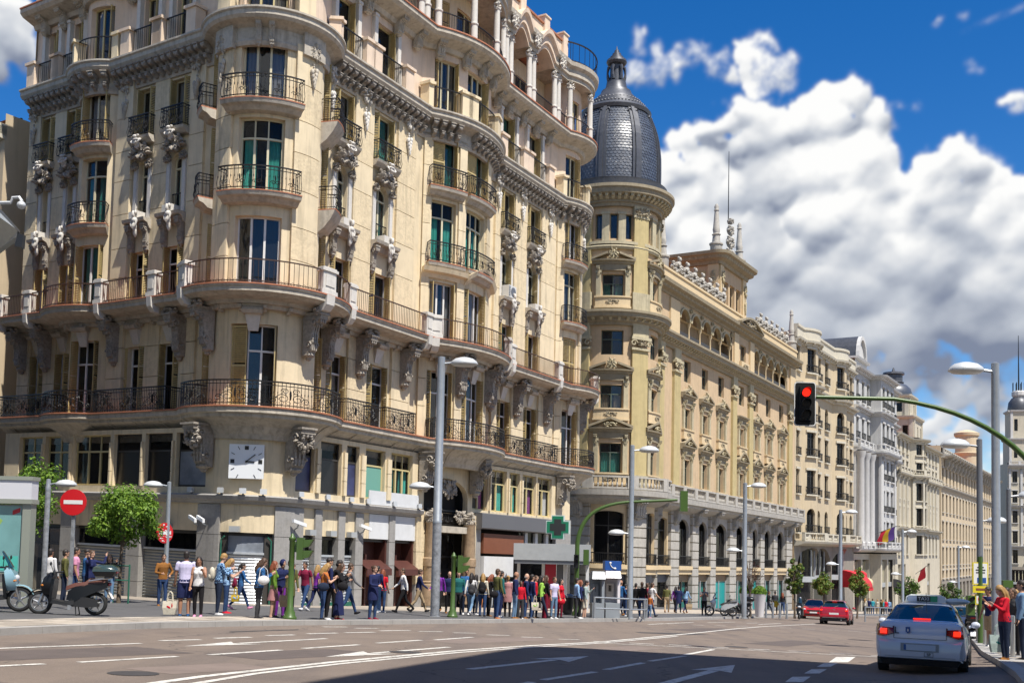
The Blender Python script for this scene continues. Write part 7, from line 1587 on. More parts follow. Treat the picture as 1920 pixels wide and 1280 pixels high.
def car(label, loc, rz, st, paintm, W, wheels, R=.31, group='cars on the road', name='car'):
    """st: stations (y, half width, z bottom, z belt, half roof width, z roof, zone); zones: 'b' body, 'g' glazed cabin"""
    T = thing(name, label, 'car', loc, rz, group)
    def interp(a, b, t): return [x+(y-x)*t for x, y in zip(a, b)]
    S = []
    for i in range(len(st)-1):
        p0 = st[max(0, i-1)]; p1 = st[i]; p2 = st[i+1]; p3 = st[min(len(st)-1, i+2)]; n = 4
        for k in range(n):
            t = k/n; r = []
            for c in range(6):
                a, b, c_, d = p0[c], p1[c], p2[c], p3[c]; lin = b+(c_-b)*t; cr = .5*((2*b)+(-a+c_)*t+(2*a-5*b+4*c_-d)*t*t+(-a+3*b-3*c_+d)*t**3); r.append(lin*.55+cr*.45)
            S.append((r, st[i][6]))
    S.append((list(st[-1][:6]), st[-1][6]))
    def ring(s):
        y, w, zb, zt, wr, zr = s; h = zt-zb
        half = [(0, zb), (w*.8, zb), (w*.965, zb+h*.10), (w*.995, zb+h*.30), (w, zb+h*.52), (w*.995, zb+h*.72), (w*.958, zb+h*.9), (w*.905, zt), (w*.905+(wr-w*.905)*.04, zt+(zr-zt)*.05), (w*.905+(wr-w*.905)*.86, zt+(zr-zt)*.80), (wr*.97, zt+(zr-zt)*.90), (wr*.86, zt+(zr-zt)*.965), (wr*.5, zt+(zr-zt)*.995), (0, zr)]
        return half
    rings = [ring(s) for s, _ in S]; nb = len(rings[0]); body = MB(); gl = {'rear_window': MB(), 'windscreen': MB(), 'side_window': MB(), 'side_window2': MB()}
    for sgn in (1, -1):
        for i in range(len(S)-1):
            y0, y1 = S[i][0][0], S[i+1][0][0]; z = S[i][1]
            for j in range(nb-1):
                a, b, c, d = rings[i][j], rings[i][j+1], rings[i+1][j+1], rings[i+1][j]
                pts = [(sgn*a[0], y0, a[1]), (sgn*d[0], y1, d[1]), (sgn*c[0], y1, c[1]), (sgn*b[0], y0, b[1])]
                if sgn < 0: pts = pts[::-1]
                key = None
                if z == 'r' and 8 <= j: key = 'rear_window' if rings[i][8][0] else None
                elif z == 'w' and 8 <= j: key = 'windscreen'
                elif z == 'g' and j == 8: key = 'side_window' if sgn > 0 else 'side_window2'
                elif z in 'rw' and j == 8: key = None
                (gl[key] if key else body).poly(pts)
        for s, rg, fl in ((S[0], rings[0], 1), (S[-1], rings[-1], -1)):
            y = s[0][0]; pts = [(sgn*x, y, z) for x, z in rg]; body.poly(pts if sgn*fl > 0 else pts[::-1])
    bo = body.build('body', paintm, T, smooth=True, ang=38); bm = bmesh.new(); bm.from_mesh(bo.data); bmesh.ops.remove_doubles(bm, verts=bm.verts, dist=.0008); bm.to_mesh(bo.data); bm.free(); bo.data.set_sharp_from_angle(angle=radians(38))
    for k, q in gl.items():
        if q.f: q.build(k.rstrip('2'), 'car_glass', T, smooth=True, ang=60)
    for y in wheels:
        for sg in (-1, 1):
            x = sg*(W-.09); q = MB(); n = 24
            rings_ = [[(x+sg*xx, y+r*cos(2*pi*i/n), R+r*sin(2*pi*i/n)) for i in range(n)] for xx, r in ((-.1, R*.6), (-.1, R), (.07, R), (.095, R*.93), (.095, R*.66), (.05, R*.62))]; q.loft(rings_); w_ = q.build('wheel', 'tyre', T, smooth=True, ang=35)
            q = MB(); 
            for i in range(10):
                a = 2*pi*i/10; q.hexa([(x+sg*.05, y+.06*cos(a-.3), R+.06*sin(a-.3)), (x+sg*.05, y+.06*cos(a+.3), R+.06*sin(a+.3)), (x+sg*.075, y+R*.62*cos(a+.07), R+R*.62*sin(a+.07)), (x+sg*.075, y+R*.62*cos(a-.07), R+R*.62*sin(a-.07)), (x+sg*.085, y+.06*cos(a-.3), R+.06*sin(a-.3)), (x+sg*.085, y+.06*cos(a+.3), R+.06*sin(a+.3)), (x+sg*.09, y+R*.62*cos(a+.07), R+R*.62*sin(a+.07)), (x+sg*.09, y+R*.62*cos(a-.07), R+R*.62*sin(a-.07))])
            q.build('rim', 'rim', w_)
            q = MB(); rr = [[(x+sg*xx, y+(R+.055)*cos(pi*i/16), R+(R+.055)*sin(pi*i/16)) for i in range(17)]+[(x+sg*xx, y-(R+.055), .17), (x+sg*xx, y+(R+.055), .17)] for xx in (-.12, .078)]; q.loft(rr); q.build('wheel_arch', 'plastic_black', T)
    return T
def bx(T, nm, mt, x0, x1, y0, y1, z0, z1): q = MB(); q.box(x0, x1, y0, y1, z0, z1); return q.build(nm, mt, T)
def yaw_to(az): return -az      # heading azimuth (clockwise from +y) to rotation z
AZR = radians(30.6)
def taxi():
    st = [(-2.22, .62, .36, .66, .52, .68, 'b'), (-2.19, .76, .30, .80, .60, .83, 'b'), (-2.13, .83, .27, .93, .66, .98, 'b'), (-2.02, .86, .25, 1.0, .68, 1.06, 'b'), (-1.66, .875, .22, 1.0, .69, 1.075, 'b'), (-1.56, .875, .21, 1.0, .69, 1.09, 'r'), (-.98, .87, .2, .985, .57, 1.41, 'g'), (-.6, .87, .2, .97, .57, 1.45, 'g'), (0, .87, .2, .95, .57, 1.465, 'g'), (.42, .87, .2, .94, .56, 1.44, 'w'), (1.12, .865, .2, .92, .70, .99, 'b'), (1.6, .85, .2, .86, .62, .90, 'b'), (2.0, .80, .22, .74, .5, .80, 'b'), (2.15, .66, .3, .6, .4, .64, 'b')]
    g = ground(1737, 1254); AZT = radians(24.5)
    T = car('white taxi with lit brake lights and roof sign, seen from behind', (g.x, g.y, gz(g.x, g.y)), yaw_to(AZT), st, 'paint_white', .87, (-1.28, 1.36), .315)
    T.rotation_euler = Matrix.Rotation(-AZT, 3, 'Z').to_euler(); T.rotation_euler.x = -.046
    for sg in (-1, 1):   # wrap-round tail lamps
        z0, z1 = .75, 1.0
        def pr(rows, nm, mt, par): q = MB(); q.loft([[(sg*x, y, z) for x, y, z in r] for r in rows][::sg]); return q.build(nm, mt, par)
        l = pr([[(.50, -2.245, z0+.07), (.50, -2.1, z0+.07), (.50, -2.08, z1-.05), (.50, -2.16, z1-.05)], [(.70, -2.235, z0), (.70, -2.05, z0), (.70, -2.05, z1-.01), (.70, -2.12, z1-.01)], [(.82, -2.16, z0+.01), (.74, -2.0, z0+.01), (.74, -2.0, z1), (.79, -2.07, z1)], [(.874, -1.96, z0+.08), (.8, -1.92, z0+.08), (.78, -1.92, z1-.02), (.85, -1.94, z1-.02)]], 'tail_light', 'tail_red', T)
        pr([[(.52, -2.20, z1-.08), (.52, -2.1, z1-.08), (.52, -2.1, z1-.04), (.52, -2.165, z1-.04)], [(.77, -2.155, z1-.06), (.77, -2.0, z1-.06), (.77, -2.0, z1+.006), (.77, -2.10, z1+.006)]], 'reversing_lens', 'lamp_clear', l)
        pr([[(.63, -2.262, z0+.05), (.63, -2.2, z0+.05), (.63, -2.2, z0+.15), (.63, -2.235, z0+.15)], [(.76, -2.225, z0+.05), (.76, -2.1, z0+.05), (.76, -2.1, z0+.15), (.76, -2.2, z0+.15)]], 'brake_lamp', 'tail_lit', l)
    bx(T, 'high_brake_light', 'brake_lit', -.17, .17, -1.56, -1.52, 1.10, 1.125)
    # bumper with a plate recess, lower valance
    q = MB(); q.loft([[(-.80, -2.14, .28), (.80, -2.14, .28), (.8, -2.0, .28), (-.8, -2.0, .28)], [(-.74, -2.275, .33), (.74, -2.275, .33), (.78, -2.0, .33), (-.78, -2.0, .33)], [(-.74, -2.29, .45), (.74, -2.29, .45), (.78, -2.0, .45), (-.78, -2.0, .45)], [(-.78, -2.27, .64), (.78, -2.27, .64), (.8, -2.0, .64), (-.8, -2.0, .64)], [(-.80, -2.20, .70), (.80, -2.20, .70), (.8, -2.0, .70), (-.8, -2.0, .70)]]); q.build('bumper', 'paint_white', T, smooth=True, ang=35)
    bx(T, 'plate_recess', 'booth_grey', -.36, .36, -2.292, -2.2, .47, .63); p = bx(T, 'number_plate', 'plate_blue', -.30, .30, -2.305, -2.2925, .49, .605); bx(p, 'plate_band', 'sign_blue', -.30, -.255, -2.309, -2.3055, .492, .603)
    q = MB(); q.loft([[(-.70, -2.2, .19), (.70, -2.2, .19), (.7, -1.9, .19), (-.7, -1.9, .19)], [(-.76, -2.25, .30), (.76, -2.25, .30), (.78, -1.9, .30), (-.78, -1.9, .30)]]); q.build('lower_valance', 'plastic_black', T)
    bx(T, 'bumper_crease', 'booth_grey', -.66, .66, -2.2945, -2.28, .362, .37)
    def txt(s, size, x, z, mt, y=-2.19): 
        q = text_mb(s, size, .003); q.v = [(a+x, y-c, b+z) for a, b, c in q.v]; return q.build('lettering', mt, T)
    txt('L', .19, -.44, .87, 'black', -2.225); txt('SP', .08, .17, .415, 'black', -2.297)
    for z in (.375, .455): bx(T, 'badge_frame', 'black', .09, .25, -2.2965, -2.294, z, z+.006)
    for x in (.085, .25): bx(T, 'badge_frame', 'black', x, x+.006, -2.2965, -2.294, .375, .46)
    q = MB(); q.poly([(-.27, -2.232, .95), (-.27, -2.232, .86), (-.225, -2.234, .82), (-.18, -2.232, .86), (-.18, -2.232, .95)]); sh = q.build('city_shield', 'sign_blue', T); q = MB(); q.lump((-.225, -2.237, .885), (.016, .006, .03), 6, 4); q.build('shield_figure', 'sign_white', sh)
    # seams of the boot lid, rear-window trim, aerial, mirrors, door handles
    for x0, x1, z0, z1 in ((-.50, -.49, .72, .96), (.49, .50, .72, .96)): bx(T, 'boot_seam', 'plastic_black', x0, x1, -2.222, -2.150, z0, z1)
    bx(T, 'boot_seam', 'plastic_black', -.49, .49, -2.222, -2.15, .715, .722)
    q = MB(); q.tube([(.05, -.85, 1.44), (.05, -1.05, 1.66)], .006, 5); q.build('aerial', 'black', T)
    for sg in (-1, 1):
        q = MB(); q.lump((sg*.98, .72, 1.0), (.10, .06, .075), 8, 6); q.tube([(sg*.85, .74, .95), (sg*.95, .72, .98)], .03, 6); q.build('mirror', 'paint_white', T, smooth=True)
        for y in (-.75, .15): bx(T, 'door_handle', 'paint_white', sg*.872-.012, sg*.872+.012, y-.1, y+.1, .80, .835)
        for y in (-1.0, -.05, .85): bx(T, 'door_seam', 'plastic_black', sg*.8705-.004, sg*.8705+.003, y-.004, y+.004, .3, .9)
    # interior: seats and headrests seen through the glass
    for x in (-.36, .36):
        q = MB(); q.lump((x, .1, .98), (.24, .1, .34), 8, 6); q.lump((x, .08, 1.28), (.12, .06, .09), 8, 6); q.build('front_seat', 'plastic_black', T, smooth=True)
    q = MB(); q.box(-.66, .66, -1.05, -.85, .5, 1.06); q.build('rear_seat', 'plastic_black', T)
    # roof sign
    q = MB(); q.loft([[(-.42, -.32, 1.46), (.42, -.32, 1.46), (.42, -.08, 1.46), (-.42, -.08, 1.46)], [(-.40, -.30, 1.58), (.40, -.30, 1.58), (.40, -.1, 1.58), (-.40, -.1, 1.58)], [(-.30, -.27, 1.63), (.3, -.27, 1.63), (.3, -.13, 1.63), (-.3, -.13, 1.63)]]); s_ = q.build('taxi_sign', 'taxi_box', T)
    bx(s_, 'sign_side', 'plate_blue', -.36, -.18, -.325, -.312, 1.475, 1.6); bx(s_, 'sign_centre', 'signal_black', -.18, .10, -.328, -.314, 1.475, 1.6); bx(s_, 'sign_green', 'taxi_green', .10, .24, -.326, -.313, 1.475, 1.6)
    q = text_mb('TAXI', .105, .002); q.v = [(a-.04, -.332-c, b+1.535) for a, b, c in q.v]; q.build('lettering', 'sign_white', s_)
    q = MB(); q.lump((.62, -.18, 1.50), (.28, .14, .07), 10, 6); q.build('roof_lamp', 'taxi_box', T, smooth=True)
taxi()
def hatch():
    st = [(-1.96, .70, .42, .72, .60, .76, 'b'), (-1.93, .80, .34, .90, .66, .95, 'b'), (-1.86, .845, .28, .98, .68, 1.0, 'b'), (-1.76, .855, .24, .99, .66, 1.04, 'r'), (-1.36, .86, .2, .98, .56, 1.38, 'g'), (-1.0, .86, .2, .97, .57, 1.44, 'g'), (-.4, .86, .2, .95, .57, 1.46, 'g'), (.2, .86, .2, .93, .56, 1.43, 'w'), (.95, .85, .2, .92, .70, 1.0, 'b'), (1.5, .83, .2, .84, .60, .9, 'b'), (1.85, .74, .24, .70, .45, .76, 'b'), (1.95, .6, .3, .6, .4, .64, 'b')]
    g = ground(1569, 1169.5); T = car('dark red hatchback driving away in the middle of the avenue', (g.x, g.y, gz(g.x, g.y)), 0, st, 'car_red', .86, (-1.2, 1.25), .31)
    T.rotation_euler = (-.046, 0, -radians(22))
    for sg in (-1, 1):
        q = MB(); q.loft([[(sg*.52, -1.955, .80), (sg*.52, -1.9, .80), (sg*.52, -1.88, .93), (sg*.52, -1.93, .93)], [(sg*.76, -1.93, .78), (sg*.76, -1.86, .78), (sg*.76, -1.86, .95), (sg*.76, -1.90, .95)], [(sg*.858, -1.72, .82), (sg*.8, -1.72, .82), (sg*.8, -1.72, .93), (sg*.854, -1.72, .93)]][::sg]); l = q.build('tail_light', 'tail_red', T); bx(l, 'brake_lamp', 'tail_lit', sg*.72-.08, sg*.72+.06, -1.96, -1.92, .83, .90)
        q = MB(); q.lump((sg*.95, .55, 1.0), (.1, .06, .07), 8, 6); q.build('mirror', 'car_red', T, smooth=True)
        for y in (-.85, .1): bx(T, 'door_handle', 'chrome', sg*.862-.01, sg*.862+.01, y-.09, y+.09, .80, .83)
    bx(T, 'number_plate', 'sign_white', -.27, .27, -1.985, -1.965, .60, .71); bx(T, 'high_brake_light', 'brake_lit', -.14, .14, -1.46, -1.40, 1.375, 1.40); bx(T, 'roof_spoiler', 'car_blue', -.56, .56, -1.5, -1.3, 1.385, 1.415)
    q = MB(); q.loft([[(-.82, -1.93, .40), (.82, -1.93, .40), (.8, -1.7, .4), (-.8, -1.7, .4)], [(-.78, -2.02, .46), (.78, -2.02, .46), (.78, -1.7, .46), (-.78, -1.7, .46)], [(-.80, -2.02, .56), (.8, -2.02, .56), (.78, -1.7, .56), (-.78, -1.7, .56)], [(-.83, -1.94, .6), (.83, -1.94, .6), (.8, -1.7, .6), (-.8, -1.7, .6)]]); q.build('bumper', 'car_red', T, smooth=True, ang=30)
    bx(T, 'lower_valance', 'plastic_black', -.74, .74, -1.97, -1.7, .24, .40); bx(T, 'bumper_strip', 'chrome', -.66, .66, -2.025, -2.0, .42, .435); q = MB(); q.tube([(.42, -2.0, .3), (.42, -1.8, .3)], .035, 8); q.build('exhaust', 'chrome', T); q = MB(); q.tube([(.0, -1.83, 1.04), (.22, -1.68, 1.13)], .012, 5); q.build('wiper', 'black', T)
    q = MB(); 
    for k in range(2): q.hexa([(-.06, -1.945, .86+.035*k), (0, -1.95, .895+.035*k), (0, -1.93, .895+.035*k), (-.06, -1.93, .86+.035*k), (-.06, -1.945, .872+.035*k), (0, -1.95, .907+.035*k), (0, -1.93, .907+.035*k), (-.06, -1.93, .872+.035*k)]); q.hexa([(.06, -1.945, .86+.035*k), (0, -1.95, .895+.035*k), (0, -1.93, .895+.035*k), (.06, -1.93, .86+.035*k), (.06, -1.945, .872+.035*k), (0, -1.95, .907+.035*k), (0, -1.93, .907+.035*k), (.06, -1.93, .872+.035*k)])
    q.build('badge', 'chrome', T)
    for x in (-.35, .35): q = MB(); q.lump((x, 0, 1.0), (.23, .1, .34), 8, 6); q.build('front_seat', 'plastic_black', T, smooth=True)
hatch()
def red2():
    st = [(-2.0, .7, .4, .7, .6, .74, 'b'), (-1.9, .84, .26, .98, .66, 1.02, 'b'), (-1.6, .86, .2, 1.0, .66, 1.06, 'r'), (-1.1, .86, .2, .97, .56, 1.40, 'g'), (-.3, .86, .2, .95, .57, 1.46, 'g'), (.3, .86, .2, .93, .56, 1.42, 'w'), (1.0, .85, .2, .93, .70, 1.0, 'b'), (1.6, .84, .2, .86, .64, .90, 'b'), (1.95, .80, .22, .76, .6, .80, 'b'), (2.05, .68, .3, .62, .5, .66, 'b')]
    g = ground(1527, 1159.5); T = car('bright red car facing the camera, half hidden behind the hatchback', (g.x, g.y, gz(g.x, g.y)), 0, st, 'car_red2', .86, (-1.25, 1.3), .31); T.rotation_euler = (.046, 0, radians(180)-radians(18))
    for sg in (-1, 1):
        q = MB(); q.lump((sg*.66, 1.96, .72), (.16, .1, .07), 8, 5); q.build('headlight', 'lamp_clear', T, smooth=True); q = MB(); q.lump((sg*.95, .62, 1.0), (.1, .06, .07), 8, 6); q.build('mirror', 'car_red2', T, smooth=True)
    bx(T, 'grille', 'plastic_black', -.45, .45, 2.02, 2.06, .58, .68); bx(T, 'lower_grille', 'plastic_black', -.6, .6, 2.0, 2.05, .30, .42); bx(T, 'number_plate', 'sign_white', -.26, .26, 2.06, 2.075, .45, .55)
red2()
def bluecar():
    st = [(-2.0, .7, .4, .7, .6, .74, 'b'), (-1.9, .84, .26, .98, .66, 1.02, 'b'), (-1.6, .86, .2, 1.0, .66, 1.06, 'r'), (-1.1, .86, .2, .97, .56, 1.40, 'g'), (-.3, .86, .2, .95, .57, 1.46, 'g'), (.3, .86, .2, .93, .56, 1.42, 'w'), (1.0, .85, .2, .93, .70, 1.0, 'b'), (1.6, .84, .2, .86, .64, .90, 'b'), (2.0, .76, .22, .72, .6, .76, 'b')]
    p = onground(1815, 44, 0); T = car('dark blue parked car, just visible between taxi and bollards', (p.x, p.y, p.z), 0, st, 'car_blue', .86, (-1.25, 1.3), .31, 'parked cars'); T.rotation_euler = (-.046, 0, -radians(30))
    for sg in (-1, 1): bx(T, 'tail_light', 'tail_red', sg*.7-.1, sg*.7+.1, -2.0, -1.9, .75, .9)
bluecar()
def wheel(T, y, R, w, rim_mt, five=True, x=0.):
    q = MB(); n = 26; q.loft([[(x+xx, y+r*cos(2*pi*i/n), R+r*sin(2*pi*i/n)) for i in range(n)] for xx, r in ((-w*.4, R*.7), (-w*.5, R*.82), (-w*.38, R*.95), (0, R), (w*.38, R*.95), (w*.5, R*.82), (w*.4, R*.7), (-w*.4, R*.7))], 0, True, False); t = q.build('wheel', 'tyre', T, smooth=True, ang=60)
    q = MB(); rr = [[(x+xx, y+r*cos(2*pi*i/n), R+r*sin(2*pi*i/n)) for xx, r in ((-w*.36, R*.72), (w*.36, R*.72), (w*.36, R*.64), (-w*.36, R*.64))] for i in range(n+1)]; q.loft(rr, 0, True, False)
    for i in range(5):
        a = 2*pi*i/5+.3; q.tube([(x, y+.03*cos(a), R+.03*sin(a)), (x, y+R*.67*cos(a+.1), R+R*.67*sin(a+.1))], [.035, .018], 6)
    q.tube([(x-w*.5, y, R), (x+w*.5, y, R)], .05, 10); q.build('rim', rim_mt, t, smooth=True, ang=40); return t
def scooter(label, loc, rz, paintm, seatm, box=None, screen=True, shieldm=None, scale=1., group='scooters', plate=True, stand=True):
    T = thing('scooter', label, 'scooter', loc, rz, group); T.scale = (scale,)*3; shieldm = shieldm or paintm
    wheel(T, .68, .30, .11, 'rim'); wheel(T, -.66, .29, .13, 'rim')
    q = MB(); rr = []   # front mudguard
    for i in range(9):
        a = radians(20+150*i/8); rr.append([(x, .68+.34*cos(a)*k, .30+.34*sin(a)*k) for x, k in ((-.08, .97), (-.05, 1.03), (.05, 1.03), (.08, .97))])
    q.loft(rr, 0, False); q.build('mudguard', paintm, T, smooth=True)
    q = MB(); 
    for x in (-.08, .08): q.tube([(x, .68, .30), (x*.8, .5, .82)], .028, 8)
    q.build('fork', 'rim', T, smooth=True)
    # leg shield and nose
    q = MB(); q.loft([[(-.1, .60, .52), (.1, .60, .52), (.1, .40, .50), (-.1, .40, .50)], [(-.20, .62, .70), (.20, .62, .70), (.22, .40, .66), (-.22, .40, .66)], [(-.20, .56, .92), (.20, .56, .92), (.22, .36, .90), (-.22, .36, .90)], [(-.12, .44, 1.06), (.12, .44, 1.06), (.12, .32, 1.04), (-.12, .32, 1.04)]]); q.build('nose', paintm, T, smooth=True, ang=50)
    q = MB(); q.loft([[(-.18, .42, .34), (.18, .42, .34), (.18, .36, .34), (-.18, .36, .34)], [(-.22, .40, .60), (.22, .40, .60), (.22, .33, .60), (-.22, .33, .60)], [(-.2, .36, .9), (.2, .36, .9), (.2, .30, .9), (-.2, .30, .9)]]); q.build('leg_shield', shieldm, T, smooth=True, ang=50)
    q = MB(); q.lump((0, .60, .80), (.12, .06, .08), 8, 6); q.build('headlight', 'lamp_clear', T, smooth=True)
    for sg in (-1, 1): q = MB(); q.lump((sg*.17, .58, .74), (.05, .05, .04), 6, 4); q.build('indicator', 'amber', T, smooth=True)
    q = MB(); q.tube([(-.34, .26, 1.06), (-.16, .36, 1.05), (.16, .36, 1.05), (.34, .26, 1.06)], .022, 8); q.build('handlebar', 'plastic_black', T)
    for sg in (-1, 1):
        q = MB(); q.tube([(sg*.22, .33, 1.07), (sg*.32, .36, 1.24)], .009, 5); q.lump((sg*.35, .36, 1.28), (.075, .02, .05), 8, 6); q.build('mirror', 'plastic_black', T, smooth=True)
    if screen: q = MB(); q.loft([[(-.17, .46, 1.04), (-.06, .52, 1.05), (.06, .52, 1.05), (.17, .46, 1.04)], [(-.15, .34, 1.26), (-.05, .38, 1.28), (.05, .38, 1.28), (.15, .34, 1.26)], [(-.08, .25, 1.42), (-.03, .27, 1.44), (.03, .27, 1.44), (.08, .25, 1.42)]], 0, False); q.build('windscreen', 'car_glass', T, smooth=True)
    # floorboard, body, seat, tail
    q = MB(); q.loft([[(-.17, .40, .30), (.17, .40, .30), (.17, .40, .40), (-.17, .40, .40)], [(-.2, .1, .26), (.2, .1, .26), (.2, .1, .34), (-.2, .1, .34)], [(-.2, -.18, .26), (.2, -.18, .26), (.19, -.18, .38), (-.19, -.18, .38)]]); q.build('floorboard', 'plastic_black', T)
    q = MB(); q.loft([[(-.14, .02, .38), (.14, .02, .38), (.15, -.02, .60), (-.15, -.02, .60)], [(-.19, -.2, .36), (.19, -.2, .36), (.19, -.2, .72), (-.19, -.2, .72)], [(-.19, -.55, .52), (.19, -.55, .52), (.18, -.55, .78), (-.18, -.55, .78)], [(-.12, -.95, .70), (.12, -.95, .70), (.11, -.95, .84), (-.11, -.95, .84)]]); q.build('rear_body', paintm, T, smooth=True, ang=45)
    q = MB(); q.loft([[(-.13, .04, .62), (.13, .04, .62), (.10, .04, .72), (-.10, .04, .72)], [(-.18, -.15, .70), (.18, -.15, .70), (.14, -.15, .80), (-.14, -.15, .80)], [(-.19, -.42, .74), (.19, -.42, .74), (.15, -.42, .83), (-.15, -.42, .83)], [(-.17, -.55, .78), (.17, -.55, .78), (.14, -.52, .92), (-.14, -.52, .92)], [(-.15, -.9, .83), (.15, -.9, .83), (.11, -.9, .92), (-.11, -.9, .92)]]); q.build('seat', seatm, T, smooth=True, ang=50)
    q = MB(); q.tube([(-.2, -.52, .86), (-.2, -.85, .92), (0, -1.02, .93), (.2, -.85, .92), (.2, -.52, .86)], .02, 7); q.build('grab_rail', 'rim', T)
    q = MB(); q.lump((0, -.98, .78), (.11, .05, .05), 8, 5); q.build('tail_light', 'tail_red', T, smooth=True)
    q = MB(); q.loft([[(-.17, -.1, .24), (.09, -.1, .24), (.09, -.1, .44), (-.17, -.1, .44)], [(-.2, -.45, .2), (.1, -.45, .2), (.1, -.45, .46), (-.2, -.45, .46)], [(-.17, -.74, .22), (.06, -.74, .22), (.06, -.74, .38), (-.17, -.74, .38)]]); q.build('engine', 'plastic_black', T, smooth=True, ang=40)
    q = MB(); q.tube([(.18, -.2, .26), (.2, -.45, .30), (.2, -.9, .40)], [.03, .06, .05], 8); q.build('exhaust', 'rim', T)
    q = MB(); q.loft([[(-.07, -.9, .66), (.07, -.9, .66), (.07, -.88, .66), (-.07, -.88, .66)], [(-.09, -1.08, .40), (.09, -1.08, .40), (.09, -1.06, .40), (-.09, -1.06, .40)]]); q.build('rear_mudguard', 'plastic_black', T)
    if plate: q = MB(); q.hexa([(-.10, -1.08, .42), (.10, -1.08, .42), (.10, -1.07, .42), (-.10, -1.07, .42), (-.10, -.99, .58), (.10, -.99, .58), (.10, -.98, .58), (-.10, -.98, .58)]); q.build('number_plate', 'sign_white', T)
    if stand: q = MB(); q.tube([(.12, -.2, .26), (.17, -.24, .01)], .014, 5); q.tube([(-.12, -.2, .26), (-.17, -.24, .01)], .014, 5); q.tube([(-.17, -.24, .012), (.17, -.24, .012)], .012, 5); q.build('kickstand', 'plastic_black', T)
    if box:
        q = MB(); q.loft([[(-.19, -.66, .98), (.19, -.66, .98), (.19, -1.08, .98), (-.19, -1.08, .98)], [(-.25, -.60, 1.10), (.25, -.60, 1.10), (.25, -1.16, 1.10), (-.25, -1.16, 1.10)]]); q.build('top_box', 'plastic_black', T, smooth=True, ang=40); q = MB(); q.loft([[(-.25, -.60, 1.104), (.25, -.60, 1.104), (.25, -1.16, 1.104), (-.25, -1.16, 1.104)], [(-.24, -.62, 1.20), (.24, -.62, 1.20), (.24, -1.14, 1.20), (-.24, -1.14, 1.20)], [(-.15, -.72, 1.27), (.15, -.72, 1.27), (.15, -1.04, 1.27), (-.15, -1.04, 1.27)]]); q.build('box_lid', box, T, smooth=True, ang=50)
        q = MB(); q.box(-.1, .1, -1.165, -1.15, 1.06, 1.10); q.build('box_reflector', 'tail_red', T)
    return T
g_ = onground(127, 26.9, KH); scooter('black scooter with brown seat and dark green top box, parked at the left kerb', g_, radians(97), 'scooter_black', 'seat_brown', 'box_green', False, scale=1.0)
g_ = onground(-22, 26.6, KH); scooter('silver-blue scooter cut by the left edge, front wheel turned right', g_, radians(-78), 'scooter_blue', 'plastic_black', None, True, 'scooter_black', scale=1.05)
g_ = onground(1352, 66.5, KH); scooter('white scooter parked left of the lamp post before the domed building', g_, radians(83), 'scooter_silver', 'plastic_black', None, True, scale=1.05)
g_ = onground(1379, 67.5, KH); scooter('dark motor scooter behind the lamp post, right of the white one', g_, radians(75), 'scooter_black', 'plastic_black', 'scooter_black', False)
g_ = onground(1500, 70.8, KH); scooter('dark scooter seen end-on beside the upright tree', g_, radians(160), 'scooter_black', 'plastic_black', None, True)
g_ = onground(1822, 40, 0); scooter('dark scooter partly hidden behind the taxi at the right', g_, radians(-20), 'scooter_black', 'plastic_black', 'scooter_black', False)
# ---------------------------------------------------------------- people (local: facing +y, x to their right, origin between the feet)
# slots: 0 skin, 1 top, 2 bottom, 3 shoes, 4 hair, 5 eyes/lips
POSES = {
 'stand': dict(hip=(2, -3), knee=(4, 3), arm=((4, 9), (2, 9)), elb=(12, 14), bend=1, head=2),
 'stand2': dict(hip=(6, -4), knee=(10, 2), arm=((6, 12), (-4, 10)), elb=(20, 18), bend=0, head=4),
 'phone': dict(hip=(2, -2), knee=(4, 3), arm=((28, 10), (24, 10)), elb=(95, 92), bend=5, head=24, yaw=(-38, -38)),
 'phone1': dict(hip=(3, -3), knee=(5, 3), arm=((30, 12), (3, 9)), elb=(105, 14), bend=3, head=16, yaw=(-30, 0)),
 'walk': dict(hip=(26, -18), knee=(8, 26), arm=((-20, 9), (22, 9)), elb=(14, 28), bend=4, head=2),
 'walk2': dict(hip=(-16, 24), knee=(24, 6), arm=((18, 9), (-18, 9)), elb=(30, 14), bend=3, head=2),
 'waist': dict(hip=(3, -2), knee=(5, 3), arm=((-8, 30), (12, 16)), elb=(70, 70), bend=2, head=4, yaw=(-55, -50)),
 'armsup': dict(hip=(3, -3), knee=(4, 3), arm=((75, 30), (70, 28)), elb=(118, 112), bend=2, head=4, yaw=(-25, -25)),
 'mouth': dict(hip=(3, -3), knee=(4, 3), arm=((50, 14), (20, 12)), elb=(125, 85), bend=4, head=14, yaw=(-25, -50)),
}
PCACHE = {}
def rx(v, a): c, s = cos(a), sin(a); return Vector((v.x, v.y*c-v.z*s, v.y*s+v.z*c))
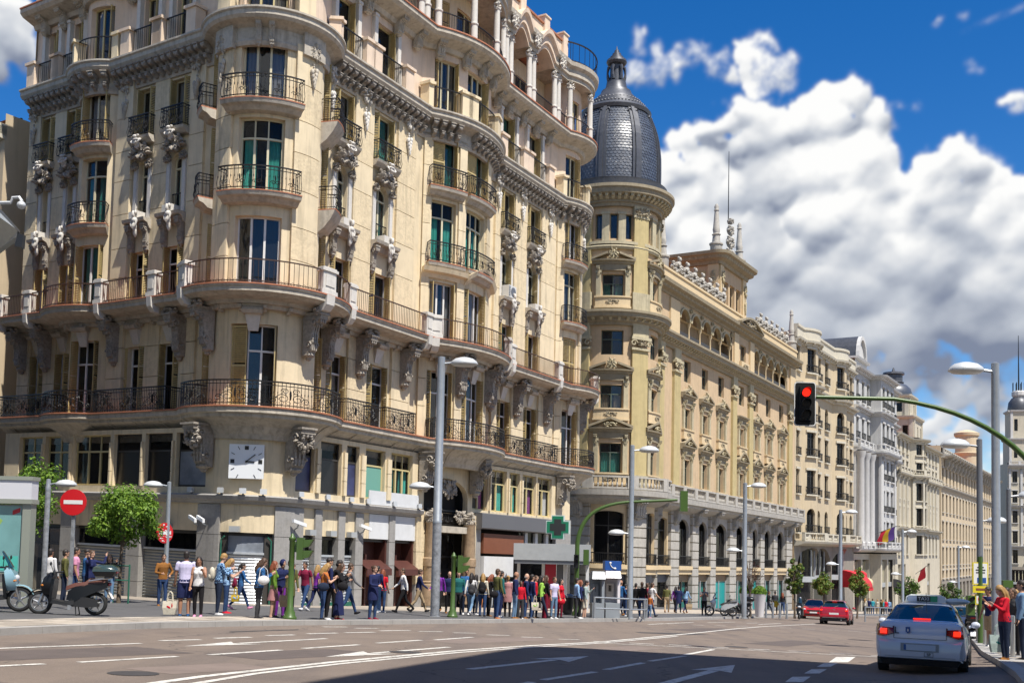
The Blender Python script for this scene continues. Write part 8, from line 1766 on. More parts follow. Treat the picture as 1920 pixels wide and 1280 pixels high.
def body_mesh(pose, sleeve='short', legs='long', hair='short', build=1., child=False):
    key = (pose, sleeve, legs, hair, round(build, 2))
    if key in PCACHE: return PCACHE[key]
    P = POSES[pose]; q = MB(); H = .93; B = build
    def ell(c, a, b, n=14, lean=0.): return [(c.x+a*cos(2*pi*i/n), c.y+b*sin(2*pi*i/n)+0*lean, c.z-b*sin(2*pi*i/n)*lean) for i in range(n)]
    bend = radians(P['bend']); hipc = Vector((0, 0, H))
    def tor(z, y=0.): # point on the bent spine
        k = max(0, (z-H)); return hipc+Vector((0, y+sin(bend)*k, cos(bend)*k if k else z-H))
    def trs(rows, m): q.loft([ell(tor(z, y), a*B, b*B) for z, a, b, y in rows], m)
    fem = hair in ('long', 'tail', 'bun')
    sw, hw = (.165, .178) if fem else (.185, .165)
    bot_top = .98
    trs([(.80, hw*.86, .10, 0), (.87, hw, .118, -.005), (.94, hw*1.0, .12, -.008), (1.02, hw*.90, .108, 0)], 2)
    if sleeve == 'coat': trs([(.62, hw*1.12, .15, 0), (.70, hw*1.12, .15, 0), (.86, hw*1.12, .145, 0), (1.06, hw*.97, .125, 0), (1.2, sw*.93, .118, .005), (1.32, sw*1.03, .128, .005), (1.41, sw*.93, .11, 0), (1.455, .10, .075, 0)], 1)
    else: trs([(.90, hw*1.03, .126, -.004), (1.0, hw*.93, .115, 0), (1.1, sw*.84, .105, 0), (1.2, sw*.90, .112, .006), (1.31, sw*1.0, .122, .008), (1.40, sw*.92, .105, 0), (1.44, .115, .08, 0), (1.462, .07, .065, 0)], 1)
    if fem and sleeve != 'coat':
        for sg in (-1, 1): q.lump(tor(1.27, .09)+Vector((sg*.075*B, 0, 0)), (.07*B, .06, .07), 8, 6, 1)
    # neck and head
    nb = tor(1.44); hd = radians(P['head'])+bend; hc = nb+Vector((0, sin(hd*.6)*.20+.012, cos(hd*.6)*.175)); 
    q.tube([nb-Vector((0, 0, .05)), nb.lerp(hc, .75)], [.06, .05], 10, 0)
    def hv(x, y, z): v = rx(Vector((x, y, z)), -hd*.9); return hc+v
    def hl(c, r, m, n=10, k=7): q.lump(hv(*c), r, n, k, m, Matrix.Rotation(-hd*.9, 3, 'X'))
    hl((0, 0, .02), (.074, .094, .112), 0, 12, 9); hl((0, .03, -.055), (.056, .062, .06), 0); hl((0, .098, -.005), (.013, .018, .024), 0, 6, 5)   # skull, jaw, nose
    for sg in (-1, 1): hl((sg*.075, -.005, .0), (.01, .02, .03), 0, 6, 5); hl((sg*.03, .083, .02), (.013, .01, .008), 5, 6, 4)
    hl((0, .088, -.05), (.022, .01, .007), 5, 6, 4)
    if hair == 'bald': hl((0, -.03, -.015), (.078, .082, .05), 4)
    elif hair == 'cap': hl((0, -.012, .05), (.083, .10, .085), 4); hl((0, .10, .065), (.065, .06, .012), 4, 8, 4)
    elif hair == 'hood': hl((0, -.025, .03), (.10, .11, .125), 1, 12, 8); q.tube([nb-Vector((0, .03, .06)), nb+Vector((0, -.03, .06))], [.11, .095], 10, 1)
    else: hl((0, -.016, .045), (.084, .102, .098), 4, 12, 8); hl((0, -.05, -.015), (.078, .06, .075), 4)
    if hair == 'long':
        q.tube([hv(0, -.06, .02), hv(0, -.085, -.12), hv(0, -.08, -.26), hv(0, -.075, -.36)], [.075, .085, .075, .03], 9, 4)
        for sg in (-1, 1): q.tube([hv(sg*.07, -.01, .05), hv(sg*.085, -.01, -.08), hv(sg*.08, .01, -.22)], [.03, .032, .015], 7, 4)
    elif hair == 'tail': hl((0, -.12, .03), (.035, .05, .04), 4); q.tube([hv(0, -.13, .02), hv(0, -.16, -.1), hv(0, -.14, -.24)], [.035, .035, .012], 7, 4)
    elif hair == 'bun': hl((0, -.115, .07), (.045, .045, .045), 4)
    # legs
    for i, sg in enumerate((-1, 1)):
        hj = Vector((sg*.088*B, 0, H-.05)); a = radians(P['hip'][i]); kb = radians(P['knee'][i]); t = hj+rx(Vector((sg*.012, 0, -.42)), a); sh = t+rx(Vector((0, 0, -.42)), a-kb); foot = sh
        mleg = 2 if legs == 'long' else 0
        if legs == 'flare': q.tube([hj+Vector((0, 0, .03)), hj.lerp(t, .5), t, t.lerp(sh, .5), sh-Vector((0, 0, .03))], [.098*B, .088*B, .08, .085, .09], 10, 2)
        else:
            q.tube([hj+Vector((0, 0, .03)), hj.lerp(t, .35), t, t.lerp(sh, .35), sh], [.092*B, .086*B, .06, .058, .04], 10, mleg)
            if legs == 'short': q.tube([hj+Vector((0, 0, .04)), hj.lerp(t, .5), hj.lerp(t, .95)], [.10*B, .104*B, .10*B], 10, 2)
        d = rx(Vector((0, 1, 0)), max(-.6, min(.5, (a-kb)))*.8); f = foot+Vector((0, 0, -.035))
        R_ = Matrix.Rotation(max(-.6, min(.5, a-kb))*.8, 3, 'X'); q.lump(f+d*.065+Vector((0, 0, -.006)), (.047, .135, .042), 10, 6, 3, R_); q.tube([f+Vector((0, 0, .0)), f+Vector((0, 0, .06))], [.048, .046], 8, 3 if legs != 'skirt' else 0)
    if legs in ('skirt', 'long_skirt'):
        zb = .52 if legs == 'skirt' else .14; trs([(zb, hw*1.35, .2, 0), (.7, hw*1.2, .16, 0), (.88, hw*1.04, .125, 0), (1.0, hw*.9, .11, 0)], 2)
    # arms and hands
    for i, sg in enumerate((-1, 1)):
        sj = tor(1.395)+Vector((sg*sw*.98*B, 0, 0)); fl, ab = P['arm'][i]; fl = radians(fl)+bend*.3; ab = radians(ab)+.04*(B-1)*6
        yw = radians(P.get('yaw', (0, 0))[i])*(-sg)
        ud = rx(Vector((sg*sin(ab), 0, -cos(ab))), fl); e = sj+ud*.285; eb = radians(P['elb'][i])
        fd = rx(Vector((sg*sin(ab)*.6, 0, -cos(ab))), fl+eb); fd = Matrix.Rotation(yw, 3, 'Z') @ fd; fd.normalize(); w = e+fd*.245
        long = sleeve in ('long', 'coat'); none = sleeve == 'none'
        q.lump(sj, (.058*B, .06*B, .06*B), 8, 6, 1 if not none else 0)
        q.tube([sj, sj.lerp(e, .55), e], [.056*B, .048*B, .042*B], 9, 1 if not none else 0) if long else (q.tube([sj, sj.lerp(e, .6)], [.062*B, .06*B], 9, 1 if not none else 0), q.tube([sj.lerp(e, .4), e], [.046*B, .04], 9, 0))
        q.tube([e, e.lerp(w, .5), w], [.044, .042, .034] if long else [.04, .036, .027], 9, 1 if long else 0)
        # palm, four unequal curled fingers, thumb leaving the side of the palm
        sd = fd.cross(Vector((0, 1, 0)) if abs(fd.y) < .8 else Vector((0, 0, 1))); sd.normalize(); nr = sd.cross(fd); palm = w+fd*.045
        Rm = Matrix((sd, nr, fd)).transposed(); q.lump(palm, (.038, .018, .052), 8, 6, 0, Rm)
        for k, L in enumerate((.062, .072, .067, .05)):
            b0 = palm+fd*.042+sd*(-.027+.018*k); q.tube([b0, b0+fd*L*.5+nr*.008, b0+fd*L*.8+nr*.03], [.0095, .009, .008], 5, 0)
        b0 = palm-sd*.034*1.0+fd*(-.01); q.tube([b0, b0-sd*.022+fd*.028, b0-sd*.012+fd*.055+nr*.012], [.012, .011, .009], 5, 0)
    src = q.mesh('person_source', ['skin_a']*6); so = bpy.data.objects.new('person_source', src)
    md = so.modifiers.new('remesh', 'REMESH'); md.mode = 'VOXEL'; md.voxel_size = .0145; md.use_smooth_shade = True
    me = eval_mesh(so); me.name = 'person'
    bv = BVHTree.FromPolygons([Vector(v) for v in q.v], q.f); idx = []
    for p in me.polygons:
        c, n, i, d = bv.find_nearest(p.center); idx.append(q.m[i] if i is not None else 0)
    me.materials.clear()
    for k in range(6): me.materials.append(MT['skin_a'])
    me.polygons.foreach_set('material_index', idx); me.polygons.foreach_set('use_smooth', [True]*len(me.polygons)); me.update()
    bpy.data.objects.remove(so); bpy.data.meshes.remove(src); PCACHE[key] = me; return me
for n_, c_ in (('skin_a', (.52, .30, .20)), ('skin_b', (.42, .22, .14)), ('skin_c', (.22, .11, .07)), ('skin_d', (.60, .36, .26))): mat(n_, c_, .55, spec=.3)
for n_, c_ in (('hair_dark', (.018, .012, .01)), ('hair_brown', (.07, .035, .018)), ('hair_blond', (.36, .21, .07)), ('hair_red', (.22, .055, .018)), ('hair_grey', (.35, .34, .33)), ('face_dark', (.12, .05, .04))): mat(n_, c_, .6)
def cloth(n, c): mat('cloth_'+n, c, .85, spec=.2, var=.18, vscale=14, bump=.3, bscale=22); return 'cloth_'+n
for n_, c_ in {'lilac': (.62, .58, .80), 'white': (.75, .74, .74), 'navy': (.018, .025, .09), 'black': (.014, .013, .015), 'denim': (.035, .07, .17), 'denim_light': (.16, .27, .42), 'jeans_dark': (.02, .03, .06), 'brown': (.28, .12, .03), 'blue': (.03, .12, .30), 'sky': (.30, .48, .72), 'green': (.13, .24, .03), 'olive': (.12, .12, .04), 'maroon': (.22, .015, .05), 'orange': (.50, .16, .04), 'red': (.60, .012, .03), 'purple': (.20, .03, .32), 'teal': (.02, .14, .14), 'pink': (.70, .30, .46), 'rose': (.45, .22, .22), 'grey': (.16, .16, .17), 'khaki': (.42, .31, .19), 'cream': (.68, .62, .50), 'lime': (.35, .62, .10), 'charcoal': (.05, .05, .055), 'burgundy': (.20, .01, .03), 'mustard': (.55, .38, .03), 'greygreen': (.34, .42, .40), 'skinny': (.5, .3, .2), 'aqua': (.04, .35, .42)}.items(): cloth(n_, c_)
def plaid():
    m = mat('cloth_plaid', (.04, .14, .30), .85, spec=.2, var=.1); nt = m.node_tree; N = nt.nodes; L = nt.links; b = N['Principled BSDF']; tc = N.new('ShaderNodeTexCoord'); ck = N.new('ShaderNodeTexChecker'); ck.inputs['Scale'].default_value = 22; ck.inputs[1].default_value = (.02, .06, .17, 1); ck.inputs[2].default_value = (.25, .42, .62, 1); L.new(tc.outputs['Object'], ck.inputs[0]); L.new(ck.outputs[0], b.inputs['Base Color'])
plaid()
def on_pavement(x, y, m=.42):
    for (x0, y0), (x1, y1) in zip(KF, KF[1:]):
        dx, dy = x1-x0, y1-y0; l = hypot(dx, dy); t = ((x-x0)*dx+(y-y0)*dy)/l
        if -.3 <= t <= l+.3: return (-(x-x0)*dy+(y-y0)*dx)/l > m
    return True
def person(label, u, d, face, top, bot, hair='hair_dark', pose='stand', sleeve='short', legs='long', hs='short', skin='skin_a', shoes='black', h=1.72, build=1., dz=KH, group=None):
    """face: azimuth they look to, degrees clockwise from straight away from the camera"""
    me = body_mesh(pose, sleeve, legs, hs, build); g = onground(u, d, dz)
    while dz == KH and not on_pavement(g.x, g.y): d += .2; g = onground(u, d, dz)
    o = obj('person', me, None, None, Matrix.Translation(g) @ Matrix.Rotation(-radians(face), 4, 'Z') @ Matrix.Scale(h/1.72, 4))
    hm = {'cap': hair, 'hood': 'cloth_'+top}.get(hs, hair)
    for i, m in enumerate((skin, 'cloth_'+top, 'cloth_'+bot, 'cloth_'+shoes, hm, 'face_dark')):
        o.material_slots[i].link = 'OBJECT'; o.material_slots[i].material = MT[m]
    tag(o, label, 'person', group or 'people on the pavement'); return o
def thg(name, label, cat, loc, fn, rz=0., group=None):
    T = thing(name, label, cat, loc, rz, group); fn(T); return T
def tote(mt, mt2, w=.19, h=.36):
    def f(T):
        q = MB(); q.loft([[(-w*.8, -.05, 0), (w*.8, -.05, 0), (w*.8, .05, 0), (-w*.8, .05, 0)], [(-w, -.06, h*.5), (w, -.06, h*.5), (w, .06, h*.5), (-w, .06, h*.5)], [(-w, -.03, h), (w, -.03, h), (w, .03, h), (-w, .03, h)]]); b = q.build('bag', mt, T)
        for y in (-.03, .03): q = MB(); q.tube([(-w*.4, y, h), (-w*.3, y, h+.2), (0, y, h+.27), (w*.3, y, h+.2), (w*.4, y, h)], .012, 5); q.build('handle', mt, T)
        if mt2: 
            q = MB(); q.lump((-.02, -.058, h*.55), (.07, .008, .03), 7, 4, 0, Matrix.Rotation(.5, 3, 'Y')); q.lump((.07, -.056, h*.66), (.02, .008, .07), 6, 4); q.build('print', mt2, b)
    return f
def pack(mt, k=1.):
    def f(T):
        q = MB(); q.lump((0, 0, .22*k), (.15*k, .09*k, .22*k), 10, 8); q.lump((0, -.07*k, .14*k), (.11*k, .05*k, .1*k), 8, 6); q.build('bag', mt, T, smooth=True)
        for sg in (-1, 1): q = MB(); q.tube([(sg*.09*k, .07*k, .36*k), (sg*.1*k, .14*k, .43*k), (sg*.1*k, .19*k, .3*k), (sg*.1*k, .1*k, .08*k)], .015, 5); q.build('strap', mt, T)
    return f
def hbag(mt):
    def f(T):
        q = MB(); q.lump((0, 0, .13), (.17, .07, .13), 10, 6); q.build('bag', mt, T, smooth=True); q = MB(); q.tube([(-.13, 0, .2), (-.1, .02, .42), (0, .03, .52), (.1, .02, .42), (.13, 0, .2)], .011, 5); q.build('strap', mt, T)
    return f
def phone_thing(label, u, v, d):
    r = ray(u, v); r = r*(d/r.y); T = bpy.data.objects.new('phone', None); COL.objects.link(T); T.location = r; T.rotation_euler = (.6, 0, .3); tag(T, label, 'phone', 'phones in hand'); q = MB(); q.box(-.036, .036, -.005, .005, -.07, .07); q.build('case', 'black', T); q = MB(); q.box(-.032, .032, -.007, -.0055, -.06, .06); q.build('screen', 'black_gloss', T)
def at_px(u, v, d): r = ray(u, v); return r*(d/r.y)
person('man in brown jacket and blue jeans walking past the shutters', 303, 36.6, 150, 'brown', 'denim', 'hair_dark', 'waist', 'long', 'long', 'short', 'skin_a', 'brown', 1.74)
person('man in lilac T-shirt and navy shorts seen from behind', 345, 29.6, -8, 'lilac', 'navy', 'hair_dark', 'stand', 'short', 'short', 'short', 'skin_b', 'blue', 1.76, 1.12)
thg('tote_bag', 'white tote bag with red print hanging from a hand', 'bag', at_px(318, 1151, 29.3), tote('cloth_cream', 'cloth_red'))
person('woman in white sleeveless top, black leggings and pink shoes', 370, 29.4, 172, 'white', 'black', 'hair_dark', 'phone1', 'none', 'long', 'long', 'skin_b', 'pink', 1.62, .95)
person('blond man in blue plaid shirt looking down at his phone', 408, 31.6, 62, 'plaid', 'jeans_dark', 'hair_blond', 'phone', 'long', 'long', 'short', 'skin_d', 'white', 1.78)
thg('backpack', 'white canvas backpack on the man in plaid', 'bag', at_px(397, 1090, 31.7), pack('cloth_cream'), radians(-62)); phone_thing('phone held by the man in plaid shirt', 428, 1083, 31.4)
person('woman in light blue top half hidden behind the plaid shirt', 423, 33.0, 75, 'sky', 'denim', 'hair_blond', 'phone', 'short', 'long', 'long', 'skin_d', 'red', 1.66)
person('girl in denim jacket and jeans walking with a backpack', 450, 36.3, 70, 'blue', 'denim', 'hair_dark', 'walk', 'long', 'long', 'tail', 'skin_a', 'pink', 1.56, .92)
thg('backpack', 'small maroon backpack on the girl in denim', 'bag', at_px(440, 1103, 36.3), pack('cloth_maroon', .85), radians(-70)); thg('shopping_bag', 'small yellow and blue bag swung by the girl in denim', 'bag', at_px(441, 1127, 36.0), tote('cloth_mustard', 'cloth_sky', .13, .22))
person('woman in blue jacket and black trousers typing on a phone', 483, 30.2, 75, 'blue', 'charcoal', 'hair_brown', 'phone', 'long', 'long', 'long', 'skin_d', 'black', 1.68, 1.16); phone_thing('phone held by the woman in blue jacket', 500, 1072, 30.0)
thg('handbag', 'white handbag of the woman in blue jacket', 'bag', at_px(494, 1096, 29.9), hbag('cloth_white'), .5)
person('red-haired woman in green jacket and short skirt', 511, 31.6, 70, 'green', 'rose', 'hair_red', 'stand2', 'long', 'skirt', 'long', 'skin_d', 'black', 1.62, .95)
person('person in dark blue hooded sweater beside the red-haired woman', 524, 32.0, 130, 'navy', 'purple', 'hair_dark', 'mouth', 'long', 'long', 'hood', 'skin_a', 'black', 1.68)
person('person in dark olive coat hidden behind the green signal post', 541, 33.3, 160, 'olive', 'black', 'hair_dark', 'stand', 'coat', 'long', 'short', 'skin_a', 'white', 1.70)
thg('shopping_bag', 'tan paper bag beside the green signal post', 'bag', at_px(533, 1137, 31.4), tote('cloth_khaki', None, .15, .34))
person('man in maroon polo shirt and jeans striding left', 571, 38.6, 205, 'maroon', 'denim', 'hair_dark', 'walk', 'short', 'long', 'short', 'skin_b', 'white', 1.74, 1.05)
person('blond woman with violet top behind the capped man', 592, 38.6, 40, 'purple', 'navy', 'hair_blond', 'walk2', 'short', 'long', 'long', 'skin_d', 'white', 1.64)
person('woman in orange top and dark blue jeans holding a phone', 604, 29.6, 70, 'orange', 'denim', 'hair_blond', 'phone', 'short', 'long', 'long', 'skin_d', 'black', 1.64, 1.05); thg('handbag', 'navy shoulder bag of the woman in orange', 'bag', at_px(606, 1108, 31.2), hbag('cloth_jeans_dark'), .2)
person('man in navy cap behind the woman in orange', 613, 30.8, 60, 'navy', 'black', 'hair_dark', 'stand', 'long', 'long', 'cap', 'skin_a', 'white', 1.80)
person('man in black jacket looking down', 626, 30.2, 75, 'black', 'black', 'hair_dark', 'phone', 'long', 'long', 'short', 'skin_a', 'white', 1.76, 1.05)
person('woman in long dark skirt with black shoulder bag', 633, 31.0, 80, 'black', 'navy', 'hair_brown', 'mouth', 'long', 'long_skirt', 'long', 'skin_d', 'red', 1.66); thg('handbag', 'black round shoulder bag at the edge of the group', 'bag', at_px(642, 1107, 31.6), hbag('cloth_black'))
person('woman in navy coat and jeans standing alone at the kerb', 698, 33.6, 118, 'navy', 'denim', 'hair_brown', 'waist', 'coat', 'long', 'bun', 'skin_d', 'burgundy', 1.66, 1.08)
person('person in blue top before the brown shop door', 706, 41.0, 30, 'navy', 'denim_light', 'hair_dark', 'stand', 'long', 'long', 'short', 'skin_a', 'white', 1.74); person('woman in red top and blue jeans before the brown shop door', 716, 41.5, 20, 'red', 'denim', 'hair_red', 'stand', 'short', 'long', 'long', 'skin_d', 'white', 1.62)
# behind the scooters
person('person in white hooded top behind the short lamp post', 90, 33.5, 20, 'white', 'charcoal', 'hair_dark', 'stand', 'long', 'long', 'short', 'skin_b', 'black', 1.70)
person('person in olive jacket partly hidden by the no-entry post', 118, 34, 60, 'olive', 'jeans_dark', 'hair_dark', 'stand2', 'long', 'long', 'short', 'skin_a', 'black', 1.70)
person('man in pink shirt behind the no-entry sign post', 137, 32.4, 70, 'pink', 'denim', 'hair_dark', 'stand', 'short', 'long', 'short', 'skin_b', 'black', 1.76, 1.08)
person('woman in navy sweater raising her arms to her hair', 166, 33.2, 110, 'navy', 'jeans_dark', 'hair_brown', 'armsup', 'long', 'long', 'long', 'skin_d', 'black', 1.70, 1.05)
person('person in dark cap behind the woman in navy sweater', 158, 34.6, 60, 'blue', 'denim', 'hair_dark', 'stand', 'long', 'long', 'cap', 'skin_a', 'black', 1.76)
person('woman in black top and pale jeans beside the small tree', 203, 37.0, 165, 'black', 'denim_light', 'hair_dark', 'mouth', 'long', 'long', 'long', 'skin_a', 'grey', 1.64)
# the crowd before the entrance and the pharmacy
CR = [(822, 43.5, 200, 'purple', 'black', 'hair_dark', 'walk', 'long', 'long', 'short', 1.72, 'person in purple jacket behind the sticker-covered lamp post'), (841, 44.5, 160, 'navy', 'black', 'hair_grey', 'stand', 'long', 'long', 'bald', 1.70, 'bald man in navy sweater left of the second green signal'),
 (858, 43.0, 170, 'teal', 'charcoal', 'hair_grey', 'stand', 'long', 'long', 'bald', 1.72, 'stout man in dark teal sweater right of the second green signal'), (873, 44.0, 175, 'blue', 'jeans_dark', 'hair_dark', 'stand2', 'long', 'long', 'short', 1.84, 'tall man in blue jacket in the crowd'), (882, 42.6, 15, 'white', 'denim_light', 'hair_dark', 'walk', 'long', 'long', 'long', 1.66, 'woman in white top with dark backpack walking away'), (891, 44.5, 40, 'grey', 'jeans_dark', 'hair_dark', 'stand', 'long', 'long', 'long', 1.62, 'dark-haired woman in grey between the two backpacks'),
 (904, 42.4, 10, 'cream', 'denim', 'hair_blond', 'stand2', 'long', 'long', 'long', 1.66, 'blond woman in white with black backpack seen from behind'), (916, 43.4, 60, 'black', 'black', 'hair_red', 'phone', 'long', 'long', 'long', 1.66, 'woman in black with reddish hair in the crowd'), (931, 40.4, 55, 'olive', 'denim', 'hair_brown', 'stand', 'long', 'long', 'short', 1.84, 'tall man in olive jacket with orange shoes at the kerb'), (938, 42.5, 70, 'teal', 'navy', 'hair_dark', 'stand', 'long', 'long', 'short', 1.80, 'man in teal jacket behind the tall man in olive'),
 (951, 43.6, 5, 'rose', 'black', 'hair_blond', 'stand', 'coat', 'long', 'bun', 1.64, 'woman in fluffy pink coat seen from behind'), (965, 41.8, 95, 'navy', 'denim_light', 'hair_brown', 'stand', 'long', 'long', 'bald', 1.78, 'man in navy jacket and pale jeans in profile'), (985, 42.6, 85, 'navy', 'denim', 'hair_grey', 'stand', 'long', 'long', 'bald', 1.74, 'bald man in dark blue behind the child'), (996, 42.0, 60, 'navy', 'denim', 'hair_dark', 'stand2', 'long', 'long', 'short', 1.72, 'man in navy hooded jacket leaning right'),
 (1003, 44.0, 120, 'red', 'jeans_dark', 'hair_brown', 'stand', 'long', 'long', 'short', 1.70, 'man in red shirt deep in the crowd'), (1012, 43.2, 70, 'lime', 'jeans_dark', 'hair_dark', 'walk2', 'long', 'long', 'long', 1.70, 'woman in lime green top in the crowd'), (1022, 43.0, 60, 'black', 'burgundy', 'hair_brown', 'stand', 'long', 'flare', 'long', 1.72, 'woman in black top and burgundy trousers'), (1038, 43.6, 140, 'lilac', 'denim_light', 'hair_brown', 'stand', 'short', 'long', 'short', 1.68, 'man in pale lilac T-shirt and faded jeans'),
 (1050, 45.5, 120, 'red', 'burgundy', 'hair_dark', 'stand', 'long', 'long', 'long', 1.62, 'person with red bag at the right end of the crowd'), (1080, 45.0, 75, 'sky', 'charcoal', 'hair_dark', 'stand', 'long', 'long', 'short', 1.70, 'man in light blue shirt and grey trousers at the kerb'), (1087, 45.8, 90, 'navy', 'black', 'hair_red', 'stand', 'long', 'long', 'long', 1.62, 'woman in navy half hidden behind the light blue shirt'), (1096, 46.4, 100, 'greygreen', 'cream', 'hair_dark', 'phone1', 'long', 'short', 'short', 1.62, 'man in grey-green jacket and shorts beside the phone booths'),
 (1162, 53.0, 45, 'blue', 'jeans_dark', 'hair_brown', 'walk', 'long', 'long', 'bald', 1.76, 'man in blue jacket right of the white phone booth'), (1172, 55, 60, 'navy', 'denim', 'hair_dark', 'stand', 'long', 'long', 'short', 1.60, 'person in navy left of the second lamp post'), (1191, 56, 30, 'black', 'charcoal', 'hair_dark', 'walk2', 'long', 'long', 'short', 1.68, 'person in black right of the second lamp post'), (1203, 52.5, 10, 'black', 'denim', 'hair_brown', 'stand', 'long', 'long', 'short', 1.72, 'person in black jacket with blue bag behind the guard rail'), (1213, 54.5, 40, 'burgundy', 'navy', 'hair_brown', 'stand2', 'long', 'long', 'short', 1.70, 'person in dark red at the end of the guard rail'), (1221, 53.5, 60, 'white', 'denim', 'hair_brown', 'walk', 'short', 'long', 'short', 1.72, 'man in white T-shirt at the end of the guard rail'),
 (1250, 69, 10, 'olive', 'khaki', 'hair_dark', 'walk2', 'long', 'long', 'short', 1.76, 'man in olive sweater and khaki trousers before the rusticated pier'), (1266, 70, 30, 'purple', 'charcoal', 'hair_dark', 'walk', 'long', 'long', 'long', 1.70, 'woman in violet-grey walking left of the navy coat'), (1272, 69.5, 15, 'navy', 'jeans_dark', 'hair_dark', 'walk2', 'coat', 'long', 'short', 1.74, 'person in long navy coat walking away'), (1285, 69.5, 40, 'sky', 'navy', 'hair_dark', 'walk', 'long', 'long', 'long', 1.70, 'woman in light blue shirt carrying a tan bag'), (1320, 66, 190, 'grey', 'black', 'hair_dark', 'phone', 'short', 'long', 'short', 1.74, 'man in grey T-shirt and black trousers left of the white scooter'),
 (1440, 71, 120, 'black', 'jeans_dark', 'hair_dark', 'walk', 'long', 'long', 'short', 1.76, 'person in black, leftmost of the three walkers by the bollards'), (1453, 72, 20, 'charcoal', 'black', 'hair_dark', 'walk2', 'long', 'long', 'short', 1.78, 'person with yellow bag, middle of the three walkers by the bollards'), (1467, 71, 10, 'black', 'denim', 'hair_red', 'walk', 'long', 'long', 'long', 1.70, 'long-haired woman, rightmost of the three walkers by the bollards'),
 (1622, 82, 30, 'cream', 'black', 'hair_blond', 'stand', 'long', 'long', 'long', 1.7, 'blond person at the left end of the cafe terrace'), (1629, 83, 200, 'navy', 'black', 'hair_dark', 'stand', 'long', 'long', 'short', 1.75, 'person in navy at the cafe terrace'), (1636, 80, 10, 'aqua', 'denim', 'hair_brown', 'stand2', 'long', 'long', 'short', 1.72, 'person in turquoise at the cafe terrace, left one'), (1645, 82, 40, 'cream', 'khaki', 'hair_blond', 'stand', 'long', 'long', 'short', 1.68, 'person in cream at the cafe terrace'), (1652, 84, 70, 'olive', 'black', 'hair_dark', 'stand', 'long', 'long', 'short', 1.7, 'person in olive at the cafe terrace'), (1655, 81, 20, 'aqua', 'black', 'hair_blond', 'walk', 'long', 'long', 'long', 1.68, 'person in turquoise nearest the taxi at the cafe terrace'), (1661, 83, 160, 'red', 'denim', 'hair_dark', 'stand', 'long', 'long', 'short', 1.74, 'person in red stripes at the cafe terrace'), (1667, 82, 30, 'sky', 'denim', 'hair_brown', 'stand', 'long', 'long', 'short', 1.74, 'person in pale blue just left of the taxi')]
rnd = random.Random(21)
for (u, d, f, t, b, hr, po, sl, lg, hs, h, lab) in CR:
    person(lab, u, d, f, t, b, hr, po, sl, lg, hs, rnd.choice(['skin_a', 'skin_b', 'skin_d']), 'orange' if 'orange shoes' in lab else rnd.choice(['black', 'white', 'grey', 'brown']), h, 1.12 if 'stout' in lab else 1.0)
person('child in grey hooded jacket and red shirt at the kerb', 975, 40.4, 165, 'red', 'charcoal', 'hair_dark', 'stand', 'long', 'flare', 'short', 'skin_c', 'white', 1.45, .95)
person('small child in orange before the guard rail end', 1218, 52.5, 40, 'orange', 'denim_light', 'hair_brown', 'stand', 'long', 'long', 'short', 'skin_d', 'pink', 1.15)
thg('backpack', 'dark backpack on the woman in white top', 'bag', at_px(884, 1115, 42.45), pack('cloth_charcoal'), -.2); thg('backpack', 'black backpack on the blond woman', 'bag', at_px(904, 1113, 42.2), pack('cloth_black', 1.1), -.1); thg('handbag', 'black bag of the tall man in olive', 'bag', at_px(926, 1120, 40.2), hbag('cloth_black')); thg('shopping_bag', 'pale yellow bag in the crowd', 'bag', at_px(1003, 1143, 41.6), tote('cloth_cream', 'cloth_lime', .14, .3)); thg('handbag', 'red bag at the right end of the crowd', 'bag', at_px(1052, 1133, 45.2), hbag('cloth_red')); thg('shopping_bag', 'tan shopping bag of the woman in light blue shirt', 'bag', at_px(1292, 1142, 69.2), tote('cloth_khaki', None, .2, .36)); thg('backpack', 'yellow bag on the middle walker', 'bag', at_px(1455, 1138, 71.8), pack('cloth_mustard'), 0)
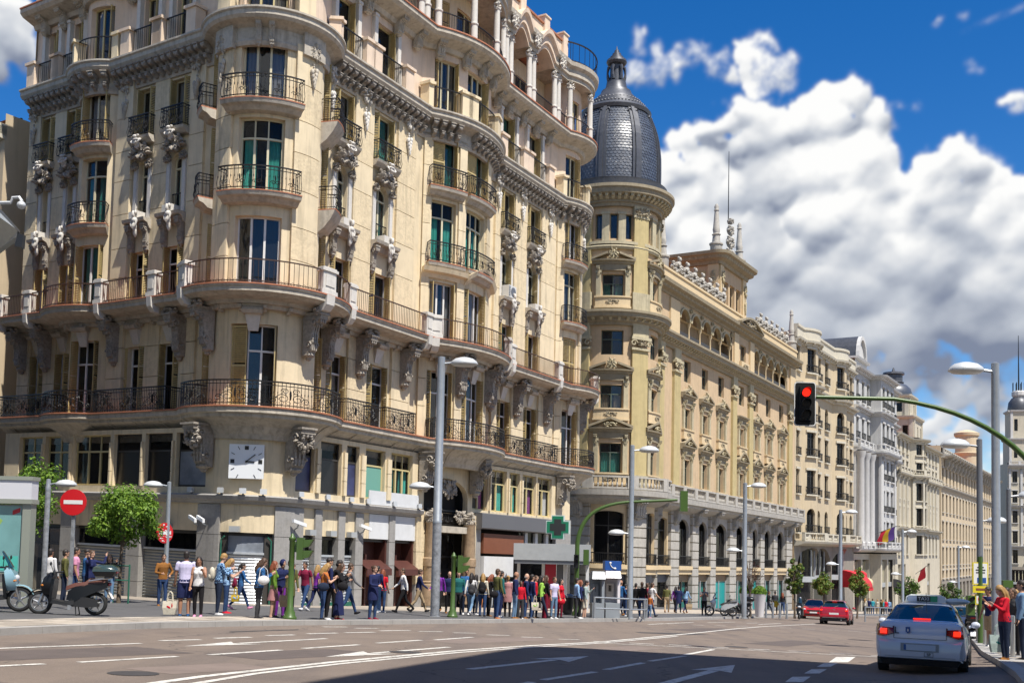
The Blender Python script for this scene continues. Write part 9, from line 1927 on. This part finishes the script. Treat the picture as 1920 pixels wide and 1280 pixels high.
# right-hand pavement
person('woman in cream cardigan and black trousers beside the bollards', 1829, 41, 250, 'cream', 'black', 'hair_blond', 'phone', 'long', 'long', 'bun', 'skin_d', 'black', 1.62, 1., RZ); thg('handbag', 'black handbag of the woman in cream', 'bag', at_px(1826, 1170, 40.4), hbag('cloth_black'), .3)
person('man in navy polo shirt and khaki shorts', 1857, 32.2, 255, 'navy', 'khaki', 'hair_dark', 'phone1', 'short', 'short', 'short', 'skin_b', 'white', 1.76, 1.08, RZ)
person('woman in red jacket and dark jeans at the right kerb', 1884, 24.3, 262, 'red', 'jeans_dark', 'hair_blond', 'phone', 'long', 'long', 'long', 'skin_d', 'brown', 1.66, 1.04, RZ); person('woman with dark clothes behind the woman in red', 1903, 27, 240, 'charcoal', 'black', 'hair_brown', 'mouth', 'long', 'long', 'long', 'skin_a', 'black', 1.66, 1., RZ)
person('man in grey-blue jacket at the right edge of the frame', 1918, 24.8, 290, 'denim_light', 'jeans_dark', 'hair_dark', 'stand', 'long', 'long', 'short', 'skin_a', 'black', 1.80, 1.08, RZ)
thg('shopping_bag', 'patterned teal and grey bag on the pavement beside the woman in red', 'bag', at_px(1872, 1222, 26.2), tote('cloth_greygreen', 'cloth_teal', .22, .42))
person('woman in dark green coat behind the man in shorts', 1868, 35, 200, 'teal', 'black', 'hair_brown', 'stand', 'coat', 'long', 'long', 'skin_a', 'black', 1.66, 1., RZ); person('man in black T-shirt between the two poles at the right', 1889, 32, 230, 'black', 'jeans_dark', 'hair_dark', 'stand2', 'short', 'long', 'short', 'skin_b', 'white', 1.76, 1., RZ); person('woman in white blouse behind the man at the right edge', 1908, 29, 220, 'white', 'denim', 'hair_blond', 'phone1', 'long', 'long', 'tail', 'skin_d', 'grey', 1.66, 1., RZ)
for u, d, f, t, b, lab in ((652, 36, 60, 'grey', 'denim', 'man in grey walking alone behind the couple at the kerb'), (756, 42, 250, 'white', 'black', 'woman in white before the second brown shop door'), (784, 43, 80, 'navy', 'khaki', 'man in navy left of the sticker-covered lamp post')): person(lab, u, d, f, t, b, 'hair_brown', 'walk', 'long', 'long', 'short', 'skin_a', 'black', 1.72)
